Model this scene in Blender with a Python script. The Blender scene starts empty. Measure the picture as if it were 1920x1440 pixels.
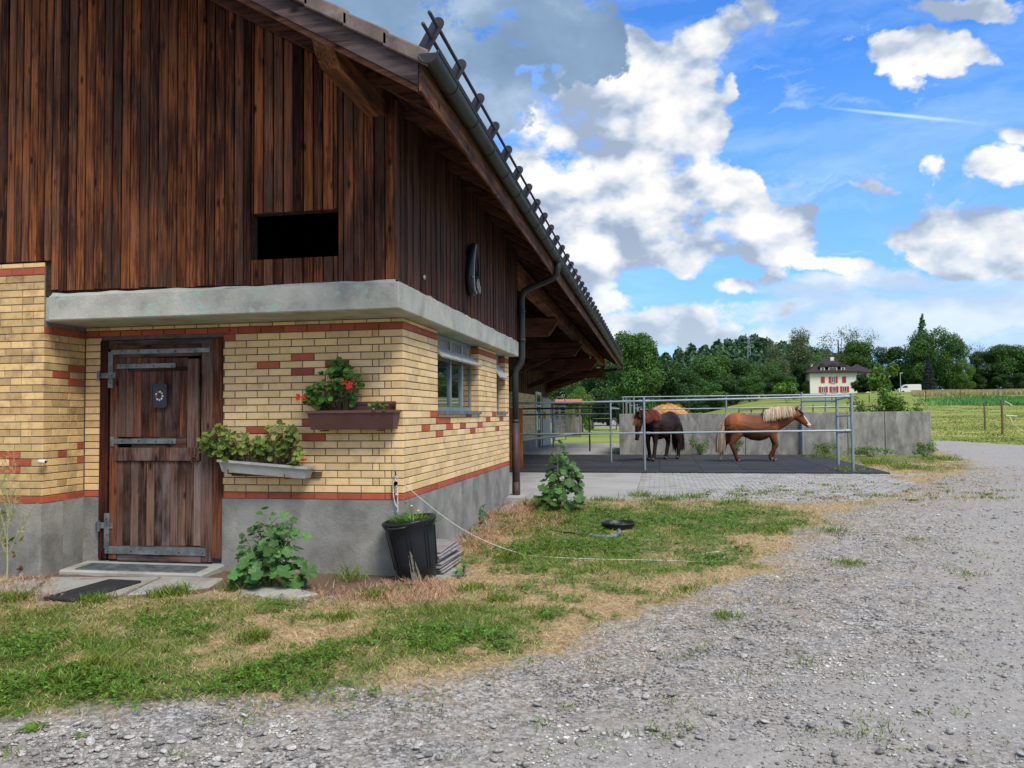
import bpy, math, random
import numpy as np
from mathutils import Vector, Matrix, Euler
random.seed(7)
rng = np.random.default_rng(11)
S = bpy.context.scene
COL = S.collection

# ------------------------------------------------------------------ camera
FPX = 1490.0; HC = 1.6; ROLL = 0.009
PSI = math.atan((1238 - 960) / FPX); TH = math.atan((779 - 720) / FPX)
Fv = np.array([-math.sin(PSI) * math.cos(TH), math.cos(PSI) * math.cos(TH), math.sin(TH)])
R0 = np.array([math.cos(PSI), math.sin(PSI), 0.0]); U0 = np.cross(R0, Fv)
Rv = R0 * math.cos(ROLL) - U0 * math.sin(ROLL)
Uv = U0 * math.cos(ROLL) + R0 * math.sin(ROLL)
CAM = np.array([0.0, 0.0, HC])
cd = bpy.data.cameras.new('camera'); cam = bpy.data.objects.new('camera', cd); COL.objects.link(cam)
cd.sensor_width = 36.0; cd.lens = 36.0 * FPX / 1920.0; cd.clip_start = 0.05; cd.clip_end = 4000
m = Matrix(((Rv[0], Uv[0], -Fv[0], 0), (Rv[1], Uv[1], -Fv[1], 0), (Rv[2], Uv[2], -Fv[2], HC), (0, 0, 0, 1)))
cam.matrix_world = m
S.camera = cam

# ------------------------------------------------------------------ colour management
S.view_settings.view_transform = 'Standard'; S.view_settings.look = 'None'
S.view_settings.gamma = 1.0; S.view_settings.use_curve_mapping = False
S.view_settings.exposure = 1.15
S.cycles.max_bounces = 6; S.cycles.diffuse_bounces = 3; S.cycles.transparent_max_bounces = 8
S.cycles.caustics_reflective = False; S.cycles.caustics_refractive = False

# ------------------------------------------------------------------ sun
SUN_EL = math.radians(52); SUN_AZ = math.radians(138)      # azimuth clockwise from +Y
sdir = Vector((math.sin(SUN_AZ) * math.cos(SUN_EL), math.cos(SUN_AZ) * math.cos(SUN_EL), math.sin(SUN_EL)))
sl = bpy.data.lights.new('sun', 'SUN'); sl.energy = 1.75; sl.angle = math.radians(26); sl.color = (1.0, 0.93, 0.82)
so = bpy.data.objects.new('sun', sl); COL.objects.link(so)
so.rotation_euler = (-sdir).to_track_quat('-Z', 'Y').to_euler()

# ------------------------------------------------------------------ unprojection helpers (photo pixel -> place)
def ray(x, y): return Fv + Rv * (x - 960) / FPX + Uv * (720 - y) / FPX
def onZ(x, y, z=0.0):
    d = ray(x, y); return CAM + d * ((z - HC) / d[2])
def onX(x, y, X):
    d = ray(x, y); return CAM + d * (X / d[0])
def onY(x, y, Y):
    d = ray(x, y); return CAM + d * (Y / d[1])
def proj(x, y, z):
    dx, dy, dz = x, y, z - HC
    w = dx * Fv[0] + dy * Fv[1] + dz * Fv[2]
    w = np.where(np.abs(w) < 1e-3, 1e-3, w)
    return 960 + FPX * (dx * Rv[0] + dy * Rv[1] + dz * Rv[2]) / w, 720 - FPX * (dx * Uv[0] + dy * Uv[1] + dz * Uv[2]) / w, w
def sstep(a, b, x):
    t = np.clip((np.asarray(x, float) - a) / (b - a), 0, 1); return t * t * (3 - 2 * t)
_L = np.random.default_rng(5).random((256, 256))
def vnoise(x, y, s=1.0, o=0.0):
    x = np.asarray(x, float) * s + o; y = np.asarray(y, float) * s + o * 1.7
    xi = np.floor(x).astype(int); yi = np.floor(y).astype(int); fx = x - xi; fy = y - yi
    fx = fx * fx * (3 - 2 * fx); fy = fy * fy * (3 - 2 * fy)
    g = lambda a, b: _L[a % 256, b % 256]
    return (g(xi, yi) * (1 - fx) + g(xi + 1, yi) * fx) * (1 - fy) + (g(xi, yi + 1) * (1 - fx) + g(xi + 1, yi + 1) * fx) * fy
def fbm(x, y, s, o=0.0, n=4):
    r = 0; a = .5; t = 0
    for k in range(n):
        r = r + a * vnoise(x, y, s * 2 ** k, o + 13 * k); t += a; a *= .55
    return r / t
def terr0(x, y):
    x = np.asarray(x, float); y = np.asarray(y, float)
    z = .185 * sstep(7.4, 13.4, y)
    ya = np.maximum(y, 1.0)
    z = z + .0375 * np.clip(y - 42, 0, 190) * sstep(-.04, .14, x / ya)
    return z
def terr(x, y):
    x = np.asarray(x, float); y = np.asarray(y, float)
    z = terr0(x, y)
    near = 1 - sstep(13, 14.5, y)
    bw = 1 - sstep(-2.2, -1.6, x) * 1.0
    z = z + near * (fbm(x, y, .9, 3) - .5) * .05 * (1 - .8 * sstep(6.6, 7.1, y) * (x < -2.3))
    z = z + (fbm(x, y, .15, 9) - .5) * .5 * sstep(30, 60, y)
    return z
def XP(px, Y): return onY(px, 740, Y)[0]
def onG(x, y):
    z = 0.0
    p = onZ(x, y, 0.0)
    for i in range(25):
        z = .5 * z + .5 * float(terr(p[0], p[1])); p = onZ(x, y, z) if z < HC - .02 else p
    return p
def onGfar(x, y):      # march for rising ground
    d = ray(x, y); t = 3.0
    while t < 900:
        p = CAM + d * t
        if p[2] < terr(p[0], p[1]): return p
        t *= 1.01
    return CAM + d * 300

# ------------------------------------------------------------------ node helpers
class NT:
    def __init__(s, nt): s.nt = nt; s.n = nt.nodes; s.l = nt.links
    def new(s, t, **k):
        n = s.n.new(t)
        for a, b in k.items(): setattr(n, a, b)
        return n
    def put(s, sock, v):
        if isinstance(v, bpy.types.NodeSocket): s.l.new(v, sock)
        elif v is not None: sock.default_value = v
    def math(s, op, a, b=None, c=None, clamp=False):
        n = s.new('ShaderNodeMath', operation=op, use_clamp=clamp); s.put(n.inputs[0], a)
        if b is not None: s.put(n.inputs[1], b)
        if c is not None: s.put(n.inputs[2], c)
        return n.outputs[0]
    def vmath(s, op, a, b=None, out=0):
        n = s.new('ShaderNodeVectorMath', operation=op); s.put(n.inputs[0], a)
        if b is not None: s.put(n.inputs[1], b)
        return n.outputs[out]
    def noise(s, vec, scale, detail=4, rough=.55, dist=0.0, col=False):
        n = s.new('ShaderNodeTexNoise'); s.put(n.inputs['Vector'], vec); n.inputs['Scale'].default_value = scale
        n.inputs['Detail'].default_value = detail; n.inputs['Roughness'].default_value = rough; n.inputs['Distortion'].default_value = dist
        return n.outputs['Color' if col else 'Fac']
    def ramp(s, f, stops, interp='LINEAR'):
        n = s.new('ShaderNodeValToRGB'); n.color_ramp.interpolation = interp; e = n.color_ramp.elements
        while len(e) > 1: e.remove(e[-1])
        e[0].position = stops[0][0]; e[0].color = c4(stops[0][1])
        for p, c in stops[1:]:
            q = e.new(p); q.color = c4(c)
        s.put(n.inputs[0], f); return n.outputs[0]
    def mix(s, f, a, b, mode='MIX'):
        n = s.new('ShaderNodeMix', data_type='RGBA', blend_type=mode); n.clamp_factor = True
        s.put(n.inputs[0], f); s.put(n.inputs[6], c4(a) if not isinstance(a, bpy.types.NodeSocket) else a)
        s.put(n.inputs[7], c4(b) if not isinstance(b, bpy.types.NodeSocket) else b); return n.outputs[2]
    def maprange(s, f, a, b, c=0., d=1.):
        n = s.new('ShaderNodeMapRange'); s.put(n.inputs[0], f)
        for i, v in zip((1, 2, 3, 4), (a, b, c, d)): n.inputs[i].default_value = v
        n.clamp = True; return n.outputs[0]
    def hsv(s, c, h=.5, sa=1., v=1.):
        n = s.new('ShaderNodeHueSaturation'); s.put(n.inputs['Hue'], h); s.put(n.inputs['Saturation'], sa); s.put(n.inputs['Value'], v); s.put(n.inputs['Color'], c); return n.outputs[0]
    def bump(s, h, strength=.3, dist=.01):
        n = s.new('ShaderNodeBump'); n.inputs['Strength'].default_value = strength; n.inputs['Distance'].default_value = dist; s.put(n.inputs['Height'], h); return n.outputs[0]
def c4(c):
    if isinstance(c, bpy.types.NodeSocket): return c
    if isinstance(c, (int, float)): return (c, c, c, 1)
    return tuple(c) + (1,) if len(c) == 3 else tuple(c)
def newmat(name):
    mt = bpy.data.materials.new(name); mt.use_nodes = True; t = NT(mt.node_tree); t.n.clear()
    out = t.new('ShaderNodeOutputMaterial'); b = t.new('ShaderNodeBsdfPrincipled'); t.l.new(b.outputs[0], out.inputs[0])
    return mt, t, b, out
def coords(t, scale=(1, 1, 1), rnd=True):
    tc = t.new('ShaderNodeTexCoord'); v = tc.outputs['Object']
    if rnd:
        oi = t.new('ShaderNodeObjectInfo'); r = t.math('MULTIPLY', oi.outputs['Random'], 37.0); v = t.vmath('ADD', v, r)
    mp = t.new('ShaderNodeMapping'); t.put(mp.inputs[0], v); mp.inputs['Scale'].default_value = scale
    return mp.outputs[0]
def rand_of(t):      # per object + per loose piece
    oi = t.new('ShaderNodeObjectInfo'); g = t.new('ShaderNodeNewGeometry')
    return t.math('FRACT', t.math('ADD', oi.outputs['Random'], g.outputs['Random Per Island']))
def pmat(name, stops, scale=4, detail=5, rough=.7, bump=.2, bdist=.01, bscale=None, stretch=(1, 1, 1), vary=.15, metal=0., spec=.4, dirt=None, dirt_scale=1.5, dirt_rng=(.5, .7), coat=0.):
    mt, t, b, out = newmat(name)
    v = coords(t, stretch); n = t.noise(v, scale, detail, .6)
    if not isinstance(stops[0], (tuple, list)): stops = (stops, stops)
    if len(stops[0]) == 3: stops = [(.3 + .4 * i / max(1, len(stops) - 1), c) for i, c in enumerate(stops)]
    col = t.ramp(n, stops)
    if dirt is not None:
        dn = t.noise(v, dirt_scale, 6, .65); col = t.mix(t.maprange(dn, *dirt_rng), col, dirt)
    if vary:
        r = rand_of(t); col = t.hsv(col, .5, 1., t.maprange(r, 0, 1, 1 - vary, 1 + vary))
    t.put(b.inputs['Base Color'], col); b.inputs['Roughness'].default_value = rough; b.inputs['Metallic'].default_value = metal
    b.inputs['Specular IOR Level'].default_value = spec; b.inputs['Coat Weight'].default_value = coat
    if bump:
        bn = t.noise(v, bscale or scale * 6, 5, .65); t.put(b.inputs['Normal'], t.bump(bn, bump, bdist))
    return mt
def wood(name, dark, mid, light, axis=2, rough=.75, orange=.5, grey=None, grey_amt=0., gscale=1.0, vary=.35):
    mt, t, b, out = newmat(name)
    sc = [26 * gscale] * 3; sc[axis] = 1.1 * gscale; v = coords(t, tuple(sc))
    sc2 = [60 * gscale] * 3; sc2[axis] = 2.0; v2 = coords(t, tuple(sc2))
    sc3 = [9 * gscale] * 3; sc3[axis] = 3.6; v3 = coords(t, tuple(sc3))
    g1 = t.noise(v, 1.0, 5, .62, 1.6); g2 = t.noise(v2, 1.0, 4, .7, .6); g3 = t.noise(v3, .35, 3, .5)
    r = rand_of(t)
    f = t.math('ADD', t.math('MULTIPLY', g1, .55), t.math('MULTIPLY', g2, .45))
    f = t.math('ADD', f, t.math('MULTIPLY', t.math('SUBTRACT', r, .5), .13))
    f = t.math('ADD', f, t.math('MULTIPLY', t.math('SUBTRACT', g3, .5), .45))
    col = t.ramp(f, [(.37, dark), (.49, mid), (.49 + .13 / max(.2, orange + .4), light)])
    vor = t.new('ShaderNodeTexVoronoi'); t.put(vor.inputs['Vector'], v3); vor.inputs['Scale'].default_value = .9
    k = t.maprange(vor.outputs['Distance'], .07, .21, 1, 0)
    col = t.mix(t.math('MULTIPLY', k, .92), col, tuple(x * .35 for x in dark))
    if grey is not None:
        gn = t.noise(v3, .5, 4, .6)
        gr = t.math('ADD', gn, t.math('MULTIPLY', t.math('SUBTRACT', t.math('FRACT', t.math('MULTIPLY', r, 7.3)), .5), .35))
        col = t.mix(t.math('MULTIPLY', t.maprange(gr, .45, .68), grey_amt), col, t.mix(g2, tuple(x * .45 for x in grey), tuple(x * 1.4 for x in grey)))
    col = t.hsv(col, .5, 1.0, t.maprange(t.math('FRACT', t.math('MULTIPLY', r, 3.7)), 0, 1, 1 - vary, 1 + vary))
    t.put(b.inputs['Base Color'], col); b.inputs['Roughness'].default_value = rough; b.inputs['Specular IOR Level'].default_value = .12
    t.put(b.inputs['Normal'], t.bump(t.math('ADD', g2, t.math('MULTIPLY', k, -.6)), .55, .006))
    return mt
def leafmat(name, stops, trans=.35, rough=.5, scale=9, vary=.35, hue=.02, spec=.3, veins=False):
    mt, t, b, out = newmat(name)
    v = coords(t); n = t.noise(v, scale, 3, .6); g = t.new('ShaderNodeNewGeometry'); oi = t.new('ShaderNodeObjectInfo')
    r = t.math('FRACT', t.math('ADD', g.outputs['Random Per Island'], oi.outputs['Random']))
    f = t.math('ADD', t.math('MULTIPLY', n, .5), t.math('MULTIPLY', r, .5))
    stops = [(.15 + .7 * i / max(1, len(stops) - 1), c) for i, c in enumerate(stops)]
    col = t.ramp(f, stops)
    col = t.hsv(col, t.maprange(r, 0, 1, .5 - hue, .5 + hue), 1., t.maprange(t.math('FRACT', t.math('MULTIPLY', r, 5.3)), 0, 1, 1 - vary, 1 + vary))
    t.put(b.inputs['Base Color'], col); b.inputs['Roughness'].default_value = rough; b.inputs['Specular IOR Level'].default_value = spec
    tr = t.new('ShaderNodeBsdfTranslucent'); t.put(tr.inputs[0], col); mx = t.new('ShaderNodeMixShader'); mx.inputs[0].default_value = trans
    t.l.new(b.outputs[0], mx.inputs[1]); t.l.new(tr.outputs[0], mx.inputs[2]); t.l.new(mx.outputs[0], out.inputs[0])
    return mt
# ------------------------------------------------------------------ world: sky with clouds
W = bpy.data.worlds.new('World'); S.world = W; W.use_nodes = True
t = NT(W.node_tree); t.n.clear()
wo = t.new('ShaderNodeOutputWorld'); bg = t.new('ShaderNodeBackground'); t.l.new(bg.outputs[0], wo.inputs[0])
sky = t.new('ShaderNodeTexSky', sky_type='NISHITA', sun_disc=False)
sky.sun_elevation = SUN_EL; sky.sun_rotation = SUN_AZ; sky.altitude = 450; sky.air_density = 1.0; sky.dust_density = .6; sky.ozone_density = 2.2
bg.inputs[1].default_value = 0.10
tc = t.new('ShaderNodeTexCoord'); dv = t.vmath('NORMALIZE', tc.outputs['Generated'])
def blob_frame(px, py, rx, ry, ang):
    c = ray(px, py); c = Vector(c / np.linalg.norm(c))
    a = Vector(Rv) - c * c.dot(Vector(Rv)); a.normalize(); bb = c.cross(a)
    q = math.radians(ang); a2 = a * math.cos(q) + bb * math.sin(q); b2 = c.cross(a2)
    M = Matrix((a2, b2, c)).transposed()
    k = c.dot(Vector(Fv)) / FPX
    return c, M.to_euler(), (rx * k, ry * k, .45)
def blobs(lst, vec):
    acc = None
    for (px, py, rx, ry, ang, amp) in lst:
        c, e, s = blob_frame(px, py, rx, ry, ang)
        mp = t.new('ShaderNodeMapping', vector_type='TEXTURE'); t.put(mp.inputs[0], vec)
        mp.inputs['Location'].default_value = c; mp.inputs['Rotation'].default_value = e; mp.inputs['Scale'].default_value = s
        g = t.new('ShaderNodeTexGradient', gradient_type='SPHERICAL'); t.put(g.inputs[0], mp.outputs[0])
        v = t.math('POWER', g.outputs['Fac'], .8)
        acc = t.math('MULTIPLY', v, amp) if acc is None else t.math('MULTIPLY_ADD', v, amp, acc)
    return acc
# warp so that outlines are ragged
wn = t.noise(dv, 9.0, 5, .6, col=True)
warp = t.vmath('MULTIPLY', t.vmath('SUBTRACT', wn, (.5, .5, .5)), (.085, .085, .06))
dw = t.vmath('ADD', dv, warp)
WHITE = [(1410, 22, 95, 60, 30, 1.1), (1330, 80, 85, 60, 40, 1.2), (1240, 130, 110, 80, 35, 1.4), (1160, 200, 150, 90, 25, 1.5), (1060, 275, 170, 85, 5, 1.5), (1200, 80, 60, 30, 20, .7),
         (1320, 215, 90, 80, 60, 1.3), (1300, 290, 110, 90, 20, 1.4), (1180, 330, 200, 110, 10, 1.6), (1060, 400, 150, 130, -50, 1.5), (1250, 400, 130, 80, 10, 1.2), (1130, 470, 160, 80, -10, 1.3),
         (1390, 360, 80, 55, 50, 1.3), (1430, 430, 110, 60, -15, 1.4), (1340, 470, 120, 55, -10, 1.2), (1480, 470, 70, 40, -20, 1.0), (1090, 550, 130, 40, 0, .8), (1530, 498, 120, 20, 3, .9),
         (1200, 600, 190, 55, 0, 1.1), (1320, 640, 200, 50, 0, .9), (1465, 520, 30, 18, 0, .9), (1405, 535, 60, 22, 0, .9), (1490, 577, 40, 18, 0, 1.1),
         (1670, 120, 70, 50, 40, 1.4), (1740, 95, 80, 45, 10, 1.2), (1820, 80, 100, 28, 20, 1.1), (1790, 8, 110, 30, 0, 1.2), (1890, 10, 70, 30, 0, 1.1), (1890, 325, 90, 36, 20, 1.2), (1895, 265, 80, 28, 10, .9),
         (1760, 318, 34, 26, 50, .8), (1640, 355, 75, 14, 3, .8), (1515, 385, 18, 30, 60, .9), (1375, 160, 20, 26, 50, .7), (1860, 415, 150, 52, 14, 1.5), (1780, 460, 180, 50, 18, 1.4), (1870, 490, 170, 50, 5, 1.3)]
LOW = [(1700, 560, 330, 52, 6, 1.1), (1860, 620, 330, 60, 0, 1.2), (1560, 640, 380, 44, 0, .9), (1420, 590, 240, 36, 0, .8), (1780, 520, 260, 30, 6, .9), (1950, 560, 200, 60, 0, .9)]
DARK = [(870, 50, 300, 170, 0, 1.4), (1000, 120, 200, 100, -15, 1.3), (760, 160, 260, 170, 0, 1.3), (1080, 30, 130, 90, 0, 1.0), (600, 40, 420, 260, 0, 1.5), (250, 60, 520, 320, 0, 1.3)]
bw = blobs(WHITE, dw); blow = blobs(LOW, dw); bdk = blobs(DARK, t.vmath('ADD', dv, t.vmath('MULTIPLY', warp, (2.6, 2.6, 2.6))))
sep = t.new('ShaderNodeSeparateXYZ'); t.put(sep.inputs[0], dv)
nsc = t.vmath('MULTIPLY', dv, (1, 1, 1.5))
n1 = t.noise(nsc, 13.0, 10, .62); n1s = t.noise(nsc, 10.0, 4, .5); n2 = t.noise(nsc, 3.0, 5, .55)
light_off = t.vmath('ADD', nsc, (0.022, 0.004, 0.035))
n1b = t.noise(light_off, 10.0, 4, .5)
nst = t.noise(t.vmath('MULTIPLY', dw, (5, 5, 26)), 1.6, 8, .6)
# added clouds out of view, thickened to make the sky light more neutral
front = t.vmath('DOT_PRODUCT', dv, tuple(Fv), out=1)
away = t.maprange(front, .70, .55, 0, 1)
gen = t.math('MULTIPLY', t.maprange(n2, .38, .52, 0, .95), away)
dens = t.math('ADD', t.math('MINIMUM', bw, 1.0), gen)
n1c = t.math('ADD', t.math('MULTIPLY', t.math('SUBTRACT', n1, .5), 2.3), t.math('MULTIPLY', t.math('SUBTRACT', n1s, .5), 1.1))
cov = t.maprange(t.math('ADD', t.math('MINIMUM', dens, .85), n1c), .36, .66)
covl = t.math('MULTIPLY', t.maprange(t.math('ADD', t.math('MINIMUM', blow, .8), t.math('MULTIPLY', t.math('SUBTRACT', nst, .5), 2.2)), .22, .80), .85)
covd = t.maprange(t.math('ADD', t.math('MINIMUM', bdk, 1.1), t.math('MULTIPLY', t.math('MULTIPLY', n1c, 1.9), t.math('MINIMUM', t.math('MULTIPLY', bdk, 3.0), 1.0))), .26, .62)
# lit edges / shaded cores
edge = t.math('SUBTRACT', n1s, n1b)
core = t.math('ADD', t.math('MULTIPLY', edge, 4.4), t.math('ADD', t.math('MULTIPLY', t.math('SUBTRACT', n2, .5), 1.2), t.math('MULTIPLY', t.math('SUBTRACT', n1, .5), .8)))
shade = t.maprange(t.math('ADD', core, .52), .10, 1.0)
lowg = t.maprange(sep.outputs[2], .02, .22, 0, 1)
cw = t.ramp(shade, [(0, (1.7, 2.1, 2.8)), (.3, (2.5, 2.9, 3.5)), (.52, (3.4, 3.65, 4.0)), (.75, (4.1, 4.15, 4.25)), (1, (4.75, 4.7, 4.6))])
cw = t.mix(lowg, t.mix(.6, cw, (3.2, 3.8, 4.4)), cw)
cd_ = t.ramp(t.noise(nsc, 6, 6, .55), [(.30, (.85, 1.35, 2.1)), (.5, (1.2, 1.8, 2.65)), (.66, (2.3, 2.9, 3.8))])
skyc = t.mix(1.0, sky.outputs[0], (0.33, .73, 1.22), 'MULTIPLY')
skyc = t.mix(t.maprange(sep.outputs[2], .0, .40, .8, 0), skyc, (1.75, 2.9, 4.3))
# faint high veil
veil = t.noise(t.vmath('MULTIPLY', dw, (3, 3, 14)), 1.2, 5, .6)
skyc = t.mix(t.math('MULTIPLY', t.maprange(veil, .45, .75), .3), skyc, (3.8, 4.7, 5.7))
# vapour trail
c, e, s = blob_frame(1690, 216, 150, 4.5, 6)
mp = t.new('ShaderNodeMapping', vector_type='TEXTURE'); t.put(mp.inputs[0], dv); mp.inputs['Location'].default_value = c; mp.inputs['Rotation'].default_value = e; mp.inputs['Scale'].default_value = s
g = t.new('ShaderNodeTexGradient', gradient_type='SPHERICAL'); t.put(g.inputs[0], mp.outputs[0])
skyc = t.mix(t.math('MULTIPLY', g.outputs['Fac'], .55), skyc, (4.6, 5.2, 6.0))
colr = t.mix(covl, skyc, t.mix(.5, cw, (3.3, 3.9, 4.5)))
colr = t.mix(cov, colr, cw)
colr = t.mix(covd, colr, cd_)
below = t.maprange(sep.outputs[2], -.02, .0, 1, 0)
colr = t.mix(below, colr, (1.6, 1.7, 1.5))
t.put(bg.inputs[0], colr)
W.cycles.sampling_method = 'MANUAL'; W.cycles.sample_map_resolution = 512

# ------------------------------------------------------------------ mesh helpers
class MB:
    def __init__(s): s.v = []; s.f = []; s.mi = []; s.cur = 0
    def add(s, vs, fs):
        o = len(s.v); s.v.extend([tuple(map(float, p)) for p in vs])
        for f in fs: s.f.append(tuple(i + o for i in f)); s.mi.append(s.cur)
        return o
    def box(s, x0, x1, y0, y1, z0, z1):
        s.add([(x0, y0, z0), (x1, y0, z0), (x1, y1, z0), (x0, y1, z0), (x0, y0, z1), (x1, y0, z1), (x1, y1, z1), (x0, y1, z1)],
              [(0, 3, 2, 1), (4, 5, 6, 7), (0, 1, 5, 4), (1, 2, 6, 5), (2, 3, 7, 6), (3, 0, 4, 7)]); return s
    def hexa(s, p):      # 8 corners in box order
        s.add(p, [(0, 3, 2, 1), (4, 5, 6, 7), (0, 1, 5, 4), (1, 2, 6, 5), (2, 3, 7, 6), (3, 0, 4, 7)]); return s
    def bar(s, a, b, w, h, up=(0, 0, 1)):
        a = Vector(a); b = Vector(b); d = (b - a).normalized(); u = Vector(up); x = d.cross(u)
        if x.length < 1e-4: x = d.cross(Vector((1, 0, 0)))
        x.normalize(); u = x.cross(d); x *= w / 2; u *= h / 2
        s.hexa([a - x - u, a + x - u, b + x - u, b - x - u, a - x + u, a + x + u, b + x + u, b - x + u]); return s
    def tube(s, pts, r, n=8, caps=True):
        pts = [Vector(p) for p in pts]; k = len(pts)
        rs = r if isinstance(r, (list, tuple)) else [r] * k
        vs = []; fs = []; prev = None
        for i, p in enumerate(pts):
            d = (pts[min(i + 1, k - 1)] - pts[max(i - 1, 0)])
            d = d.normalized() if d.length > 1e-9 else Vector((0, 0, 1))
            if prev is None:
                ref = Vector((0, 0, 1)) if abs(d.z) < .9 else Vector((1, 0, 0)); x = d.cross(ref).normalized()
            else:
                x = prev - d * prev.dot(d); x.normalize()
            prev = x; y = d.cross(x)
            rr = rs[i]; ra, rb = rr if isinstance(rr, (tuple, list)) else (rr, rr)
            for j in range(n):
                a = 2 * math.pi * j / n; vs.append(p + x * math.cos(a) * ra + y * math.sin(a) * rb)
        for i in range(k - 1):
            for j in range(n):
                j2 = (j + 1) % n; fs.append((i * n + j, i * n + j2, (i + 1) * n + j2, (i + 1) * n + j))
        if caps: fs.append(tuple(range(n))[::-1]); fs.append(tuple((k - 1) * n + j for j in range(n)))
        s.add(vs, fs); return s
    def lathe(s, prof, n=24, c=(0, 0, 0), capb=True, capt=False):
        vs = []; fs = []
        for r, z in prof:
            for j in range(n):
                a = 2 * math.pi * j / n; vs.append((c[0] + r * math.cos(a), c[1] + r * math.sin(a), c[2] + z))
        for i in range(len(prof) - 1):
            for j in range(n):
                j2 = (j + 1) % n; fs.append((i * n + j, i * n + j2, (i + 1) * n + j2, (i + 1) * n + j))
        if capb: fs.append(tuple(range(n))[::-1])
        if capt: fs.append(tuple((len(prof) - 1) * n + j for j in range(n)))
        s.add(vs, fs); return s
    def prism(s, poly, origin, ux, uy, depth):   # poly extruded along ux x uy
        o = Vector(origin); ux = Vector(ux); uy = Vector(uy); nz = ux.cross(uy).normalized() * depth
        A = [o + ux * p[0] + uy * p[1] for p in poly]; B = [a + nz for a in A]; n = len(poly)
        s.add(A + B, [tuple(range(n))[::-1], tuple(range(n, 2 * n))] + [(i, (i + 1) % n, n + (i + 1) % n, n + i) for i in range(n)]); return s
    def sphere(s, c, r, n=10, m=6, sc=(1, 1, 1)):
        vs = []; fs = []
        for i in range(m + 1):
            ph = math.pi * i / m
            for j in range(n):
                a = 2 * math.pi * j / n; vs.append((c[0] + r * sc[0] * math.sin(ph) * math.cos(a), c[1] + r * sc[1] * math.sin(ph) * math.sin(a), c[2] + r * sc[2] * math.cos(ph)))
        for i in range(m):
            for j in range(n):
                j2 = (j + 1) % n; fs.append((i * n + j, (i + 1) * n + j, (i + 1) * n + j2, i * n + j2))
        s.add(vs, fs); return s
    def mesh(s, name, smooth=False):
        me = bpy.data.meshes.new(name); me.from_pydata(s.v, [], s.f)
        if len(set(s.mi)) > 1: me.polygons.foreach_set('material_index', s.mi)
        if smooth: me.polygons.foreach_set('use_smooth', [True] * len(me.polygons))
        me.update(); return me
def link(name, me, mat=None, parent=None, loc=None, rot=None):
    o = bpy.data.objects.new(name, me); COL.objects.link(o)
    if mat is not None and me is not None and not me.materials:
        for q in (mat if isinstance(mat, (list, tuple)) else [mat]): me.materials.append(q)
    if loc is not None: o.location = loc
    if rot is not None: o.rotation_euler = rot
    if parent is not None: o.parent = parent
    return o
def put(name, mb, mat, parent=None, loc=None, rot=None, smooth=False):
    return link(name, mb.mesh(name, smooth), mat, parent, loc, rot)
def tag(o, label=None, cat=None, group=None, kind=None):
    if label: o['label'] = label
    if cat: o['category'] = cat
    if group: o['group'] = group
    if kind: o['kind'] = kind
    return o
def empty(name, label, cat, loc=(0, 0, 0), group=None, rz=0):
    o = bpy.data.objects.new(name, None); COL.objects.link(o); o.location = loc; o.rotation_euler = (0, 0, rz); o.empty_display_size = .1
    return tag(o, label, cat, group)
def npmesh(name, V, tris=None, quads=None, smooth=False):
    me = bpy.data.meshes.new(name); V = np.asarray(V, np.float32).reshape(-1, 3)
    loops = []; tot = []
    if tris is not None and len(tris): loops.append(np.asarray(tris, np.int32).ravel()); tot.append(np.full(len(tris), 3, np.int32))
    if quads is not None and len(quads): loops.append(np.asarray(quads, np.int32).ravel()); tot.append(np.full(len(quads), 4, np.int32))
    L = np.concatenate(loops); T = np.concatenate(tot)
    me.vertices.add(len(V)); me.vertices.foreach_set('co', V.ravel()); me.loops.add(len(L)); me.loops.foreach_set('vertex_index', L)
    me.polygons.add(len(T)); me.polygons.foreach_set('loop_start', (np.cumsum(T) - T).astype(np.int32)); me.polygons.foreach_set('loop_total', T)
    if smooth: me.polygons.foreach_set('use_smooth', np.ones(len(T), bool))
    me.update(calc_edges=True); me.validate(); return me
def bev(o, w=.004, seg=1):
    md = o.modifiers.new('bevel', 'BEVEL'); md.width = w; md.segments = seg; md.limit_method = 'ANGLE'; return o

# ------------------------------------------------------------------ materials
M = {}
M['brick_y'] = pmat('yellow_brick', [(.68, .45, .20), (.79, .56, .28), (.76, .56, .34)], scale=6, rough=.8, bump=.35, bdist=.003, bscale=90, vary=.15, dirt=(.42, .30, .16), dirt_scale=3.2, dirt_rng=(.56, .80))
M['brick_r'] = pmat('red_brick', [(.36, .075, .035), (.44, .105, .05)], scale=6, rough=.8, bump=.25, bdist=.003, bscale=90, vary=.18)
M['brick_o'] = pmat('old_yellow_brick', [(.50, .31, .14), (.66, .46, .20), (.60, .40, .2)], scale=9, rough=.85, bump=.35, bdist=.004, bscale=60, vary=.28, dirt=(.28, .17, .09), dirt_scale=4, dirt_rng=(.5, .75))
M['mortar'] = pmat('mortar', [(.10, .09, .08), (.17, .155, .14)], scale=14, rough=.95, bump=.5, bscale=80, vary=0)
M['mortar_l'] = pmat('pale_mortar', [(.17, .165, .15), (.27, .26, .24)], scale=14, rough=.95, bump=.5, bscale=80, vary=0)
M['plinth'] = pmat('grey_plinth_render', [(.15, .148, .135), (.25, .247, .225), (.35, .345, .31)], scale=2.2, detail=11, rough=.9, bump=.9, bdist=.008, bscale=40, vary=0, dirt=(.12, .115, .095), dirt_scale=2.4, dirt_rng=(.50, .78))
M['slab'] = pmat('concrete_ledge', [(.26, .27, .23), (.42, .42, .36), (.56, .55, .48)], scale=2.6, detail=10, rough=.9, bump=.8, bdist=.01, bscale=30, vary=0, dirt=(.38, .47, .40), dirt_scale=3.4, dirt_rng=(.54, .60))
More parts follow.
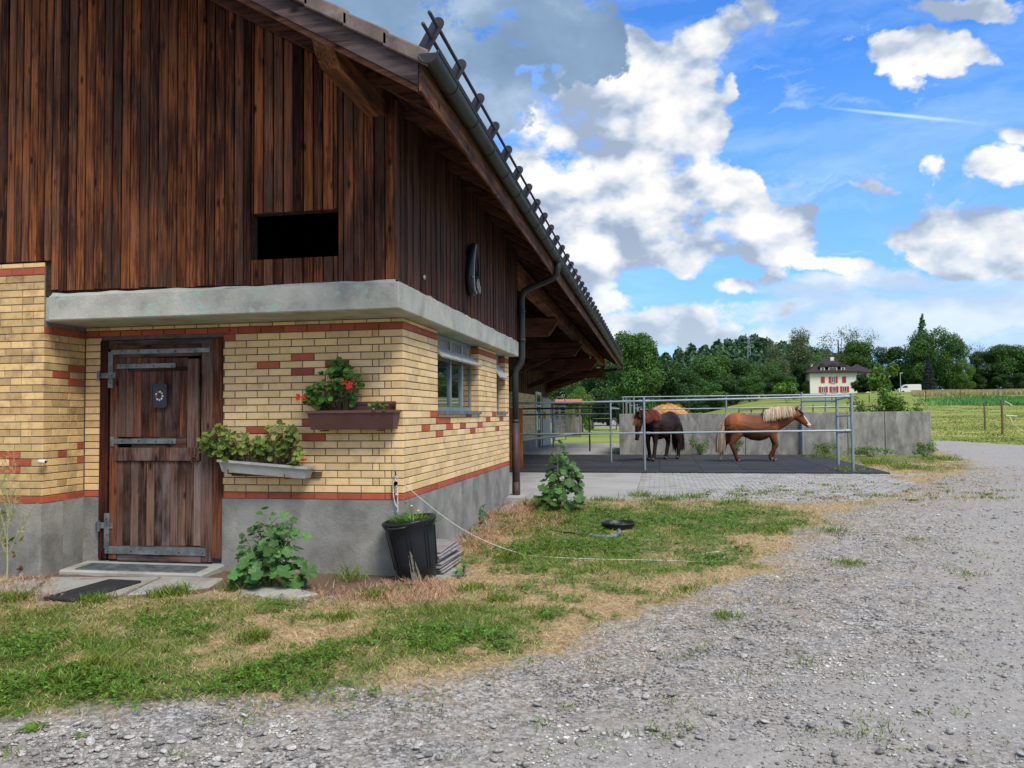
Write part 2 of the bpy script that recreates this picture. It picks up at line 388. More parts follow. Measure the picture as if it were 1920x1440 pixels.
M['slabsoff'] = pmat('slab_underside', [(.22, .20, .16), (.34, .31, .26)], scale=3, rough=.95, bump=.4, stretch=(1, 12, 1), vary=0)
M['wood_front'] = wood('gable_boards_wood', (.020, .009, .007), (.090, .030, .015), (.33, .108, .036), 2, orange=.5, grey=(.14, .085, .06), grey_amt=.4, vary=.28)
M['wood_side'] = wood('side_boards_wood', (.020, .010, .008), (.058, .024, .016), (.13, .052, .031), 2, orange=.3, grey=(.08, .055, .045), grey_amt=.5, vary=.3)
M['wood_beam'] = wood('beam_wood', (.045, .020, .012), (.15, .062, .032), (.32, .14, .065), 1, gscale=.6, orange=.5, grey=(.12, .09, .08), grey_amt=.4, vary=.1)
M['wood_beamx'] = wood('cross_beam_wood', (.035, .017, .012), (.11, .047, .03), (.21, .09, .055), 0, gscale=.6, orange=.4, vary=.1)
M['wood_verge'] = wood('verge_board_wood', (.018, .013, .014), (.045, .032, .032), (.12, .08, .07), 0, gscale=.7, orange=.3, grey=(.10, .085, .09), grey_amt=.6, vary=.1)
M['soffit'] = wood('soffit_wood', (.03, .015, .012), (.085, .035, .025), (.15, .065, .045), 1, gscale=.8, orange=.4, vary=.25)
M['door'] = wood('door_wood', (.016, .008, .007), (.060, .022, .015), (.18, .062, .030), 2, orange=.5, grey=(.17, .12, .10), grey_amt=.5, vary=.25)
M['doorw'] = wood('weathered_door_wood', (.022, .013, .010), (.085, .046, .035), (.20, .115, .085), 2, orange=.6, grey=(.22, .17, .15), grey_amt=.8, vary=.2)
M['doorx'] = wood('door_rail_wood', (.016, .010, .009), (.06, .026, .021), (.15, .06, .035), 0, orange=.5, grey=(.20, .16, .16), grey_amt=.5, vary=.2)
M['frame'] = wood('door_frame_wood', (.02, .008, .008), (.055, .016, .013), (.12, .035, .022), 2, orange=.4, vary=.1)
M['iron'] = pmat('galvanised_strap', [(.10, .12, .125), (.18, .21, .215), (.29, .31, .315)], scale=9, rough=.55, metal=.55, bump=.15, bdist=.002, vary=.1, dirt=(.10, .10, .10), dirt_scale=7, dirt_rng=(.55, .8))
M['galv'] = pmat('galvanised_tube', [(.25, .30, .33), (.38, .43, .46)], scale=3, rough=.45, metal=.6, bump=.05, bdist=.001, vary=.1)
M['darktube'] = pmat('dark_tube', [(.035, .04, .045), (.07, .075, .08)], scale=5, rough=.5, metal=.4, bump=.05, vary=.1)
M['gutter'] = pmat('gutter_zinc', [(.026, .029, .030), (.044, .047, .047)], scale=2.5, rough=.52, metal=.25, bump=.05, bdist=.002, vary=.06, dirt=(.10, .105, .10), dirt_scale=5, dirt_rng=(.62, .9))
M['pipe_low'] = pmat('brown_pipe', [(.045, .022, .020), (.075, .038, .034)], scale=6, rough=.6, metal=.1, bump=.2, bdist=.002, vary=0, dirt=(.12, .07, .06), dirt_scale=8, dirt_rng=(.6, .9))
M['bracket'] = pmat('bracket_steel', [(.030, .030, .042), (.050, .050, .064)], scale=5, rough=.5, metal=.3, bump=.05, vary=.1)
M['tile'] = pmat('roof_tile', [(.10, .075, .065), (.17, .13, .115), (.24, .20, .18)], scale=10, rough=.9, bump=.5, bdist=.004, bscale=60, vary=.15, dirt=(.06, .05, .045), dirt_scale=5, dirt_rng=(.5, .7))
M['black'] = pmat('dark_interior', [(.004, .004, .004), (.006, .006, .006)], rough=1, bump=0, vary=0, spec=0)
M['conc'] = pmat('manure_wall_concrete', [(.15, .147, .135), (.25, .245, .225), (.36, .35, .32)], scale=2.0, detail=10, rough=.92, bump=.4, bdist=.01, bscale=20, stretch=(1.8, 1.8, .7), vary=.08, dirt=(.10, .098, .09), dirt_scale=2.6, dirt_rng=(.48, .74))
M['pave'] = pmat('concrete_paving', [(.30, .295, .28), (.38, .37, .35)], scale=1.2, detail=8, rough=.9, bump=.35, bscale=30, vary=.10, dirt=(.22, .21, .19), dirt_scale=1.1, dirt_rng=(.5, .75))
M['flag'] = pmat('flagstone', [(.24, .24, .225), (.33, .33, .30), (.38, .37, .34)], scale=3, detail=8, rough=.92, bump=.35, bscale=40, vary=.1, dirt=(.20, .145, .11), dirt_scale=2.4, dirt_rng=(.52, .74))
M['rubber'] = pmat('rubber_mat', [(.022, .023, .026), (.036, .037, .041)], scale=3, rough=.85, bump=.3, bscale=60, vary=.15, dirt=(.08, .07, .06), dirt_scale=1.4, dirt_rng=(.58, .85))
M['bin'] = pmat('black_plastic', [(.008, .010, .015), (.014, .017, .023)], scale=3, rough=.42, bump=.05, vary=0, dirt=(.035, .036, .038), dirt_scale=2.5, dirt_rng=(.6, .9))
M['pale'] = pmat('pale_soil_crack', [(.32, .28, .20), (.16, .15, .11), (.45, .41, .33)], scale=22, rough=.9, bump=.4, vary=0)
M['soil'] = pmat('soil', [(.030, .018, .012), (.075, .048, .032)], scale=22, rough=1, bump=1, bdist=.02, bscale=40, vary=0)
M['trough_b'] = pmat('brown_trough', [(.105, .046, .036), (.15, .070, .056)], scale=6, rough=.6, bump=.1, vary=0)
M['trough_g'] = pmat('fibre_cement_trough', [(.34, .34, .31), (.47, .46, .42)], scale=7, detail=8, rough=.9, bump=.4, bscale=60, vary=0, dirt=(.20, .19, .16), dirt_scale=5, dirt_rng=(.55, .8))
M['rust'] = pmat('rusty_iron', [(.09, .035, .02), (.16, .06, .03)], scale=25, rough=.9, bump=.3, vary=0)
M['slate'] = pmat('fibre_sheet', [(.20, .185, .185), (.32, .30, .30)], scale=6, rough=.85, bump=.3, stretch=(1, 5, 1), vary=.2, dirt=(.13, .11, .10), dirt_scale=5, dirt_rng=(.5, .75))
M['white'] = pmat('white_paint', [(.62, .62, .60), (.72, .72, .70)], rough=.45, bump=0, vary=0)
M['rope'] = pmat('rope', [(.62, .62, .58), (.75, .75, .72)], scale=60, rough=.8, bump=.4, vary=0, dirt=(.10, .13, .20), dirt_scale=120, dirt_rng=(.55, .6))
M['twine'] = pmat('blue_twine', [(.15, .28, .42), (.40, .50, .58)], scale=40, rough=.8, bump=0, vary=0)
M['hose'] = pmat('grey_hose', [(.11, .14, .17), (.19, .23, .27)], scale=12, rough=.5, bump=.1, vary=0)
M['petal'] = pmat('red_petal', [(.62, .008, .008), (.80, .03, .025)], scale=20, rough=.5, bump=0, vary=.2)
M['yellow'] = pmat('yellow_petal', [(.75, .48, .02), (.85, .6, .03)], scale=20, rough=.6, bump=0, vary=.1)
M['leaf_holly'] = leafmat('hollyhock_leaf', [(.030, .085, .022), (.070, .165, .042), (.15, .28, .075)], trans=.3, vary=.3, scale=14)
M['leaf_ger'] = leafmat('geranium_leaf', [(.07, .13, .02), (.17, .26, .045), (.34, .38, .08)], trans=.3, vary=.35, scale=10)
M['leaf_ger2'] = leafmat('dark_geranium_leaf', [(.035, .10, .018), (.08, .20, .03), (.16, .30, .05)], trans=.3, vary=.35, scale=10)
M['leaf_y'] = leafmat('yellowed_leaf', [(.30, .22, .03), (.34, .20, .06)], trans=.3, vary=.2)
M['stem'] = pmat('plant_stem', [(.09, .14, .05), (.13, .18, .07)], rough=.7, bump=0, vary=.1)
M['stem_dark'] = pmat('woody_stem', [(.06, .045, .03), (.10, .07, .045)], rough=.8, bump=0, vary=.1)
M['straw'] = pmat('mustard_stem', [(.28, .33, .13), (.42, .42, .20)], rough=.8, bump=0, vary=.2)
M['grass'] = leafmat('grass_green', [(.07, .12, .014), (.15, .225, .026), (.29, .34, .05)], trans=.3, vary=.4, hue=.03, scale=2)
M['clover'] = leafmat('clover_leaf', [(.05, .12, .015), (.10, .205, .024), (.18, .30, .04)], trans=.3, vary=.3, hue=.015, scale=2)
M['dry'] = leafmat('dry_grass', [(.30, .20, .10), (.46, .34, .17), (.62, .49, .26)], trans=.2, vary=.3, hue=.02, scale=2, rough=.8)
M['dryred'] = leafmat('reddish_dry_grass', [(.30, .16, .10), (.46, .29, .17), (.58, .42, .27)], trans=.2, vary=.3, hue=.012, scale=2, rough=.8)
M['tree_mid'] = leafmat('broadleaf_foliage', [(.026, .070, .014), (.066, .150, .026), (.13, .25, .045)], trans=.25, vary=.45, scale=.35)
M['tree_dark'] = leafmat('dark_foliage', [(.018, .048, .014), (.042, .100, .024), (.08, .16, .038)], trans=.2, vary=.45, scale=.35)
M['tree_light'] = leafmat('bright_foliage', [(.06, .13, .015), (.12, .22, .03), (.18, .30, .05)], trans=.3, vary=.35, scale=.35)
M['tree_grey'] = leafmat('grey_green_foliage', [(.05, .085, .032), (.105, .155, .062), (.18, .24, .11)], trans=.25, vary=.4, scale=.4)
M['spruce'] = leafmat('spruce_foliage', [(.012, .022, .018), (.025, .042, .036), (.06, .085, .08)], trans=.1, vary=.4, scale=.5)
M['far_forest'] = leafmat('far_forest_foliage', [(.025, .065, .030), (.052, .115, .046), (.09, .16, .066)], trans=.1, vary=.35, scale=.05)
M['bark'] = pmat('bark', [(.05, .04, .03), (.10, .085, .07)], scale=6, rough=.95, bump=.3, vary=.1)
M['post'] = pmat('weathered_post', [(.09, .065, .045), (.19, .14, .10)], scale=8, rough=.9, bump=.4, stretch=(4, 4, .6), vary=.2)
M['chips'] = pmat('straw_manure', [(.34, .15, .04), (.58, .30, .09), (.72, .45, .17)], scale=7, rough=1, bump=1, bdist=.05, bscale=14, vary=.1)
M['plaster'] = pmat('cream_plaster', [(.66, .65, .56), (.72, .71, .62)], scale=.3, rough=.9, bump=0, vary=0)
M['roofdark'] = pmat('dark_roof', [(.022, .016, .018), (.04, .029, .03)], scale=.8, rough=.8, bump=.2, vary=0)
M['redpaint'] = pmat('red_shutter_paint', [(.42, .02, .03), (.5, .03, .035)], rough=.5, bump=0, vary=.05)
M['redroof'] = pmat('red_roof', [(.34, .11, .06), (.46, .17, .10)], scale=.6, rough=.9, bump=0, vary=.1)
M['wood_orange'] = wood('orange_board_wood', (.30, .10, .03), (.42, .15, .045), (.5, .20, .06), 2, orange=.4, vary=.05)
M['yellowbox'] = pmat('yellow_enamel', [(.65, .42, .03), (.7, .45, .04)], rough=.5, bump=0, vary=0)
def glass(name, tint, rough=.03):
    mt, t, b, out = newmat(name); b.inputs['Base Color'].default_value = c4(tint); b.inputs['Roughness'].default_value = rough
    b.inputs['Specular IOR Level'].default_value = 1.0; b.inputs['Coat Weight'].default_value = .6; b.inputs['Coat Roughness'].default_value = .02
    return mt
M['glass'] = glass('dark_glass', (.012, .014, .015))
M['water'] = glass('water', (.02, .022, .02), .02)
# ------------------------------------------------------------------ where grass, dirt and gravel lie
def inpoly(px, py, poly):
    r = np.zeros(np.shape(px), bool); n = len(poly); j = n - 1
    for i in range(n):
        xi, yi = poly[i]; xj, yj = poly[j]
        c = ((yi > py) != (yj > py)) & (px < (xj - xi) * (py - yi) / (yj - yi + 1e-9) + xi); r ^= c; j = i
    return r
LAWN = [(-900, 1040), (0, 1085), (60, 1128), (90, 1132), (230, 1122), (330, 1110), (420, 1108), (520, 1122), (650, 1128), (700, 1108), (820, 1095), (860, 1040), (900, 985), (950, 955), (985, 950),
        (1010, 948), (1100, 938), (1210, 934), (1330, 936), (1450, 945), (1560, 945), (1640, 925), (1690, 905), (1630, 895), (1560, 890), (1625, 886), (1530, 860), (1560, 850), (1750, 845), (1835, 868),
        (1790, 893), (1700, 925), (1600, 955), (1530, 990), (1500, 1020), (1440, 1060), (1380, 1095), (1250, 1140), (1150, 1190), (1040, 1240), (950, 1275), (800, 1290), (650, 1300), (500, 1320), (350, 1310), (200, 1330), (0, 1370), (-900, 1560)]
DIRT = [(-300, 1040), (0, 1080), (70, 1128), (230, 1125), (420, 1108), (520, 1124), (700, 1112), (820, 1098), (860, 1030), (900, 975), (950, 930), (740, 1060), (400, 1070), (100, 1060)]
GREEN = [(100, 1200, 260, 90, 1.0), (60, 1310, 190, 50, 1.0), (330, 1150, 180, 30, .55), (560, 1270, 200, 50, .6), (330, 1290, 160, 50, .5), (500, 1200, 220, 60, .45), (860, 1200, 170, 75, .95), (1050, 1150, 190, 50, .5), (1120, 1110, 120, 30, .35),
         (1230, 985, 260, 62, 1.15), (1060, 985, 120, 60, .7), (1290, 1070, 190, 32, .8), (1100, 1060, 160, 40, .7), (1430, 975, 130, 34, .6), (980, 1040, 120, 30, .45), (1660, 870, 140, 22, .5), (1800, 880, 60, 16, .4), (420, 1240, 700, 90, .25), (700, 1160, 130, 30, .2)]
DRYR = [(760, 1110, 110, 26, 1.0), (960, 965, 100, 28, 1.2), (900, 1000, 60, 40, .7), (60, 1110, 90, 26, .9), (650, 1112, 90, 20, .6)]
def ell(px, py, L):
    r = np.zeros(np.shape(px))
    for cx, cy, rx, ry, a in L:
        d = ((px - cx) / rx) ** 2 + ((py - cy) / ry) ** 2; r = r + a * np.exp(-d * 1.1)
    return r
def masks(x, y):
    """lawn cover, greenness, reddish dryness, bare earth (all 0..1) at ground points"""
    x = np.asarray(x, float); y = np.asarray(y, float)
    z = terr0(x, y)
    wob = .10 + .02 * np.clip(y, 0, 30)
    qx = x + (fbm(x, y, 2.2, 1) - .5) * 2 * wob * 1.6; qy = y + (fbm(x, y, 2.0, 40) - .5) * 2 * wob * 1.5
    px, py, w = proj(qx, np.maximum(qy, 1.2), z)
    lawn = np.zeros(np.shape(x)); K = 9
    for k in range(K):
        a = k * 2.39996; rr_ = .42 * math.sqrt((k + .5) / K) * (.6 + .05 * np.clip(y, 0, 20))
        ax, ay, _w = proj(qx + rr_ * math.cos(a), np.maximum(qy + rr_ * math.sin(a) * 1.1, 1.2), z); lawn = lawn + inpoly(ax, ay, LAWN) / K
    lawn = lawn * (y > 2.5) * (y < 34)
    px2, py2, w = proj(x, np.maximum(y, 1.2), z)
    n = fbm(x, y, 1.6, 77); n2 = fbm(x, y, 5.5, 31)
    g = np.clip(ell(px2, py2, GREEN) * .98 - .27 + (n - .5) * 1.9 + (n2 - .5) * 1.6, 0, 1)
    rr = np.clip(ell(px2, py2, DRYR) + (n - .5) * .6, 0, 1)
    dirt = inpoly(px, py, DIRT).astype(float) * (y > 2.5) * (y < 16)
    return lawn, g, rr, dirt
def farfield(x, y):      # meadow beyond the wall and beside the track
    x = np.asarray(x, float); y = np.asarray(y, float)
    px, py, w = proj(x, np.maximum(y, 1.2), terr0(x, y))
    edge = np.where(px < 1750, 1e4, 826 + (px - 1750) * .055)      # track edge
    a = (y > 24) & (px > 1170) & (py < edge) & (w > 0)
    a |= (y > 29.6) & (x > 0) & (px <= 1750)
    a |= (y > 46) & (px <= 1170)
    b = (px < 1175) & (y > 30) & (py < 800) & (w > 0) & (y > 40)
    c = (np.abs(px - 1120) < 90) & (py > 803) & (py < 832) & (y > 34)
    return (a | b | c) & ~((px < 1165) & (py > 781) & (py < 803) & (y > 20))

# ------------------------------------------------------------------ ground sheet
def axis_pts(parts):
    r = [];
    for a, b, st in parts: r += list(np.arange(a, b, st))
    return np.array(r)
def geo(a, b, st, g):
    r = []; x = a
    while x < b: r.append(x); x += st; st *= g
    return r
xs = np.array([-v for v in geo(8.6, 900, .12, 1.11)][::-1] + list(np.arange(-8.5, 8.5, .055)) + geo(8.5, 900, .07, 1.055))
ys = np.array([-v for v in geo(0, 300, .5, 1.25)][::-1] + list(np.arange(.2, 3.2, .2)) + list(np.arange(3.2, 14, .045)) + geo(14, 1500, .055, 1.022))
GX, GY = np.meshgrid(xs, ys); GZ = terr(GX, GY)
fine = (1 - sstep(14, 22, GY))
lawn, g, rr, dirt = masks(GX, GY)
GZ = GZ + fine * (lawn * .02 + (fbm(GX, GY, 9, 5) - .5) * .022)
flat = (GY > 13.0) & (GY < 30) & (GX > -7) & (GX < 5.6)
GZ = np.where(flat, np.minimum(GZ, .183), GZ)
bl = (GX < -2.5) & (GY > 7.75) & (GY < 13.2); GZ = np.where(bl, np.minimum(GZ, .0), GZ)
nx, ny = len(xs), len(ys); ii = np.arange(nx * ny).reshape(ny, nx)
quads = np.stack([ii[:-1, :-1], ii[:-1, 1:], ii[1:, 1:], ii[1:, :-1]], -1).reshape(-1, 4)
gme = npmesh('ground', np.stack([GX, GY, GZ], -1), quads=quads, smooth=True)
ff = farfield(GX, GY).astype(float)
gpx, gpy, gw = proj(GX, np.maximum(GY, 1.2), GZ)
trk = np.clip(ell(gpx, gpy, [(1750, 1330, 420, 110, 1.1), (1250, 1425, 330, 45, .9), (1860, 1040, 110, 260, .8), (1700, 1130, 160, 60, .3), (1850, 860, 200, 40, .6)]) + (fbm(GX, GY, .7, 8) - .5) * .9, 0, 1) * (GY > 2)
ta = gme.color_attributes.new('track', 'FLOAT_COLOR', 'POINT'); ta.data.foreach_set('color', np.repeat(trk.ravel()[:, None], 4, 1).astype(np.float32).ravel())
ca = gme.color_attributes.new('cover', 'FLOAT_COLOR', 'POINT')
cc = np.stack([np.maximum(lawn, ff), np.where(ff > 0, .72, g), rr, np.clip(dirt, 0, 1)], -1).astype(np.float32)
ca.data.foreach_set('color', cc.ravel())
mt, t, b, out = newmat('ground_cover')
at = t.new('ShaderNodeAttribute', attribute_name='cover'); sp = t.new('ShaderNodeSeparateColor'); t.l.new(at.outputs['Color'], sp.inputs[0])
v = coords(t, rnd=False); nA = t.noise(v, 2.2, 8, .65); nB = t.noise(v, 38, 6, .7); nC = t.noise(v, .45, 5, .6)
vo = t.new('ShaderNodeTexVoronoi'); t.put(vo.inputs['Vector'], t.vmath('ADD', v, t.vmath('MULTIPLY', t.noise(v, 30, 3, .6, col=True), (.02, .02, .02)))); vo.inputs['Scale'].default_value = 46
vs_ = t.new('ShaderNodeSeparateColor'); t.l.new(vo.outputs['Color'], vs_.inputs[0])
vo2 = t.new('ShaderNodeTexVoronoi'); t.put(vo2.inputs['Vector'], v); vo2.inputs['Scale'].default_value = 19; vs2 = t.new('ShaderNodeSeparateColor'); t.l.new(vo2.outputs['Color'], vs2.inputs[0])
stf = t.math('ADD', t.math('MULTIPLY', vs_.outputs[0], .45), t.math('ADD', t.math('MULTIPLY', nB, .6), t.math('MULTIPLY', vs2.outputs[0], .25)))
stf = t.math('SUBTRACT', stf, t.math('MULTIPLY', vo.outputs['Distance'], .35))
grav = t.ramp(stf, [(.26, (.095, .09, .085)), (.46, (.25, .24, .228)), (.64, (.385, .37, .35)), (.86, (.58, .56, .53))])
grav = t.mix(t.maprange(nA, .38, .62), grav, t.mix(.5, grav, (.36, .30, .235)))
grav = t.mix(t.maprange(nC, .42, .62, 0, .40), grav, (.30, .285, .262))
tk = t.new('ShaderNodeAttribute', attribute_name='track')
grav = t.mix(t.math('MULTIPLY', tk.outputs['Fac'], .75), grav, t.ramp(nB, [(.3, (.24, .225, .205)), (.55, (.345, .33, .305)), (.75, (.43, .415, .39))]))
drc = t.ramp(t.noise(v, 26, 6, .7), [(.3, (.16, .105, .055)), (.5, (.36, .26, .14)), (.7, (.55, .43, .25))])
grc = t.ramp(t.noise(v, 17, 6, .7), [(.3, (.022, .055, .012)), (.5, (.07, .14, .025)), (.7, (.16, .22, .05))])
mow = t.noise(t.vmath('MULTIPLY', v, (.08, .8, 1)), .35, 6, .65)
sx = t.new('ShaderNodeSeparateXYZ'); t.put(sx.inputs[0], v)
farc = t.ramp(mow, [(.30, (.11, .165, .03)), (.5, (.20, .245, .05)), (.68, (.36, .33, .10))])
fy = t.maprange(sx.outputs[1], 25, 40)
lc = t.mix(sp.outputs[1], drc, grc)
lc = t.mix(t.math('MULTIPLY', sp.outputs[2], .8), lc, t.ramp(nB, [(.3, (.18, .09, .06)), (.7, (.45, .27, .19))]))
lc = t.mix(fy, lc, farc)
dc = t.ramp(nB, [(.3, (.06, .036, .024)), (.55, (.15, .095, .062)), (.75, (.27, .18, .12))])
edgeN = t.maprange(t.math('ADD', sp.outputs[0], t.math('MULTIPLY', t.math('SUBTRACT', nB, .5), 1.6)), .3, .7)
col = t.mix(edgeN, grav, lc)
at2 = t.math('MULTIPLY', at.outputs['Alpha'], .92)
col = t.mix(at2, col, dc)
t.put(b.inputs['Base Color'], col); b.inputs['Roughness'].default_value = .95; b.inputs['Specular IOR Level'].default_value = .15
hh = t.math('ADD', t.math('MULTIPLY', nB, .7), t.math('MULTIPLY', t.noise(v, 110, 4, .7), .4))
t.put(b.inputs['Normal'], t.bump(hh, .8, .012))
ground = link('ground', gme, mt); tag(ground, 'gravel yard and track with patchy lawn beside the barn', kind='structure')

# ------------------------------------------------------------------ barn
barn = empty('barn', 'long timber clad barn with yellow brick ground floor and deep eaves', 'barn', (0, 0, 0))
YF = 7.697; YP = 7.10; XW = -2.555; XR = -6.2; YE = 13.38; YS = 7.05; XS = -2.38; ZS0 = 2.605; ZS1 = 2.862
YG = 7.10; XG = -2.43; X2 = -5.3; YEND = 38.0
def RU(x, y): return 4.30 + .584 * (-1.80 - x) - .0135 * (y - 5.8)     # underside of the roof boarding
# plinth
for bx_ in ((-4.55, XW, YF, YF + .3, -.3, .755), (XW - .3, XW, YF + .3, YE, -.3, .755), (XR, -6.0, YF, YF + .3, -.3, .755), (XR - .3, XR, YP + .3, YF + .3, -.3, .755), (-9.5, XR, YP, YP + .3, -.3, .745)):
    mb = MB(); mb.box(*bx_); put('plinth', mb, M['plinth'], barn)
# walls (mortar cores)
EPS = .010
mb = MB()
mb.box(-6.0, -4.55, YF + .02, YF + .3, 2.46, ZS0)                                   # above the door
mb.box(-4.55, XW - EPS, YF + EPS, YF + .3, .755, ZS0); mb.box(XR + EPS, -6.0, YF + EPS, YF + .3, .755, ZS0)
wf = put('brick_wall', mb, M['mortar'], barn)
mb = MB(); mb.box(-9.5, XR - EPS, YP + EPS, YP + .3, .745, 3.22); mb.box(XR - .3, XR - EPS, YP + .3, YF + .3, .745, ZS0)
wp = put('brick_wall', mb, M['mortar_l'], barn)
W1 = (8.965, 11.10); W2 = (12.36, 13.08); ZW = 1.665
mb = MB(); mb.box(XW - .3, XW - EPS, YF + .3, W1[0] - .01, .755, ZS0); mb.box(XW - .3, XW - EPS, W1[0] - .01, W1[1] + .01, .755, ZW)
mb.box(XW - .3, XW - EPS, W1[1] + .01, W2[0] - .01, .755, ZS0); mb.box(XW - .3, XW - EPS, W2[0] - .01, W2[1] + .01, .755, ZW); mb.box(XW - .3, XW - EPS, W2[1] + .01, YE, .755, ZS0)
ws = put('brick_wall', mb, M['mortar'], barn)
# bricks: (wall, plane, u0, u1, z0, z1, colour)
BR = []
def frontX(px, py): p = onY(px, py, YF); return (p[0], p[2])
def c3(a, b): return (380 + a / 2.667, 600 + b / 2.667)
redsF = [frontX(*c3(*q)) for q in [(508, 193), (320, 237), (508, 268), (705, 225), (507, 498), (300, 540), (515, 573), (118, 95)]]
def c5(a, b): return (720 + a / 3.2725, 560 + b / 3.2725)
redsS = [(lambda p: (p[1], p[2]))(onX(*c5(*q), XW)) for q in [(326, 730), (530, 725), (682, 720), (250, 775), (397, 768), (478, 765), (583, 760), (640, 755), (718, 750), (326, 815), (530, 797), (682, 785)]]
def c2(a, b): return (a / 2.182, 480 + b / 2.182)
redsR = [(lambda p: (p[1], p[2]))(onX(*c2(*q), XR)) for q in [(273, 497), (340, 470), (340, 530), (330, 770), (268, 803), (332, 830)]]
redsP = [(lambda p: (p[0], p[2]))(onY(*c2(*q), YP)) for q in [(15, 805), (80, 838), (12, 870)]]
CH = (2.49 - .825) / 22; J = .010
def isred(reds, u0, u1, z0, z1): return any(u0 <= a <= u1 and z0 - .002 <= z <= z1 + .002 for a, z in reds)
def rows(zb):
    r = [(zb, zb + .070, 'band')]; z = zb + .070
    for k in range(22): r.append((z, z + CH, k)); z += CH
    return r, z
def course(wall, plane, u0, u1, start, pieces, z0, z1, reds, mk, off=0):
    """lay pieces from `start` edge; pieces is an iterator of lengths"""
    sgn = 1 if start == u0 else -1; u = start
    for L in pieces:
        e = u + sgn * L
        a, b_ = (u, e) if sgn > 0 else (e, u)
        a2 = max(a, u0); b2 = min(b_, u1)
        if b2 - a2 > .03: BR.append((wall, plane, a2 + J / 2, b2 - J / 2, z0 + J / 2, z1 - J / 2, 'r' if (mk == 'r' or isred(reds, a2, b2, z0, z1)) else mk))
        u = e
        if (sgn > 0 and u >= u1 - .01) or (sgn < 0 and u <= u0 + .01): break
def seq(first, L):
    for f in first: yield f
    while True: yield L
rw, ztop = rows(.755)
for z0, z1, k in rw:
    band = k == 'band'; kk = 0 if band else k
    ff_ = [.13, .07] if kk % 2 == 0 else [.26, .07]
    course('f', 'F', -4.55, XW, XW, seq(ff_, .254), z0, z1, redsF, 'r' if band else 'y')
    course('f', 'F', XR + .005, -6.0, -6.0, seq([], .24), z0, z1, [], 'r' if band else 'y')
    s0 = [.12] if kk % 2 == 0 else [.26]
    for (a, b_) in ((YF, W1[0]), (W1[0], W1[1]), (W1[1], W2[0]), (W2[0], W2[1]), (W2[1], YE)):
        if (a == W1[0] or a == W2[0]) and z1 > ZW: continue
        # running bond measured from the corner so that joints carry through
        u = YF; first = list(s0)
        L = .335; edges = [YF]
        edges.append(YF + (L * .5 if kk % 2 else L * .85))
        while edges[-1] < YE: edges.append(edges[-1] + L)
        for e0, e1 in zip(edges[:-1], edges[1:]):
            a2 = max(a, e0); b2 = min(b_, e1)
            if b2 - a2 > .02:
                ja = J / 2 if (a2 == e0 or a2 in (W1[1], W2[1])) else 0; jb = J / 2 if (b2 == e1 or b2 in (W1[0], W2[0])) else 0
                if a2 > e0 and a2 not in (W1[1], W2[1], YF): ja = 0
                BR.append(('s', 'S', a2 + (J / 2 if a2 > YF else 0) * (1 if ja else 0), b2 - jb, z0 + J / 2, z1 - J / 2, 'r' if (band or isred(redsS, e0, e1, z0, z1)) else 'y'))
for (a, b_) in ((YF, W1[0]), (W1[1], W2[0]), (W2[1], YE)):      # upper red band and the cut course under the ledge
    course('s', 'S', a, b_, a, seq([], .335), ztop, ztop + .072, [], 'r'); course('s', 'S', a, b_, a, seq([.2], .335), ztop + .072, ZS0 - .002, [], 'y')
course('f', 'F', -4.47, XW, XW, seq([], .26), ztop, ztop + .072, [], 'r'); course('f', 'F', -4.47, XW, XW, seq([.13], .26), ztop + .072, ZS0 - .002, [], 'y')
course('f', 'F', XR + .005, -4.47, -4.47, seq([], .26), ztop + .01, ztop + .072, [], 'r'); course('f', 'F', XR + .005, -4.47, -4.47, seq([.13], .26), ztop + .072, ZS0 - .002, [], 'y')
# left projecting wall and its return
z = .745; k = 0
while z < 3.21:
    h = min(CH, 3.22 - z); band = k == 0 or abs(z - 3.07) < CH * .5
    lens = [random.choice([.13, .26, .26, .20]) for _ in range(30)]
    if k % 2: lens[0] = .13
    else: lens[0] = .26
    course('p', 'P', -8.2, XR, XR, iter(lens), z, z + h, redsP, 'r' if band else 'o')
    if z < ZS0 - .05:
        h2 = min(CH, ZS0 - .002 - z); top = abs(z - 2.47) < CH * .55
        lens = [.13, .25, .12, .25] if k % 2 else [.22, .13, .25, .2]
        course('p', 'R', YP, YF, YP, iter(lens), z, z + h2, redsR, 'r' if (k == 0 or top) else 'o')
    z += h; k += 1
for zz in np.arange(.83, 2.55, CH * 2):    # pier reveals
    pass
_bc = {}
def brick_mesh(L, H, d=.011, jitter=0):
    key = (round(L, 3), round(H, 3), round(d, 3))
    if key not in _bc:
        c = .003; mb = MB(); a = d
        v = [(0, 0, 0), (L, 0, 0), (L, 0, H), (0, 0, H), (0, a - c, 0), (L, a - c, 0), (L, a - c, H), (0, a - c, H), (c, a, c), (L - c, a, c), (L - c, a, H - c), (c, a, H - c)]
        f = [(0, 1, 5, 4), (1, 2, 6, 5), (2, 3, 7, 6), (3, 0, 4, 7), (4, 5, 9, 8), (5, 6, 10, 9), (6, 7, 11, 10), (7, 4, 8, 11), (8, 9, 10, 11)]
        mb.add(v, f); _bc[key] = mb
    return _bc[key]
WALL = {'f': wf, 's': ws, 'p': wp}
PL = {'F': lambda u, z: ((u, YF + EPS, z), 'F'), 'S': lambda u, z: ((XW - EPS, u, z), 'S'), 'P': lambda u, z: ((u, YP + EPS, z), 'F'), 'R': lambda u, z: ((XR - EPS, u, z), 'S')}
def brick_rank(q):
    w, p, a, b_, z0, z1, c = q
    x, y, zz = PL[p]((a + b_) / 2, (z0 + z1) / 2)[0]
    if x / y < -.80: return 0
    Lx = abs(proj(*[np.array(v) for v in PL[p](a, z0)[0]])[0] - proj(*[np.array(v) for v in PL[p](b_, z0)[0]])[0])
    return float(Lx) * (z1 - z0) / y
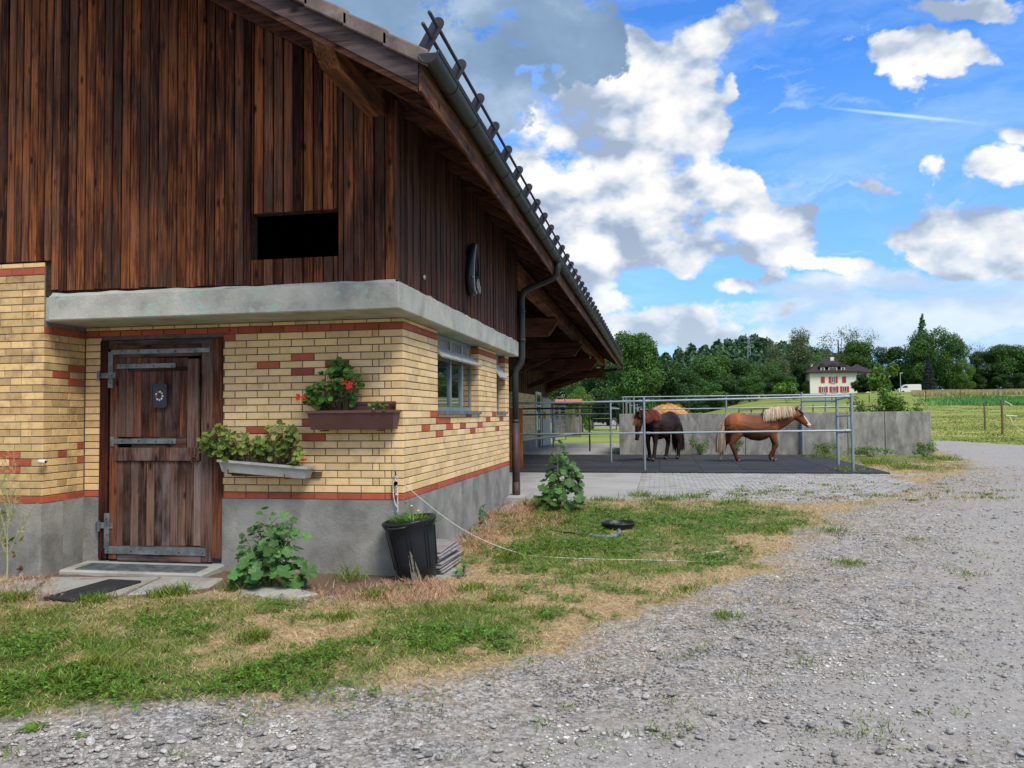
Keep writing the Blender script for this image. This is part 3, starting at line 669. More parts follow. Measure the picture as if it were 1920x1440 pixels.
BR.sort(key=brick_rank, reverse=True)
_me = {}
stuffs = {}
def brick_place(q):
    w, p, a, b_, z0, z1, c = q
    depth = .011 + random.uniform(-.0015, .002); 
    return w, p, a, b_, z0, z1, c, depth
for i, q in enumerate(BR):
    w, p, a, b_, z0, z1, c = q
    L = round(b_ - a, 3); H = round(z1 - z0, 3)
    if p in 'FP':    # faces -Y
        o3 = (b_, (YF if p == 'F' else YP) + EPS, z0); R = (0, 0, math.pi)
        tf = lambda v: (o3[0] - v[0], o3[1] - v[1], o3[2] + v[2])
    else:            # faces +X : length runs along Y
        o3 = ((XW if p == 'S' else XR) - EPS, b_, z0); R = (0, 0, -math.pi / 2)
        tf = lambda v: (o3[0] + v[1], o3[1] - v[0], o3[2] + v[2])
    bm_ = brick_mesh(L, H)
    mk = {'y': 'brick_y', 'r': 'brick_r', 'o': 'brick_o'}[c]
    if i < 300:
        key = (L, H, mk)
        if key not in _me: _me[key] = bm_.mesh('brick'); _me[key].materials.append(M[mk])
        ob = link('brick', _me[key], None, WALL[w], (o3[0] + (random.uniform(-.001, .002) if p in 'SR' else 0), o3[1] - (random.uniform(-.001, .002) if p in 'FP' else 0), o3[2]), R)
    else:
        sk = (w, mk); mb = stuffs.setdefault(sk, MB()); mb.add([tf(v) for v in bm_.v], bm_.f)
for (w, mk), mb in stuffs.items():
    ob = put('brick', mb, M[mk], WALL[w]); tag(ob, kind='stuff')

# concrete ledge
mb = MB(); mb.box(XR - .05, -6.115, YP + .03, YS + .9, ZS0, ZS1 - .002); mb.box(-6.115, XS, YS, YS + .9, ZS0, ZS1); mb.box(XW - .35, XS, YS + .9, YE + .02, ZS0, ZS1); mb.cur = 0
o = put('concrete_ledge', mb, M['slab'], barn); bev(o, .012)
mb = MB(); mb.prism([(0, 0), (.08, .0), (0, .06)], (-6.1, YS + .03, ZS1), (0, 1, 0), (0, 0, 1), 3.70)   # mortar fillet
mb2 = MB(); n = 60
vs = []; fs = []
for i in range(n + 1):
    x = -6.1 + (3.68) * i / n; h = .012 + .03 * max(0, vnoise(np.array(i * .35), np.array(.5), 1.0)) ; d = .02 + .03 * float(vnoise(np.array(i * .5), np.array(2.5), 1.0))
    vs += [(x, YS + .05 - d, ZS1), (x, YG - .005, ZS1 + h), (x, YG - .005, ZS1)]
for i in range(n):
    a = 3 * i; fs += [(a, a + 3, a + 4, a + 1)]
mb2.add(vs, fs); put('mortar_fillet', mb2, M['slab'], barn)
vs = []; fs = []
for i in range(n + 1):
    y = YG + (YE - YG) * i / n; h = .010 + .03 * float(vnoise(np.array(i * .45), np.array(8.5), 1.0)); d = .01 + .03 * float(vnoise(np.array(i * .5), np.array(12.5), 1.0))
    vs += [(XS - .04 + d, y, ZS1 + .001), (XG + .006, y, ZS1 + h)]
mb2 = MB(); mb2.add(vs, [(2 * i, 2 * i + 2, 2 * i + 3, 2 * i + 1) for i in range(n)]); put('mortar_fillet', mb2, M['slab'], barn)

# gable cladding: backing, boards, opening
OX0, OX1, OZ0, OZ1 = -3.906, -3.003, 3.135, 3.592
XL = -11.0
mb = MB()
yb = YG + .03
def poly_wall(x0, x1, z0):     # backing slab up to the roof
    mb.hexa([(x0, yb, z0), (x1, yb, z0), (x1, yb + .1, z0), (x0, yb + .1, z0), (x0, yb, RU(x0, YG) - .01), (x1, yb, RU(x1, YG) - .01), (x1, yb + .1, RU(x1, YG) - .01), (x0, yb + .1, RU(x0, YG) - .01)])
poly_wall(OX1, XG - .02, ZS1 + .01); poly_wall(-6.215, OX0, ZS1 + .01); poly_wall(XL, -6.215, 3.24)
mb.hexa([(OX0, yb, OZ1), (OX1, yb, OZ1), (OX1, yb + .1, OZ1), (OX0, yb + .1, OZ1), (OX0, yb, RU(OX0, YG) - .01), (OX1, yb, RU(OX1, YG) - .01), (OX1, yb + .1, RU(OX1, YG) - .01), (OX0, yb + .1, RU(OX0, YG) - .01)])
mb.box(OX0, OX1, yb, yb + .1, ZS1 + .01, OZ0)
gc = put('gable_cladding', mb, M['soil'], barn)  # backing in dark soil colour paints shade into the gaps between boards
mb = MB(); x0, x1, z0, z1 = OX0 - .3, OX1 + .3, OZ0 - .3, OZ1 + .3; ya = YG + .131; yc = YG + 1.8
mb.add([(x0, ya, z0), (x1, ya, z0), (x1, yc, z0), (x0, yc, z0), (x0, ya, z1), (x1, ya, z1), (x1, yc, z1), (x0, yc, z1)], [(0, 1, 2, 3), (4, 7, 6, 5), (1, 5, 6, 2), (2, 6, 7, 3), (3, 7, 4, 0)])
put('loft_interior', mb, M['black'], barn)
def vboard(name, x0, x1, z0, fz, mat, par, y=YG, th=.026, tilt=0):
    # shiplap board: slightly tilted face, chamfered long edges
    c = .006; g = .0052; x0 += g; x1 -= g; yf = y - random.uniform(0, .006); a = random.uniform(-.004, .004)
    zt0, zt1 = fz(x0), fz(x1)
    P_ = lambda x, yy, zz: (x, yy, zz)
    v = [(x0, yb, z0), (x0, yf + c + a, z0), (x0 + c, yf + a, z0), (x1 - c, yf - a, z0), (x1, yf + c - a, z0), (x1, yb, z0)]
    w_ = [(x0, yb, zt0), (x0, yf + c + a, zt0), (x0 + c, yf + a, zt0), (x1 - c, yf - a, zt1), (x1, yf + c - a, zt1), (x1, yb, zt1)]
    mb = MB(); mb.add(v + w_, [(0, 5, 4, 3, 2, 1), (6, 7, 8, 9, 10, 11)] + [(i, i + 1, i + 7, i + 6) for i in range(5)])
    return put(name, mb, mat, par)
x = XG; W_ = .1035
k = 0
while x > -9.0:
    w_ = W_ * (1 + .02 * math.sin(k * 2.3)) if x > -5.9 else .09; x0 = x - w_
    zb = ZS1 + .006 + (.045 if x0 < -3.0 - .0 else .0) * 0 + (random.uniform(-.004, .01))
    if x0 < -6.08: zb = 3.235 if x0 < -6.13 else 2.93
    else: zb += .05 * min(1, max(0, (-x0 - 2.6) / 3.2))
    fz = lambda q: RU(q, YG) - .012
    if x0 < OX1 - .004 and x > OX0 + .004:
        a0, a1 = max(x0, OX0), min(x, OX1)
        vboard('board', a0, a1, zb, lambda q: OZ0, M['wood_front'], gc); vboard('board', a0, a1, OZ1 + .0, fz, M['wood_front'], gc)
        if x > OX1 + .012: vboard('board', OX1, x, zb, fz, M['wood_front'], gc)
        if x0 < OX0 - .012: vboard('board', x0, OX0, zb, fz, M['wood_front'], gc)
    else: vboard('board', x0, x, zb, fz, M['wood_front'], gc)
    x = x0; k += 1
mb = MB(); mb.box(XG - .003, XG + .018, YG - .012, YG + .06, ZS1 + .02, RU(XG, YG) - .05); put('corner_board', mb, M['wood_side'], barn)
# side cladding
mb = MB(); mb.box(XG - .13, XG - .03, YG + .12, 13.58, ZS1 + .01, RU(XG, 13) - .03); sc_ = put('side_cladding', mb, M['wood_side'], barn)
y = YG + .02; k = 0
while y < 13.56:
    w_ = [.115, .075][k % 2] if k % 5 else .13; y1 = min(y + w_, 13.58); pr = .012 if k % 2 else .0
    xf = XG + pr + random.uniform(0, .003); mb = MB(); zt = RU(XG, y) - .02; z0 = ZS1 + .012 + random.uniform(0, .012)
    c = .004
    v = [(XG - .03, y + .002), (xf - c, y + .002), (xf, y + .002 + c), (xf, y1 - .002 - c), (xf - c, y1 - .002), (XG - .03, y1 - .002)]
    mb.add([(a, b_, z0) for a, b_ in v] + [(a, b_, zt) for a, b_ in v], [(0, 1, 2, 3, 4, 5)[::-1], (6, 7, 8, 9, 10, 11)] + [(i, i + 1, i + 7, i + 6) for i in range(5)])
    put('board', mb, M['wood_side'], sc_); y = y1; k += 1
mb = MB(); mb.box(XG - .9, XG - .003, 13.58, 13.61, ZS1 - .02, RU(XG, 13.6) - .03); mb.box(XW - .9, XW - .01, 13.385, 13.41, .3, ZS0); put('end_wall', mb, M['wood_side'], barn)

# roof: boarding, rafters, tiles
YV = 5.80; XE = -1.80
def roofslab(name, x0, x1, y0, y1, dz0, dz1, mat, par=barn):
    mb = MB(); mb.hexa([(x0, y0, RU(x0, y0) + dz0), (x1, y0, RU(x1, y0) + dz0), (x1, y1, RU(x1, y1) + dz0), (x0, y1, RU(x0, y1) + dz0), (x0, y0, RU(x0, y0) + dz1), (x1, y0, RU(x1, y0) + dz1), (x1, y1, RU(x1, y1) + dz1), (x0, y1, RU(x0, y1) + dz1)])
    return put(name, mb, mat, par)
roof = roofslab('roof', -11.0, XE + .02, YV + .03, YEND - .6, .022, .07, M['roofdark'])
x = XE
while x > -5.6:                       # soffit boards run along the eaves
    x1 = x - .14; roofslab('soffit_board', x1 + .004, x, YV + .035, YEND - .62, 0, .02, M['soffit'], roof); x = x1
roofslab('soffit_board', -11.0, x, YV + .035, YEND - .62, 0, .02, M['soffit'], roof)
ry = [5.95, 6.62] + [7.35 + .82 * i for i in range(38)]
for y in ry:
    if y > YEND - .9: break
    x0, x1 = (-5.6 if y > 7 else -11.0), XE + .01
    mb = MB(); h = .135
    mb.hexa([(x0, y, RU(x0, y) - h), (x1, y, RU(x1, y) - h + .04), (x1, y + .09, RU(x1, y) - h + .04), (x0, y + .09, RU(x0, y) - h), (x0, y, RU(x0, y) - .002), (x1, y, RU(x1, y) - .002), (x1, y + .09, RU(x1, y) - .002), (x0, y + .09, RU(x0, y) - .002)])
    put('rafter', mb, M['wood_beamx'], roof)
# verge boards
roofslab('verge_board', -11.0, -1.79, YV - .03, YV, -.155, .085, M['wood_verge'])
roofslab('verge_board', -11.0, -1.80, YV + .002, YV + .028, -.20, .0, M['wood_beamx'])
mb = MB(); mb.box(-1.80, -1.765, YV - .02, YEND - .62, 0, 0)
mb = MB(); mb.hexa([(XE + .012, YV - .01, RU(XE, YV) - .20), (XE + .036, YV - .01, RU(XE, YV) - .20), (XE + .036, YEND - .6, RU(XE, YEND) - .20), (XE + .012, YEND - .6, RU(XE, YEND) - .20),
                    (XE + .012, YV - .01, RU(XE, YV) + .04), (XE + .036, YV - .01, RU(XE, YV) + .04), (XE + .036, YEND - .6, RU(XE, YEND) + .04), (XE + .012, YEND - .6, RU(XE, YEND) + .04)])
put('fascia', mb, M['wood_beam'], barn)
# verge tiles: angled caps hanging over the verge board
s = math.sqrt(1 + .584 ** 2); dx = .33 / s * 1.0
x = -1.70; k = 0
while x > -9.0:
    x0 = x - .36; mb = MB()
    z_ = lambda q, o: RU(q, YV) + o
    lift0, lift1 = .125, .105
    A = [(x0, z_(x0, .085)), (x, z_(x, .085 + .012))]
    out_, in_ = YV - .075, YV + .22
    # top plate
    mb.hexa([(x0, out_ + .02, z_(x0, .10)), (x, out_ + .02, z_(x, .12)), (x, in_, z_(x, .12)), (x0, in_, z_(x0, .10)),
             (x0, out_ + .02, z_(x0, .13)), (x, out_ + .02, z_(x, .155)), (x, in_, z_(x, .155)), (x0, in_, z_(x0, .13))])
    # flank
    mb.hexa([(x0, out_, z_(x0, .005)), (x, out_, z_(x, .02)), (x, out_ + .03, z_(x, .02)), (x0, out_ + .03, z_(x0, .005)),
             (x0, out_, z_(x0, .118)), (x, out_, z_(x, .143)), (x, out_ + .03, z_(x, .157)), (x0, out_ + .03, z_(x0, .132))])
    o = put('verge_tile', mb, M['tile'], roof); bev(o, .008); x -= .325; k += 1
# eaves tiles with a rounded roll each
mb = MB(); pr = [(-.15, .0), (-.10, .008), (-.05, .0), (.0, .012), (.04, .045), (.09, .055), (.13, .035), (.15, .01)]
n = len(pr); vs = []
for xx, dz in ((0, 0), (-.42, .02)):
    for (a, h) in pr: vs.append((xx, a, h - xx * .584 + dz))
for xx, dz in ((0, -.018), (-.42, .002)):
    for (a, h) in pr: vs.append((xx, a, h - xx * .584 + dz))
fs = [(i, i + 1, n + i + 1, n + i) for i in range(n - 1)] + [(i, 2 * n + i, 2 * n + i + 1, i + 1) for i in range(n - 1)] + [(0, n, 3 * n, 2 * n), (n - 1, 3 * n - 1, 4 * n - 1, 2 * n - 1)[::-1]]
mb.add(vs, fs); tme = mb.mesh('eaves_tile'); tme.materials.append(M['tile'])
y = YV + .33
while y < YEND - .7:
    link('eaves_tile', tme, None, roof, (-1.735, y, RU(-1.735, y) + .085)); y += .302
# upper tile courses joined
mb = MB(); pr2 = [(0, 0), (.08, .0), (.12, .035), (.2, .04), (.24, .01)]
ylist = []; y = YV + .2
while y < YEND - .7: ylist += [(y + a, h) for a, h in pr2]; y += .302
for c_ in range(1, 26):
    xa = -1.735 - .35 * c_; xb = xa - .40; o0 = len(mb.v); m_ = len(ylist)
    mb.add([(xa, a, RU(xa, a) + .115 + h) for a, h in ylist] + [(xb, a, RU(xb, a) + .085 + h) for a, h in ylist] + [(xa, a, RU(xa, a) + .085 + h) for a, h in ylist],
           [(i, i + 1, m_ + i + 1, m_ + i) for i in range(m_ - 1)] + [(i, 2 * m_ + i, 2 * m_ + i + 1, i + 1) for i in range(m_ - 1)])
tag(put('roof_tile', mb, M['tile'], roof), kind='stuff')

# gutter with straps
XGU = -1.69; 
def GZt(y): return 4.365 - .0135 * (y - 5.8)
RG = .073
y0g, y1g = 5.72, 37.3
mb = MB(); vs = []; fs = []; n = 12
for (y) in (y0g, y1g):
    for rr_ in (RG, RG - .004):
        for j in range(n + 1):
            a = math.pi + math.pi * j / n; vs.append((XGU + rr_ * math.cos(a), y, GZt(y) + rr_ * math.sin(a) - .01))
m_ = n + 1
for j in range(n):
    fs += [(j, j + 1, 2 * m_ + j + 1, 2 * m_ + j)[::-1], (m_ + j, m_ + j + 1, 3 * m_ + j + 1, 3 * m_ + j)]
mb.add(vs, fs)
mb.tube([(XGU + RG, y0g, GZt(y0g)), (XGU + RG, y1g, GZt(y1g))], .011, 8)
gut = put('gutter', mb, M['gutter'], barn, smooth=True)
for (yy, nm) in ((y0g, 'gutter_end'), (y1g, 'gutter_end')):
    mb = MB(); pts = [(RG * math.cos(math.pi + math.pi * j / n), RG * math.sin(math.pi + math.pi * j / n)) for j in range(n + 1)]
    mb.prism(pts, (XGU, yy + .002, GZt(yy) - .01), (1, 0, 0), (0, 0, 1), .006); mb.tube([(XGU + RG * 1.03 * math.cos(math.pi + math.pi * j / n), yy - .004, GZt(yy) - .01 + RG * 1.03 * math.sin(math.pi + math.pi * j / n)) for j in range(n + 1)], .005, 6)
    put(nm, mb, M['gutter'], gut)
mb = MB(); rs = RG + .004; n2 = 14; vs = []
for dy in (-.012, .012):
    for j in range(n2 + 1):
        a = math.pi + math.pi * j / n2; vs.append((rs * math.cos(a), dy, rs * math.sin(a) - .01))
mb.add(vs, [(j, n2 + 1 + j, n2 + 2 + j, j + 1) for j in range(n2)]); mb.tube([(rs * math.cos(math.pi + math.pi * j / n2), 0, rs * math.sin(math.pi + math.pi * j / n2) - .01) for j in range(n2 + 1)], .0045, 5)
sme = mb.mesh('gutter_strap'); sme.materials.append(M['bracket'])
for i in range(41):
    y = 6.33 + .755 * i
    if y < y1g: link('gutter_strap', sme, None, gut, (XGU, y, GZt(y)))
# snow guard: brackets and two rails
sg = tag(bpy.data.objects.new('snow_guard', None)); COL.objects.link(sg); sg.parent = barn
bx, bz = -1.86, .17      # base relative
base = onY(801, 80, 6.02); tip = onY(821, 44, 6.02)
BD = Vector((tip[0] - base[0], 0, tip[2] - base[2])); bl_ = BD.length; BD.normalize(); BN = Vector((BD.z, 0, -BD.x))
mb = MB(); wd = .052; pts = [(-.12, -.05), (-.12, .05), (0, wd)]
pts = [(-.14, -wd), ] + [(bl_ + wd * .0 + wd * math.sin(a), -wd * math.cos(a)) for a in np.linspace(0, math.pi, 9)] + [(-.14, wd)]
mb.prism(pts, (0, -.003, 0), tuple(BD), tuple(BN), .006)
bme = mb.mesh('bracket'); bme.materials.append(M['bracket'])
print('snow base', base, tip, bl_)
def gz(y): return -.0135 * (y - 6.02)
for i in range(43):
    y = 6.02 + .742 * i
    if y > y1g - .2: break
    link('bracket', bme, None, sg, (base[0], y, base[2] + gz(y)))
for (q, nm) in ((.88, 'rail'), (.30, 'rail')):
    c_ = Vector((base[0], 0, base[2])) + BD * (bl_ * q) + BN * .006
    mb = MB(); mb.tube([(c_.x, 5.80, c_.z + gz(5.80)), (c_.x, y1g - .4, c_.z + gz(y1g))], .0155, 10); put(nm, mb, M['bracket'], sg, smooth=True)

# purlins
mb = MB(); x0, x1 = -2.705, -2.535
z1 = RU(-2.62, 6.5) - .03; mb.prism([(5.93, z1 + .02), (5.86, z1 - .10), (5.90, z1 - .17), (6.05, z1 - .28), (YG + .05, z1 - .285), (YG + .05, z1 + .02)], (x0, 0, 0), (0, 1, 0), (0, 0, 1), x1 - x0)
o = put('purlin', mb, M['wood_beam'], barn); bev(o, .006)
mb = MB(); mb.hexa([(-2.74, 13.62, 4.10), (-2.50, 13.62, 4.10), (-2.50, 37.2, 3.86), (-2.74, 37.2, 3.86), (-2.74, 13.62, 4.40), (-2.50, 13.62, 4.40), (-2.50, 37.2, 4.12), (-2.74, 37.2, 4.12)])
o = put('purlin', mb, M['wood_beam'], barn); bev(o, .01)
# heavy tie beams with pointed ends, diagonal braces
for i, y in enumerate((19.5, 25.5, 31.8, 37.3)):
    zt = 4.10 - .0135 * (y - 13.6) * 1.0; xe = -2.43; h = .46
    mb = MB(); mb.prism([(-6.2, zt), (-2.9, zt), (xe, zt - .06), (xe - .03, zt - .12), (-2.70, zt - h), (-6.2, zt - h)], (0, y - .1, 0), (1, 0, 0), (0, 0, 1), -.2)
    o = put('tie_beam', mb, M['wood_beamx'], barn); bev(o, .01)
    mb = MB(); mb.bar((X2 + .02, y, 2.75), (-3.5, y, zt - h + .04), .16, .2); put('brace', mb, M['wood_beamx'], barn)
    mb = MB(); mb.bar((-2.62, y, zt - .02), (-2.62, y, RU(-2.62, y)), .14, .14, (0, 1, 0)); put('strut', mb, M['wood_beamx'], barn)
mb = MB(); mb.prism([(-5.3, 2.6), (-3.25, 3.62), (-3.25, RU(-3.25, 37.45) - .01), (-5.3, RU(-5.3, 37.45) - .01)], (0, 37.45, 0), (1, 0, 0), (0, 0, 1), -.05); put('gable_panel', mb, M['wood_side'], barn)
mb = MB(); mb.bar((-5.3, 38.0, 3.32), (-1.95, 37.2, 3.70), .10, .14); mb.bar((-2.62, 37.2, 3.62), (-2.62, 37.2, 3.95), .05, .05, (0, 1, 0)); put('door_track', mb, M['darktube'], barn)
mb = MB(); mb.tube([(XGU, 37.0, GZt(37) - .06), (XGU, 37.0, 3.72), (XGU - .2, 37.1, 3.66)], .05, 8); put('downpipe', mb, M['gutter'], barn)
# recessed long wall: boards above, brick, plaster, concrete
mb = MB(); mb.box(X2 - .25, X2, 13.4, 38.0, -.1, 2.45); lw = put('yard_wall', mb, M['conc'], barn)
mb = MB(); mb.box(X2 - .2, X2 - .02, 13.4, 38.0, 2.45, 6.3); put('upper_cladding', mb, M['wood_side'], barn)
for i in range(110):
    pass
mb = MB(); y = 13.5
while y < 38: mb.box(X2 - .02, X2 + (.012 if int(y * 4) % 2 else 0), y + .004, y + .216, 2.46, 5.8); y += .22
tag(put('cladding_board', mb, M['wood_side'], barn), kind='stuff')
mb = MB(); k = 0; z = .62
while z < 2.42:
    y = 28.2 + (.13 if k % 2 else 0)
    while y < 33.6:
        if not (33.6 < y): mb.box(X2, X2 + .02, y + .006, min(y + .254, 33.6), z + .006, z + .082)
        y += .26
    z += .088; k += 1
tag(put('brick', mb, M['brick_y'], lw), kind='stuff')
mb = MB(); mb.box(X2, X2 + .05, 33.8, 33.95, .22, 2.62); mb.box(X2, X2 + .05, 35.1, 35.25, .22, 2.62); mb.box(X2, X2 + .05, 33.95, 35.1, 2.5, 2.62); mb.box(X2, X2 + .05, 33.95, 35.1, 1.98, 2.05); mb.box(X2, X2 + .05, 34.5, 34.56, .9, 1.98)
sd = put('stable_door', mb, M['white'], barn)
mb = MB(); mb.box(X2 + .005, X2 + .03, 33.95, 35.1, .95, 2.5); put('pane', mb, M['glass'], sd)
mb = MB(); mb.box(X2 + .004, X2 + .05, 33.95, 34.5, .24, .94); mb.box(X2 + .004, X2 + .045, 34.56, 35.1, .24, .94); put('door_panel', mb, M['doorw'], sd)
mb = MB(); mb.box(X2 + .004, X2 + .10, 35.35, 37.9, .22, 2.36); put('sliding_door', mb, M['trough_g'], barn)
mb = MB(); mb.box(X2 + .10, X2 + .2, 35.6, 35.95, 1.45, 1.75); tag(put('meter_box', mb, M['yellowbox']), 'small yellow box on the grey sliding door under the eaves', 'box')
# downpipe by the near wing
mb = MB()
mb.tube([(-1.69, 13.35, 4.20), (-1.69, 13.37, 4.10), (-1.71, 13.42, 4.02), (-1.78, 13.46, 3.95), (-2.20, 13.52, 3.80), (-2.29, 13.53, 3.76), (-2.335, 13.54, 3.68), (-2.345, 13.54, 3.55),
         (-2.345, 13.54, 2.62), (-2.36, 13.54, 2.52), (-2.44, 13.53, 2.40), (-2.465, 13.52, 2.32), (-2.465, 13.52, 1.46)], .056, 14)
for (zz, x_) in ((3.4, -2.345), (2.9, -2.345), (1.5, -2.465)): mb.tube([(x_, 13.54 - .02 * (zz < 2), zz - .03), (x_, 13.54 - .02 * (zz < 2), zz + .03)], .062, 14)
dp = put('downpipe', mb, M['gutter'], barn, smooth=True)
mb = MB(); mb.tube([(-2.465, 13.52, 1.47), (-2.465, 13.52, .12)], .066, 14); mb.tube([(-2.465, 13.52, .46), (-2.465, 13.52, .12)], .070, 14); put('standpipe', mb, M['pipe_low'], dp, smooth=True)

# windows in the side wall
def window(y0, y1, z0, z1, mull, flap_z, flaps):
    xf = XW - .11
    w = tag(bpy.data.objects.new('window', None)); COL.objects.link(w); w.parent = barn
    mb = MB(); f = .045
    mb.box(xf - .04, xf, y0, y0 + f, z0, z1); mb.box(xf - .04, xf, y1 - f, y1, z0, z1); mb.box(xf - .04, xf, y0 + f, y1 - f, z1 - f, z1); mb.box(xf - .04, xf, y0 + f, y1 - f, z0, z0 + f)
    for q in mull: mb.box(xf - .035, xf + .006, q - .03, q + .03, z0 + f, z1 - f)
    put('window_frame', mb, M['galv'], w)
    es = [y0 + f] + list(mull) + [y1 - f]
    for a, b_ in zip(es[:-1], es[1:]):
        mb = MB(); mb.box(xf - .025, xf - .018, a + .0, b_, z0 + f, flap_z); put('pane', mb, M['glass'], w)
    for a, b_ in flaps:          # hopper lights tilted outwards at the bottom
        L = z1 - .10 - flap_z; mb = MB()
        mb.hexa([(xf + .17, a, flap_z + .02), (xf + .17, b_, flap_z + .02), (xf + .16, b_, flap_z + .0), (xf + .16, a, flap_z + .0), (xf + .01, a, z1 - .16), (xf + .01, b_, z1 - .16), (xf - .005, b_, z1 - .18), (xf - .005, a, z1 - .18)])
        put('hopper_flap', mb, M['trough_g'], w)
    mb = MB(); mb.box(xf - .02, xf - .01, y0 + f, y1 - f, flap_z, z1 - f); put('upper_panel', mb, M['plinth'], w)
    mb = MB(); mb.box(xf - .02, XW + .035, y0 - .02, y1 + .03, z0 - .045, z0 - .004); put('sill', mb, M['iron'], w)
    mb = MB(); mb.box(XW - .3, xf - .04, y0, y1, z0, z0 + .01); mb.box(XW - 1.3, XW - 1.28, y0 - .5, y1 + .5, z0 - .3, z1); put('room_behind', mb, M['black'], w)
    return w
window(W1[0] + .005, W1[1] - .005, ZW + .002, ZS0 - .004, [9.95, 10.55], 2.29, [(9.0, 9.93), (9.97, 11.05)])
window(W2[0] + .005, W2[1] - .005, ZW + .002, ZS0 - .004, [], 2.2, [(12.4, 13.04)])
# brick reveals of the piers (faces towards the camera)
mb = MB(); mr = MB()
for (yy) in (W1[1], W2[1]):
    for z0, z1, k in rw:
        if z1 <= ZW: continue
        mb.box(XW - .11, XW - .012, yy - .003, yy + .01, max(z0, ZW) + J / 2, z1 - J / 2)
    mr.box(XW - .11, XW - .012, yy - .003, yy + .01, ztop + J / 2, ztop + .07)
tag(put('brick', mb, M['brick_y'], ws), kind='stuff'); tag(put('brick', mr, M['brick_r'], ws), kind='stuff')
# ------------------------------------------------------------------ door
YD = YF - .03
def D(cx, cy, Y=YD): p = onY(*c2(cx, cy), Y); return p[0], p[2]
def dbox(mb, cx0, cy0, cx1, cy1, y0, y1, Y=YD):
    x0 = D(cx0, (cy0 + cy1) / 2)[0]; x1 = D(cx1, (cy0 + cy1) / 2)[0]; z1 = D((cx0 + cx1) / 2, cy0)[1]; z0 = D((cx0 + cx1) / 2, cy1)[1]
    mb.box(x0, x1, y0, y1, z0, z1); return x0, x1, z0, z1
fr = tag(bpy.data.objects.new('door_frame', None)); COL.objects.link(fr); fr.parent = barn
mb = MB(); mb.box(-6.0, -5.90, YF - .02, YF + .2, .10, 2.45); o = put('jamb', mb, M['frame'], fr); bev(o, .004)
mb = MB(); mb.box(-4.655, -4.55, YF - .02, YF + .2, .13, 2.45); mb.box(-4.72, -4.657, YF + .0, YF + .2, .13, 2.35); o = put('jamb', mb, M['door'], fr); bev(o, .004)
mb = MB(); mb.box(-5.898, -4.657, YF - .018, YF + .2, 2.36, 2.45); o = put('lintel', mb, M['doorx'], fr); bev(o, .004)
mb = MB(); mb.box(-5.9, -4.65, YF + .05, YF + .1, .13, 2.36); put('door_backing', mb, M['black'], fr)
dr = tag(bpy.data.objects.new('door', None)); COL.objects.link(dr); dr.parent = barn
ya, yb2 = YF - .030, YF + .01
def dpart(name, cx0, cy0, cx1, cy1, mat, y0=ya, y1=yb2, b=.003):
    mb = MB(); dbox(mb, cx0, cy0, cx1, cy1, y0, y1); o = put(name, mb, M[mat], dr); bev(o, b); return o
dpart('stile', 448, 362, 478, 1240, 'door'); dpart('stile', 822, 362, 868, 1252, 'doorw'); dpart('door_rail', 479, 362, 821, 412, 'doorx'); dpart('door_rail', 479, 1188, 821, 1250, 'doorx')
n = 9
for i in range(n):
    a = 480 + (764 - 480) * i / n + .7; b_ = 480 + (764 - 480) * (i + 1) / n - .7
    dpart('plank', a, 415, b_, 741, 'door', ya + .012 + random.uniform(-.002, .002))
dpart('plank', 766, 420, 812, 786, 'doorw', ya - .002)
dpart('door_rail', 524, 454, 764, 470, 'doorx', ya - .006, ya + .011); dpart('door_rail', 536, 742, 760, 784, 'doorx', ya + .004)
dpart('door_rail', 472, 784, 817, 838, 'doorw', ya - .014)
n = 11; c0 = 466
for i in range(n):
    w_ = (820 - 466) / n; dpart('plank', c0 + .8, 840, c0 + w_ - .8, 1187, 'doorw' if i > 1 else 'door', ya + .012 + random.uniform(-.003, .002)); c0 += w_
def strap(pts, bolts):
    h = tag(bpy.data.objects.new('hinge', None)); COL.objects.link(h); h.parent = dr
    for k, q in enumerate(pts):
        mb = MB(); dbox(mb, *q, ya - .010 - .003 * k, ya - .0 + .001); o = put('strap', mb, M['iron'], h); bev(o, .0015)
    for (cx, cy) in bolts:
        x, z = D(cx, cy); mb = MB(); mb.sphere((x, ya - .014, z), .008, 8, 4, (1, .7, 1)); put('bolt', mb, M['bracket'], h)
strap([(456, 380, 860, 399), (445, 392, 464, 540)], [(500, 389), (570, 389), (650, 389), (720, 389), (800, 389), (455, 470), (455, 520)])
strap([(480, 440, 720, 459)], [(495, 449), (560, 450), (630, 450), (705, 451)])
strap([(466, 747, 722, 768), (454, 740, 468, 778)], [(500, 757), (570, 757), (640, 758), (708, 760)])
strap([(430, 1191, 842, 1222), (428, 1052, 448, 1195)], [(445, 1207), (540, 1207), (640, 1210), (735, 1212), (832, 1216), (438, 1075), (438, 1140)])
strap([(404, 478, 474, 500)], [(415, 489), (460, 489)]); strap([(392, 1090, 462, 1114)], [(404, 1102), (452, 1102)])
for cy in (489, 1102):
    x, z = D(408, cy); mb = MB(); mb.tube([(x, YF - .05, z - .06), (x, YF - .05, z + .05)], .016, 10); put('hinge_pin', mb, M['iron'], dr)
x, z = D(799, 833); mb = MB(); mb.tube([(x + .033 * math.cos(a), ya - .028, z + .033 * math.sin(a)) for a in np.linspace(0, 2 * math.pi, 17)], .005, 6); mb.box(x - .01, x + .01, ya - .03, ya - .01, z + .025, z + .05); put('ring_handle', mb, M['rust'], dr)
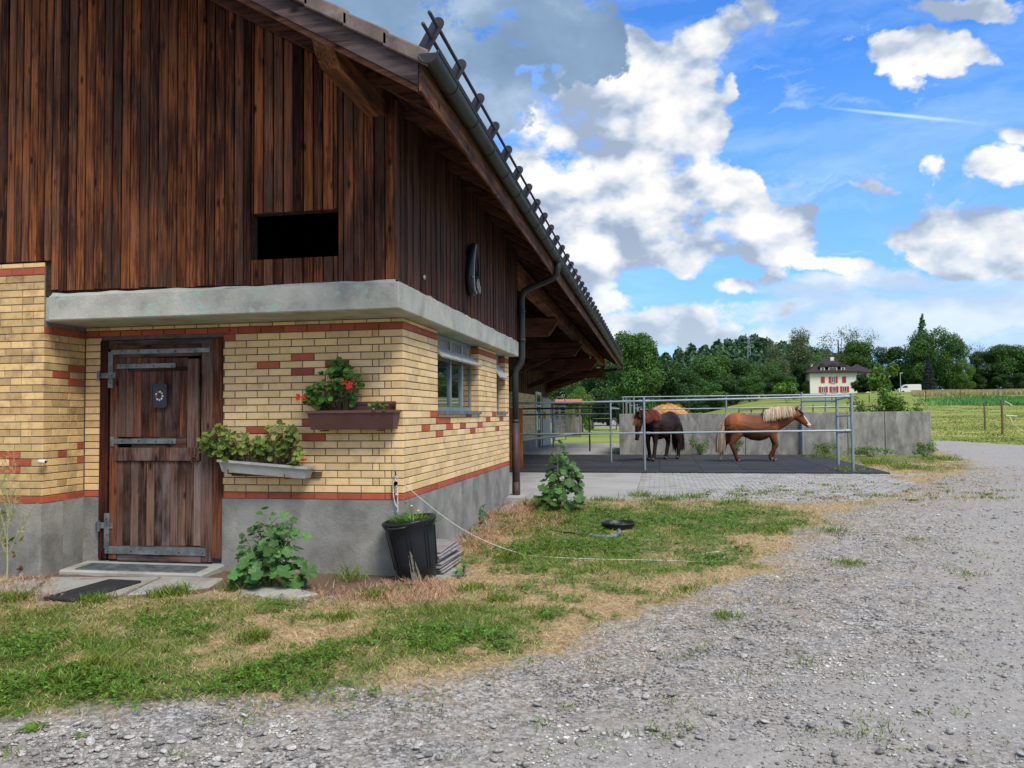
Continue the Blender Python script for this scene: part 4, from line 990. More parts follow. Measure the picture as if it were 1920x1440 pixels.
# threshold
mb = MB(); tx0 = -6.12; mb.hexa([(-6.15, YF - .42, -.10), (-4.52, YF - .42, -.10), (-4.52, YF + .2, -.1), (-6.15, YF + .2, -.1), (-6.15, YF - .42, .045), (-4.52, YF - .42, .045), (-4.52, YF + .2, .08), (-6.15, YF + .2, .08)])
th = put('threshold', mb, M['flag'], barn); bev(th, .015)
mb = MB(); gx0, gx1, gy0, gy1 = -5.98, -4.62, YF - .38, YF - .14
for i in range(41):
    x = gx0 + (gx1 - gx0) * i / 40; mb.bar((x, gy0, .053 + .0), (x, gy1, .067), .004, .012)
for j in range(8):
    y = gy0 + (gy1 - gy0) * j / 7; mb.bar((gx0, y, .053 + .002 * j), (gx1, y, .053 + .002 * j), .004, .012)
put('grate', mb, M['iron'], th)
# flagstones in front of the door
pav = tag(bpy.data.objects.new('door_paving', None), 'cracked grey flagstones in front of the plank door', kind='structure'); COL.objects.link(pav)
def gpt(px, py, dz=0.0):
    p = onG(px, py); return (p[0], p[1], float(terr(p[0], p[1])) + dz)
stones = [[(95, 1086), (300, 1086), (225, 1120), (150, 1128), (45, 1128)], [(303, 1086), (420, 1088), (395, 1104), (330, 1112), (235, 1120)], [(425, 1092), (520, 1100), (600, 1118), (520, 1128), (440, 1112)], [(-60, 1098), (88, 1090), (30, 1128), (-80, 1130)]]
for st in stones:
    P3 = [gpt(*q) for q in st]; zz = max(p[2] for p in P3) + .012; n = len(P3)
    cx = sum(p[0] for p in P3) / n; cy = sum(p[1] for p in P3) / n
    top = [(p[0] * .985 + cx * .015, p[1] * .985 + cy * .015, p[2] + .026) for p in P3]; botm = [(p[0], p[1], p[2] - .05) for p in P3]
    mb = MB(); mb.add(botm + top, [tuple(range(n, 2 * n))[::-1]] + [(i, n + i, n + (i + 1) % n, (i + 1) % n) for i in range(n)]); o = put('flagstone', mb, M['flag'], pav); bev(o, .01)
# rubber door mat
q = [gpt(82, 1129, .035), gpt(205, 1094, .035), gpt(248, 1107, .035), gpt(165, 1131, .035)]
A_ = Vector(q[1]); B_ = Vector(q[0]); ux = (B_ - A_); L_ = ux.length; ux.normalize(); uy = Vector((-ux.y, ux.x, 0)); 
if (Vector(q[2]) - A_).dot(uy) < 0: uy = -uy
mb = MB(); wd_ = .36; n1_, n2_ = 26, 10
for i in range(n1_ + 1): a = A_ + ux * (L_ * i / n1_); mb.bar(a, a + uy * wd_, .012, .016)
for j in range(n2_ + 1): a = A_ + uy * (wd_ * j / n2_); mb.bar(a, a + ux * L_, .012, .016)
cc_ = A_ + ux * L_ / 2 + uy * wd_ / 2 - Vector((0, 0, .008)); mb.bar(A_ + uy * wd_ / 2 - Vector((0, 0, .01)), A_ + ux * L_ + uy * wd_ / 2 - Vector((0, 0, .01)), wd_, .006)
tag(put('door_mat', mb, M['rubber']), 'black honeycomb rubber mat lying on the flagstones before the door', 'mat')
# plaque with a ring of small painted shields
x0, z1 = D(627, 524); x1, z0 = D(687, 620)
pq = empty('plaque', 'small dark plaque with a ring of coloured shields on the door', 'plaque', ((x0 + x1) / 2, ya - .016, (z0 + z1) / 2))
w_, h_ = (x1 - x0) / 2, (z1 - z0) / 2
mb = MB(); mb.box(-w_, w_, -.006, .012, -h_, h_); o = put('panel', mb, M['bracket'], pq); bev(o, .003)
mb = MB()
for a, b_, c_, d_ in ((-w_, w_, h_ - .008, h_), (-w_, w_, -h_, -h_ + .008), (-w_, -w_ + .008, -h_, h_), (w_ - .008, w_, -h_, h_)): mb.box(a, b_, -.012, -.0065, c_, d_)
put('frame', mb, M['bracket'], pq)
cols = [('white', (.75, .75, .72)), ('yel', (.75, .5, .03)), ('wh2', (.7, .72, .7)), ('wh3', (.75, .75, .75)), ('bl', (.45, .6, .7)), ('wh4', (.7, .7, .7)), ('r1', (.6, .03, .02)), ('wh5', (.7, .7, .66)), ('r2', (.6, .04, .03))]
for i in range(9):
    a = math.pi * .42 - i * 2 * math.pi / 9; cx, cz = .040 * math.cos(a), .044 * math.sin(a) - .002; nm, cl = cols[i]
    mk = 'sh' + nm
    if mk not in M: M[mk] = pmat('shield_' + nm, [cl, cl], rough=.5, bump=0, vary=0)
    mb = MB(); s_ = .0095; mb.prism([(-s_, s_), (-s_, -s_ * .2), (0, -s_ * 1.3), (s_, -s_ * .2), (s_, s_)], (cx, -.0065, cz), (1, 0, 0), (0, 0, 1), .002); put('shield', mb, M[mk], pq)

# white knob on the left wall
p = onY(89, 865, YP); mb = MB(); k_ = empty('wall_spout', 'small white round plastic fitting on the left brick pier', 'wall fitting', (p[0] + .0, YP - .0, p[2]))
mb.tube([(-.03, .02, 0), (-.005, -.05, -.002)], .014, 10); put('bracket_arm', mb, M['white'], k_, smooth=True)
mb = MB(); mb.tube([(-.05, -.055, 0), (-.045, -.058, 0), (.03, -.07, .0), (.038, -.071, 0)], [.016, .024, .024, .014], 14); put('housing', mb, M['white'], k_, smooth=True)
mb = MB(); mb.tube([(.0385, -.0715, 0), (.041, -.072, 0)], .012, 10); put('lens', mb, M['black'], k_)
p = onY(40, 1065, YP); mb = MB(); mb.tube([(p[0], YP + .01, p[2]), (p[0], YP - .04, p[2]), (p[0] - .01, YP - .05, p[2] - .012)], .010, 8); mb.tube([(p[0], YP - .004, p[2]), (p[0], YP - .012, p[2])], .024, 10)
tag(put('ground_lug', mb, M['rust']), 'rusty iron lug low on the grey plinth behind the dry weed', 'metal lug')
p = onY(6, 962, YP); mb = MB(); mb.tube([(p[0] - .1, YP - .01, p[2]), (p[0] + .06, YP - .05, p[2] + .01), (p[0] + .07, YP - .05, p[2] - .01)], .009, 8)
tag(put('wall_hook', mb, M['bracket']), 'black iron hook on the grey plinth at the left edge', 'hook')

# ------------------------------------------------------------------ plants
def palmate(size, lobes=7, depth=.28, cup=.25, seed=0, jag=.06):
    r_ = random.Random(seed); n = lobes * 4; vs = [(0, 0, 0)]; 
    for i in range(n + 1):
        a = -math.pi * .93 + 2 * math.pi * .93 * i / n + math.pi / 2
        ph = (i / n) * lobes; l_ = abs(math.sin(math.pi * ph)) ** .8
        r = size * (1 - depth + depth * l_) * (.80 + .2 * math.sin((a)) if True else 1) * (1 + r_.uniform(-jag, jag))
        vs.append((r * math.cos(a), r * math.sin(a), cup * size * (r / size) ** 2 * r_.uniform(.5, 1.2) * (1 if l_ > .5 else .55)))
    mid = [(0, 0, 0)] + [(v[0] * .55, v[1] * .55, v[2] * .12 + (.10 * size if (i // 2) % 2 else -.03 * size)) for i, v in enumerate(vs[1:])]
    V_ = [(0, 0, 0)] + mid[1:] + vs[1:]; k = len(mid) - 1
    fs = [(0, 1 + i, 2 + i) for i in range(k - 1)] + [(1 + i, 1 + k + i, 2 + k + i, 2 + i) for i in range(k - 1)]
    mb = MB(); mb.add(V_, fs); return mb
HOLLY = [palmate(1.0, 5, .24, .20, s, .09).mesh('leaf', True) for s in range(4)]
GER = [palmate(1.0, 7, .16, .35, 20 + s, .03).mesh('leaf', True) for s in range(3)]
def use(me, mat):
    k = me.copy(); k.materials.clear(); k.materials.append(mat); return k
HOLLYm = [use(m_, M['leaf_holly']) for m_ in HOLLY]; GERm = [use(m_, M['leaf_ger']) for m_ in GER]; GERd = [use(m_, M['leaf_ger2']) for m_ in GER]; YEL = use(HOLLY[0], M['leaf_y'])
def leaf_rot(nrm, twist):
    q = Vector(nrm).normalized().to_track_quat('Z', 'Y'); return (q @ Euler((0, 0, twist)).to_quaternion()).to_euler()
CAMV = Vector((0, 0, HC))
def mallow(root, h, w, n, lsize, seed, yell=3, tips=4):
    r_ = random.Random(seed); mbs = MB(); O = Vector(root.location)
    stems = []
    for k in range(tips):
        a = r_.uniform(0, 6.28) if k else 0; sp = (w * .30 if k else .02); hh = h * (1 if k == 0 else r_.uniform(.6, .88))
        end = Vector((math.cos(a) * sp, math.sin(a) * sp * .6, hh)); midp = Vector((end.x * .5, end.y * .5, hh * .5)) ; stems.append((Vector((0, 0, 0)), midp, end))
        mbs.tube([(0, 0, -.03), midp, end], [.011, .008, .004], 6)
    petio = MB()
    for i in range(n):
        st = stems[i % len(stems)]; tt = (i + .5) / n; tt = tt ** .85
        P0 = st[0].lerp(st[1], min(1, tt * 2)) if tt < .5 else st[1].lerp(st[2], (tt - .5) * 2)
        a = r_.uniform(0, 6.28); reach = w * .5 * (1 - .72 * tt ** 1.5) * r_.uniform(.35, 1.0)
        P1 = P0 + Vector((math.cos(a) * reach, math.sin(a) * reach * .75, r_.uniform(-.02, .10) * h + .02))
        if P1.z < .03: P1.z = .03
        s_ = lsize * (1.05 - .62 * tt) * r_.uniform(.75, 1.2)
        petio.tube([P0, P0.lerp(P1, .5) + Vector((0, 0, .02)), P1], [.0035, .003, .002], 4, False)
        out_ = Vector((math.cos(a), math.sin(a), 0)); toC = (CAMV - (O + P1)).normalized()
        nrm = (Vector((0, 0, 1)) * r_.uniform(.5, 1.1) + out_ * r_.uniform(.2, .7) + toC * r_.uniform(.1, 1.0) + Vector((r_.uniform(-.3, .3), r_.uniform(-.3, .3), 0)))
        me = HOLLYm[i % 4] if not (tt < .25 and yell > 0 and r_.random() < .25) else YEL
        if me is YEL: yell -= 1; s_ *= .55; P1.z = .03
        ob = link('leaf', me, None, root, P1, leaf_rot(nrm, r_.uniform(0, 6.28))); ob.scale = (s_, s_, s_)
    for st in stems:
        for k in range(5):
            petio.sphere(st[2] + Vector((r_.uniform(-.02, .02), r_.uniform(-.02, .02), -.03 * k + .01)), .010, 6, 4)
    put('stem', mbs, M['stem'], root, smooth=True); put('petiole', petio, M['stem'], root)
def zt(p): return (p[0], p[1], float(terr(p[0], p[1])) - .01)
def pxg(px, py): p = onG(px, py); return zt(p)
h1 = empty('hollyhock', 'leafy green hollyhock against the plinth between door and black bin', 'plant', pxg(505, 1105)); mallow(h1, .72, .74, 150, .098, 3, 3, 6)
h2 = empty('hollyhock', 'tall hollyhock growing by the foot of the downpipe', 'plant', pxg(1045, 960)); mallow(h2, .98, .78, 140, .115, 8, 0, 5)
h3 = empty('weed', 'low broad leaved weed at the foot of the side wall', 'plant', pxg(905, 975)); mallow(h3, .20, .34, 14, .075, 12, 0, 2)
h4 = empty('weed', 'small weed in the dry grass right of the black bin', 'plant', pxg(868, 1085)); mallow(h4, .16, .26, 10, .05, 13, 1, 2)
# dry mustard stalk
p = pxg(12, 1090); st = empty('mustard_weed', 'spindly dry mustard weed with seed pods before the left pier', 'plant', p)
r_ = random.Random(4); mb = MB(); pods = MB(); lv = MB(); H_ = .78
def stalk(P0, dirv, L, rad, lvl):
    pts = [Vector(P0)]; d = Vector(dirv).normalized()
    for i in range(6):
        d = (d + Vector((r_.uniform(-.12, .12), r_.uniform(-.1, .1), .05))).normalized(); pts.append(pts[-1] + d * L / 6)
        if lvl < 2 and i > 0: 
            for _ in range(1 if lvl else 2):
                stalk(pts[-1], d + Vector((r_.uniform(-.9, .9), r_.uniform(-.5, .5), .1)), L * r_.uniform(.35, .55), rad * .5, lvl + 1)
        if lvl >= 1:
            for _ in range(2):
                q = pts[-1]; pods.tube([q, q + Vector((r_.uniform(-.05, .05), r_.uniform(-.04, .04), r_.uniform(-.02, .04)))], [.0022, .001], 3, False)
    mb.tube(pts, [rad * (1 - .12 * i) for i in range(7)], 5)
stalk((0, 0, 0), (.22, 0, 1), H_, .008, 0); stalk((.03, 0, .3), (.5, 0, 1), .42, .005, 1)
put('stem', mb, M['straw'], st); tag(put('seed_pod', pods, M['straw'], st), kind='stuff')
for i in range(9):
    ob = link('leaf', YEL if i < 6 else HOLLYm[0], None, st, (.04 + r_.uniform(-.07, .12), r_.uniform(-.04, .04), .24 + r_.uniform(0, .2)), (r_.uniform(0, 3), r_.uniform(0, 3), r_.uniform(0, 6))); ob.scale = (.022, .045, .03)
# troughs
def trough(name, label, L, h, dep, mat, lattice, loc, roty, rotz=0.0):
    e = empty(name, label, 'planter', loc); e.rotation_euler = (0, roty, rotz)
    t_ = .012; mb = MB(); b_ = .80
    def ring(sx, sy, z): return [(-L / 2 * sx, -dep * sy, z), (L / 2 * sx, -dep * sy, z), (L / 2 * sx, 0, z), (-L / 2 * sx, 0, z)]
    o_ = ring(.93, b_, -h) + ring(1, 1, 0) + [(-L / 2 + t_, -dep + t_, 0), (L / 2 - t_, -dep + t_, 0), (L / 2 - t_, -t_, 0), (-L / 2 + t_, -t_, 0)] + [(-L / 2 + t_, -dep + t_, -.03), (L / 2 - t_, -dep + t_, -.03), (L / 2 - t_, -t_, -.03), (-L / 2 + t_, -t_, -.03)]
    f = [(0, 3, 2, 1)]
    for a in (0, 4, 8):
        for i in range(4): j = (i + 1) % 4; f.append((a + i, a + j, a + 4 + j, a + 4 + i))
    mb.add(o_, f); sh = put('shell', mb, mat, e); bev(sh, .004, 2)
    mb = MB(); mb.box(-L / 2 - .008, L / 2 + .008, -dep - .010, -dep + .004, -.022, .004); mb.box(-L / 2 - .008, -L / 2 + .006, -dep + .004, 0, -.022, .004); mb.box(L / 2 - .006, L / 2 + .008, -dep + .004, 0, -.022, .004); put('rim', mb, mat, e)
    if lattice:
        mb = MB(); n = 22; sl_ = math.atan2(dep * .2, h)
        for i in range(-6, n + 1):
            for sg_ in (1, -1):
                xa = -L / 2 + L * i / n if sg_ > 0 else -L / 2 + L * (i + 6) / n; xb = xa + sg_ * L * 6 / n
                za, zb = -.03, -h + .008
                ya_, yb_ = -dep * (1 - .2 * .03 / h), -dep * .81
                # clip to the front
                def at_(q): return (xa + (xb - xa) * q, ya_ + (yb_ - ya_) * q - .002, za + (zb - za) * q)
                q0, q1 = 0, 1
                lo, hi = -L / 2 * .95, L / 2 * .95
                if min(xa, xb) > hi or max(xa, xb) < lo: continue
                if xb != xa:
                    ts = sorted([(lo - xa) / (xb - xa), (hi - xa) / (xb - xa)]); q0 = max(0, ts[0]); q1 = min(1, ts[1])
                if q1 - q0 > .05: mb.bar(at_(q0), at_(q1), .0035, .005, (0, -1, 0))
        put('lattice', mb, mat, e)
    mb = MB(); mb.box(-L / 2 + t_, L / 2 - t_, -dep + t_, -t_, -.032, -.018); put('soil', mb, M['soil'], e)
    return e
def trough_bracket(e, xs_, dep, h):
    for x in xs_:
        mb = MB(); mb.tube([(x, .04, -h - .012), (x, -dep * .85, -h - .012), (x, -dep * .95, -h + .0), (x, -dep * .99, -h + .035)], .007, 6); put('iron_bracket', mb, M['rust'], e)
Yt = YF - .23
pL = onY(574, 771, Yt); pR = onY(740, 769, Yt); hh_ = onY(574, 771, Yt)[2] - onY(576, 806, Yt)[2]
tb = trough('trough', 'brown lattice fronted plastic planter on the brick wall', pR[0] - pL[0], hh_, .18, M['trough_b'], True, ((pL[0] + pR[0]) / 2, YF - .045, (pL[2] + pR[2]) / 2), math.atan2(pL[2] - pR[2], pR[0] - pL[0]))
LB = pR[0] - pL[0]; trough_bracket(tb, [-LB * .35, LB * .30], .18, hh_)
a = onY(640, 762, YF); b2_ = onY(741, 759, YF); mb = MB(); mb.box(a[0] - .25, b2_[0] + .01, YF - .034, YF - .002, a[2] - .045, a[2] + .045); put('back_board', mb, M['doorx'], tb, loc=-Vector(tb.location)); bpy.context.view_layer.update()
Yt2 = YF - .23
pL = onY(408, 862, Yt2); pR = onY(575, 876, Yt2)
L2 = math.hypot(pR[0] - pL[0], pR[2] - pL[2]); tg = trough('trough', 'grey tilting fibre cement planter beside the door', L2, .125, .18, M['trough_g'], False, ((pL[0] + pR[0]) / 2, YF - .045, (pL[2] + pR[2]) / 2), math.atan2(pL[2] - pR[2], pR[0] - pL[0]))
trough_bracket(tg, [-L2 * .38, L2 * .26], .18, .125)
a = onY(520, 888, YF); b2_ = onY(604, 886, YF); mb = MB(); mb.box(a[0] - .5, b2_[0], YF - .036, YF - .002, a[2] - .022, a[2] + .022); tag(put('support_slat', mb, M['doorx']), 'thin weathered slat on the brick wall behind the grey planter', 'board')
def geranium(name, label, centres, n, ls, seed, mats, flowers, base, stem_n=12):
    e = empty(name, label, 'plant', base); r_ = random.Random(seed); B = Vector(base); pts = []
    st_ = MB(); pet = MB()
    for i in range(n):
        cx, cy, rx, ry = centres[i % len(centres)]
        a = r_.uniform(0, 6.28); q = math.sqrt(r_.uniform(0, 1)); px = cx + rx * q * math.cos(a); py = cy + ry * q * math.sin(a); Y = YF - .14 + r_.uniform(-.12, .09)
        p = Vector(onY(px, py, Y)) - B; pts.append(p)
        nrm = Vector((r_.uniform(-.7, .7), r_.uniform(-1.2, .1), r_.uniform(.2, 1.1))); s_ = ls * r_.uniform(.65, 1.25)
        ob = link('leaf', mats[i % 3], None, e, p, leaf_rot(nrm, r_.uniform(0, 6.28))); ob.scale = (s_, s_, s_)
        if i % 3 == 0:
            b0 = Vector((p.x * .55 + r_.uniform(-.02, .02), 0, -.02)); pet.tube([b0, b0.lerp(p, .6) + Vector((r_.uniform(-.02, .02), 0, .02)), p], [.004, .003, .0018], 4, False)
    put('stem', pet, M['stem_dark'], e)
    for (fx, fy, rr_, nn) in flowers:
        mb = MB(); p = Vector(onY(fx, fy, YF - .26)) - B
        for k in range(nn):
            c_ = p + Vector((r_.gauss(0, rr_), r_.gauss(0, rr_ * .6), r_.gauss(0, rr_)))
            for m_ in range(5):
                a = m_ * 1.256 + r_.uniform(-.2, .2); d = Vector((math.cos(a), -.25, math.sin(a))) * .013; u = Vector((-math.sin(a), 0, math.cos(a))) * .008
                mb.add([c_, c_ + d * .6 + u, c_ + d, c_ + d * .6 - u], [(0, 1, 2, 3)])
        put('flower', mb, M['petal'], e)
    return e
c_b = Vector(tb.location); geranium('geranium', 'bushy green geranium with two bright red blooms in the brown planter', [(640, 715, 36, 32), (620, 722, 34, 28), (655, 725, 26, 34), (600, 752, 34, 14), (634, 690, 20, 16), (585, 740, 16, 12)], 290, .038, 5, GERd,
    [(653, 722, .022, 22), (645, 716, .012, 10), (560, 747, .011, 8), (569, 746, .012, 8), (560, 742, .008, 5)], (c_b.x - .12, c_b.y - .09, c_b.z))
geranium('geranium', 'small low geranium at the right end of the brown planter', [(705, 765, 22, 8), (712, 760, 14, 7)], 34, .020, 6, GERd, [], (c_b.x + .28, c_b.y - .09, c_b.z))
c_g = Vector(tg.location); geranium('geranium', 'straggly yellow green geranium in the tilting grey planter', [(410, 822, 32, 26), (395, 835, 26, 24), (440, 830, 34, 22), (430, 850, 26, 14)], 190, .040, 7, GERm, [], (c_g.x - .2, c_g.y - .09, c_g.z))
geranium('geranium', 'upright geranium in the right half of the grey planter', [(520, 822, 26, 30), (505, 840, 34, 26), (548, 850, 20, 24), (545, 815, 12, 14), (480, 838, 22, 18)], 210, .038, 8, GERm, [(568, 862, .010, 5)], (c_g.x + .12, c_g.y - .09, c_g.z - .02))

# ------------------------------------------------------------------ black bin
bp = onG(774, 1092); e = empty('bin', 'tall black plastic bin leaning beside the wall corner and split down its front', 'bin', (bp[0], bp[1] + .17, float(terr(bp[0], bp[1])) + .0))
e.rotation_euler = (math.radians(3), math.radians(-8.0), 0.0)
mb = MB(); Rb, Rt, Hb = .185, .245, .60
prof = [(.0, .008), (Rb - .01, .0), (Rb, .01), (Rb + (Rt - Rb) * .12, Hb * .14), (Rb + (Rt - Rb) * .12 + .006, Hb * .15)] + [(Rb + .006 + (Rt - Rb) * q, Hb * q) for q in (.3, .5, .7, .86)] + [(Rt + .008, Hb * .9), (Rt + .024, Hb * .955), (Rt + .026, Hb * .985), (Rt + .016, Hb), (Rt - .004, Hb), (Rt - .010, Hb * .97), (Rt - .03, Hb * .80), (.0, Hb * .80)]
mb.lathe(prof, 40, capb=False); bo = put('shell', mb, M['bin'], e, smooth=True)
mb = MB()
for k in range(8):
    a = k * math.pi / 4 + .2
    for sg_ in (-.08, .08):
        d0 = Vector((math.cos(a + sg_), math.sin(a + sg_), 0)); mb.tube([d0 * (Rb + .012 + (Rt - Rb) * .2) + Vector((0, 0, Hb * .2)), d0 * (Rb + .007 + (Rt - Rb) * .84) + Vector((0, 0, Hb * .84))], .006, 5)
put('rib', mb, M['bin'], bo)
for a in (-1.75, 1.4):
    mb = MB(); pts = [Vector((math.cos(a + q) * (Rt + .03 + .022 * math.cos(q / .38 * 1.57)), math.sin(a + q) * (Rt + .03 + .022 * math.cos(q / .38 * 1.57)), Hb * .93)) for q in np.linspace(-.36, .36, 9)]
    mb.tube(pts, .012, 8); mb.tube([pts[0], pts[0] + Vector((0, 0, .02))], .014, 6); mb.tube([pts[-1], pts[-1] + Vector((0, 0, .02))], .014, 6); put('handle', mb, M['bin'], e)
# split showing pale soil
mb = MB(); n = 12; vs = []; a0 = -1.30
for i in range(n + 1):
    q = i / n; z = Hb * (.02 + .52 * q); r0 = Rb + .009 + (Rt - Rb) * (z / Hb); hw = (1 - q) ** .7 * .24 + .012 + (.012 if i % 3 == 1 else 0)
    am = a0 - .13 * q
    for s_ in (-1, 1): vs.append((math.cos(am + s_ * hw) * r0, math.sin(am + s_ * hw) * r0, z))
mb.add(vs, [(2 * i, 2 * i + 1, 2 * i + 3, 2 * i + 2) for i in range(n)]); put('split', mb, M['pale'], e)
mb = MB(); vs = []
for i in range(n + 1):
    q = i / n; z = Hb * (.02 + .42 * q); r0 = Rb + .012 + (Rt - Rb) * (z / Hb); am = a0 - .13 * q + .10; hw = .022 * (1 - q) + .003
    for s_ in (-1, 1): vs.append((math.cos(am + s_ * hw) * r0, math.sin(am + s_ * hw) * r0, z))
mb.add(vs, [(2 * i, 2 * i + 1, 2 * i + 3, 2 * i + 2) for i in range(n)]); put('torn_strip', mb, M['bin'], e)
mb = MB(); mb.lathe([(0, Hb * .81), (Rt - .03, Hb * .81)], 24, capb=False); put('soil', mb, M['soil'], e)
bpy.context.view_layer.update()
MW = e.matrix_world.copy(); bc = MW @ Vector((0, 0, Hb * .81))
dn = empty('dandelion', 'grassy dandelion with yellow flowers growing in the black bin', 'plant', tuple(bc)); r_ = random.Random(9)
mb = MB()
for i in range(420):
    a = r_.uniform(0, 6.28); d = Vector((math.cos(a), math.sin(a), 0)); b0 = d * r_.uniform(0, .16) + Vector((.03, 0, 0)); L = r_.uniform(.12, .28); up = Vector((d.x * .7, d.y * .7, r_.uniform(.5, 1.2))).normalized(); sd_ = d.cross(Vector((0, 0, 1))) * r_.uniform(.004, .009)
    p1 = b0 + up * L * .55; p2 = p1 + (up + d * .5 - Vector((0, 0, .35))).normalized() * L * .5
    mb.add([b0 - sd_ * .5, b0 + sd_ * .5, p1 + sd_, p1 - sd_, p2], [(0, 1, 2, 3), (3, 2, 4)])
put('leaf', mb, M['clover'], dn)
for (dx_, dy_, hh) in ((.02, -.03, .24), (-.05, .0, .27), (.08, .0, .19)):
    mb = MB(); mb.tube([(dx_ * .5, dy_, 0), (dx_, dy_, hh)], .003, 5); put('stem', mb, M['stem'], dn)
    mb = MB(); mb.sphere((dx_, dy_, hh), .014, 8, 5, (1, 1, .6)); put('flower', mb, M['yellow'] if dx_ > 0 else M['stem'], dn)
# stack of fibre sheets behind the bin
base = onG(822, 1068); r_ = random.Random(2)
for i in range(8):
    mb = MB(); L_, w_ = .30, .56; mb.box(-L_ / 2, L_ / 2, -w_ / 2, w_ / 2, 0, .014 + .004)
    if i == 7: mb.box(-L_ / 2, -L_ / 2 + .03, -w_ / 2, w_ / 2, .018, .03)
    o = put('fibre_sheet', mb, M['slate'], None, (-2.31 + r_.uniform(-.02, .02), 8.03 + r_.uniform(-.03, .03), .03 + i * .030), (math.radians(r_.uniform(-1, 1) + 4), math.radians(-2 + r_.uniform(-1.5, 1.5)), r_.uniform(-.05, .05) - .12)); bev(o, .004)
    tag(o, 'pale top sheet of the weathered stack behind the black bin' if i == 7 else ('lowest grey sheet of the stack behind the black bin' if i == 0 else ['', 'second', 'third', 'fourth', 'fifth', 'sixth', 'seventh'][i] + ' sheet from the bottom of the weathered stack behind the black bin'), 'sheet', 'fibre sheets stacked by the wall')
mb = MB(); q = [pxg(800, 1075), pxg(850, 1063), pxg(868, 1085), pxg(810, 1098)]
P3 = [(a[0], a[1], a[2] + .02) for a in q]; mb.add(P3 + [(a[0], a[1], a[2] - .08) for a in P3], [(0, 3, 2, 1), (0, 1, 5, 4), (1, 2, 6, 5), (2, 3, 7, 6), (3, 0, 4, 7)]); o = put('flat_stone', mb, M['flag']); tag(o, 'flat grey slab lying under the black bin', 'stone slab')
q = [onX(935, 940, -2.5), ]; mb = MB(); mb.box(-2.62, -2.25, 13.0, 13.75, .10, .235); o = put('drain_stone', mb, M['flag']); tag(o, 'grey drain stone under the brown standpipe', 'stone slab')

# ------------------------------------------------------------------ rope, twine, hose, feed pan
hook = Vector(onY(741, 893, YF - .02))
rp = []
g0 = Vector(pxg(985, 1044)); g0.z += .03
for i in range(15):
    q = i / 14; p = hook.lerp(g0, q); p.z -= math.sin(math.pi * q) * .13; p.x += .0; rp.append(p)
for (px, py) in [(1040, 1050), (1120, 1053), (1200, 1055), (1280, 1057), (1335, 1060), (1354, 1056), (1360, 1048), (1350, 1040), (1330, 1041), (1312, 1046)]:
    g_ = Vector(pxg(px, py)); g_.z += .035 + .01 * random.random(); rp.append(g_)
mb = MB(); rp2 = []
for i in range(len(rp) - 1):
    for k in range(6): 
        q = rp[i].lerp(rp[i + 1], k / 6); rp2.append(q)
rp2.append(rp[-1]); mb.tube(rp2, .0040, 6)
rope = empty('rope', 'white speckled rope running from the brick corner over the grass', 'rope', tuple(hook))
put('strand', mb, M['rope'], rope, loc=-hook, smooth=True)
mb = MB()
for (px, py) in [(975, 1002)]: pass
r2 = [Vector(pxg(*q)) + Vector((0, 0, .03)) for q in [(960, 990), (1010, 990), (1060, 1012), (1100, 1025), (1160, 1032), (1230, 1038)]]
mb.tube(r2, .0035, 6); tag(put('rope', mb, M['rope']), 'second thin rope half hidden in the grass behind the long one', 'rope')
mb = MB(); r_ = random.Random(3)
for (dz, dx_) in ((-.02, 0), (-.10, .01), (-.20, .02)):
    mb.sphere((dx_, -.01, dz + .02), .016, 8, 6, (1.2, 1, .8))
mb.tube([(0, 0, .0), (-.02, -.01, -.08), (-.015, -.015, -.18), (.0, -.01, -.27), (.025, -.01, -.31)], .005, 6); mb.tube([(0, 0, .0), (.02, -.02, -.07), (.03, -.02, -.17), (.03, -.01, -.30), (.03, -.01, -.36)], .005, 6)
put('knot', mb, M['rope'], rope)
mb = MB(); mb.sphere((.012, -.02, -.07), .022, 8, 6); mb.tube([(0, -.0, .05), (0.015, -.02, .02), (0, -.02, 0)], .006, 6); put('snap_hook', mb, M['black'], rope)
mb = MB(); a = Vector(onY(731, 808, YF - .16)); b_ = hook + Vector((-.0, 0, .04)); mb.tube([a, a.lerp(b_, .5) + Vector((.012, .05, 0)), b_], .0022, 5); mb.tube([hook + Vector((.0, 0, 0)), hook + Vector((.02, .0, -.2)), hook + Vector((.01, 0, -.42))], .0025, 5)
tag(put('twine', mb, M['twine']), 'thin blue twine hanging from the brown planter to the hook', 'twine')
hp = [Vector(pxg(*q)) + Vector((0, 0, .035)) for q in [(1103, 1008), (1125, 1010), (1148, 1011), (1160, 1006), (1161, 998), (1150, 994)]]
pts = []
for i in range(len(hp) - 1):
    for k in range(4): pts.append(hp[i].lerp(hp[i + 1], k / 4))
mb = MB(); mb.tube(pts, .024, 10)
for i, p in enumerate(pts[::1]): pass
o = put('hose_piece', mb, M['hose'], smooth=True); tag(o, 'curved piece of grey corrugated hose in the grass before the feed pan', 'hose')
hp = [Vector(pxg(*q)) + Vector((0, 0, .03)) for q in [(1030, 996), (1048, 1000), (1060, 1003), (1072, 1003), (1088, 1006)]]
mb = MB(); mb.tube(hp, [.008, .012, .022, .018, .026], 10); tag(put('hose_coupling', mb, M['bin'], smooth=True), 'dark hose coupling lying in the grass left of the curved hose', 'hose')
pp = Vector(pxg(1160, 992)); e = empty('feed_pan', 'round shallow black rubber pan holding water in the grass', 'pan', tuple(pp))
mb = MB(); R_ = .215; mb.lathe([(0, .01), (R_ * .86, .0), (R_ * .97, .075), (R_, .09), (R_ * 1.04, .085), (R_ * 1.04, .095), (R_ * .99, .105), (R_ * .95, .095), (R_ * .88, .03), (0, .025)], 40, capb=False); put('shell', mb, M['bin'], e, smooth=True)
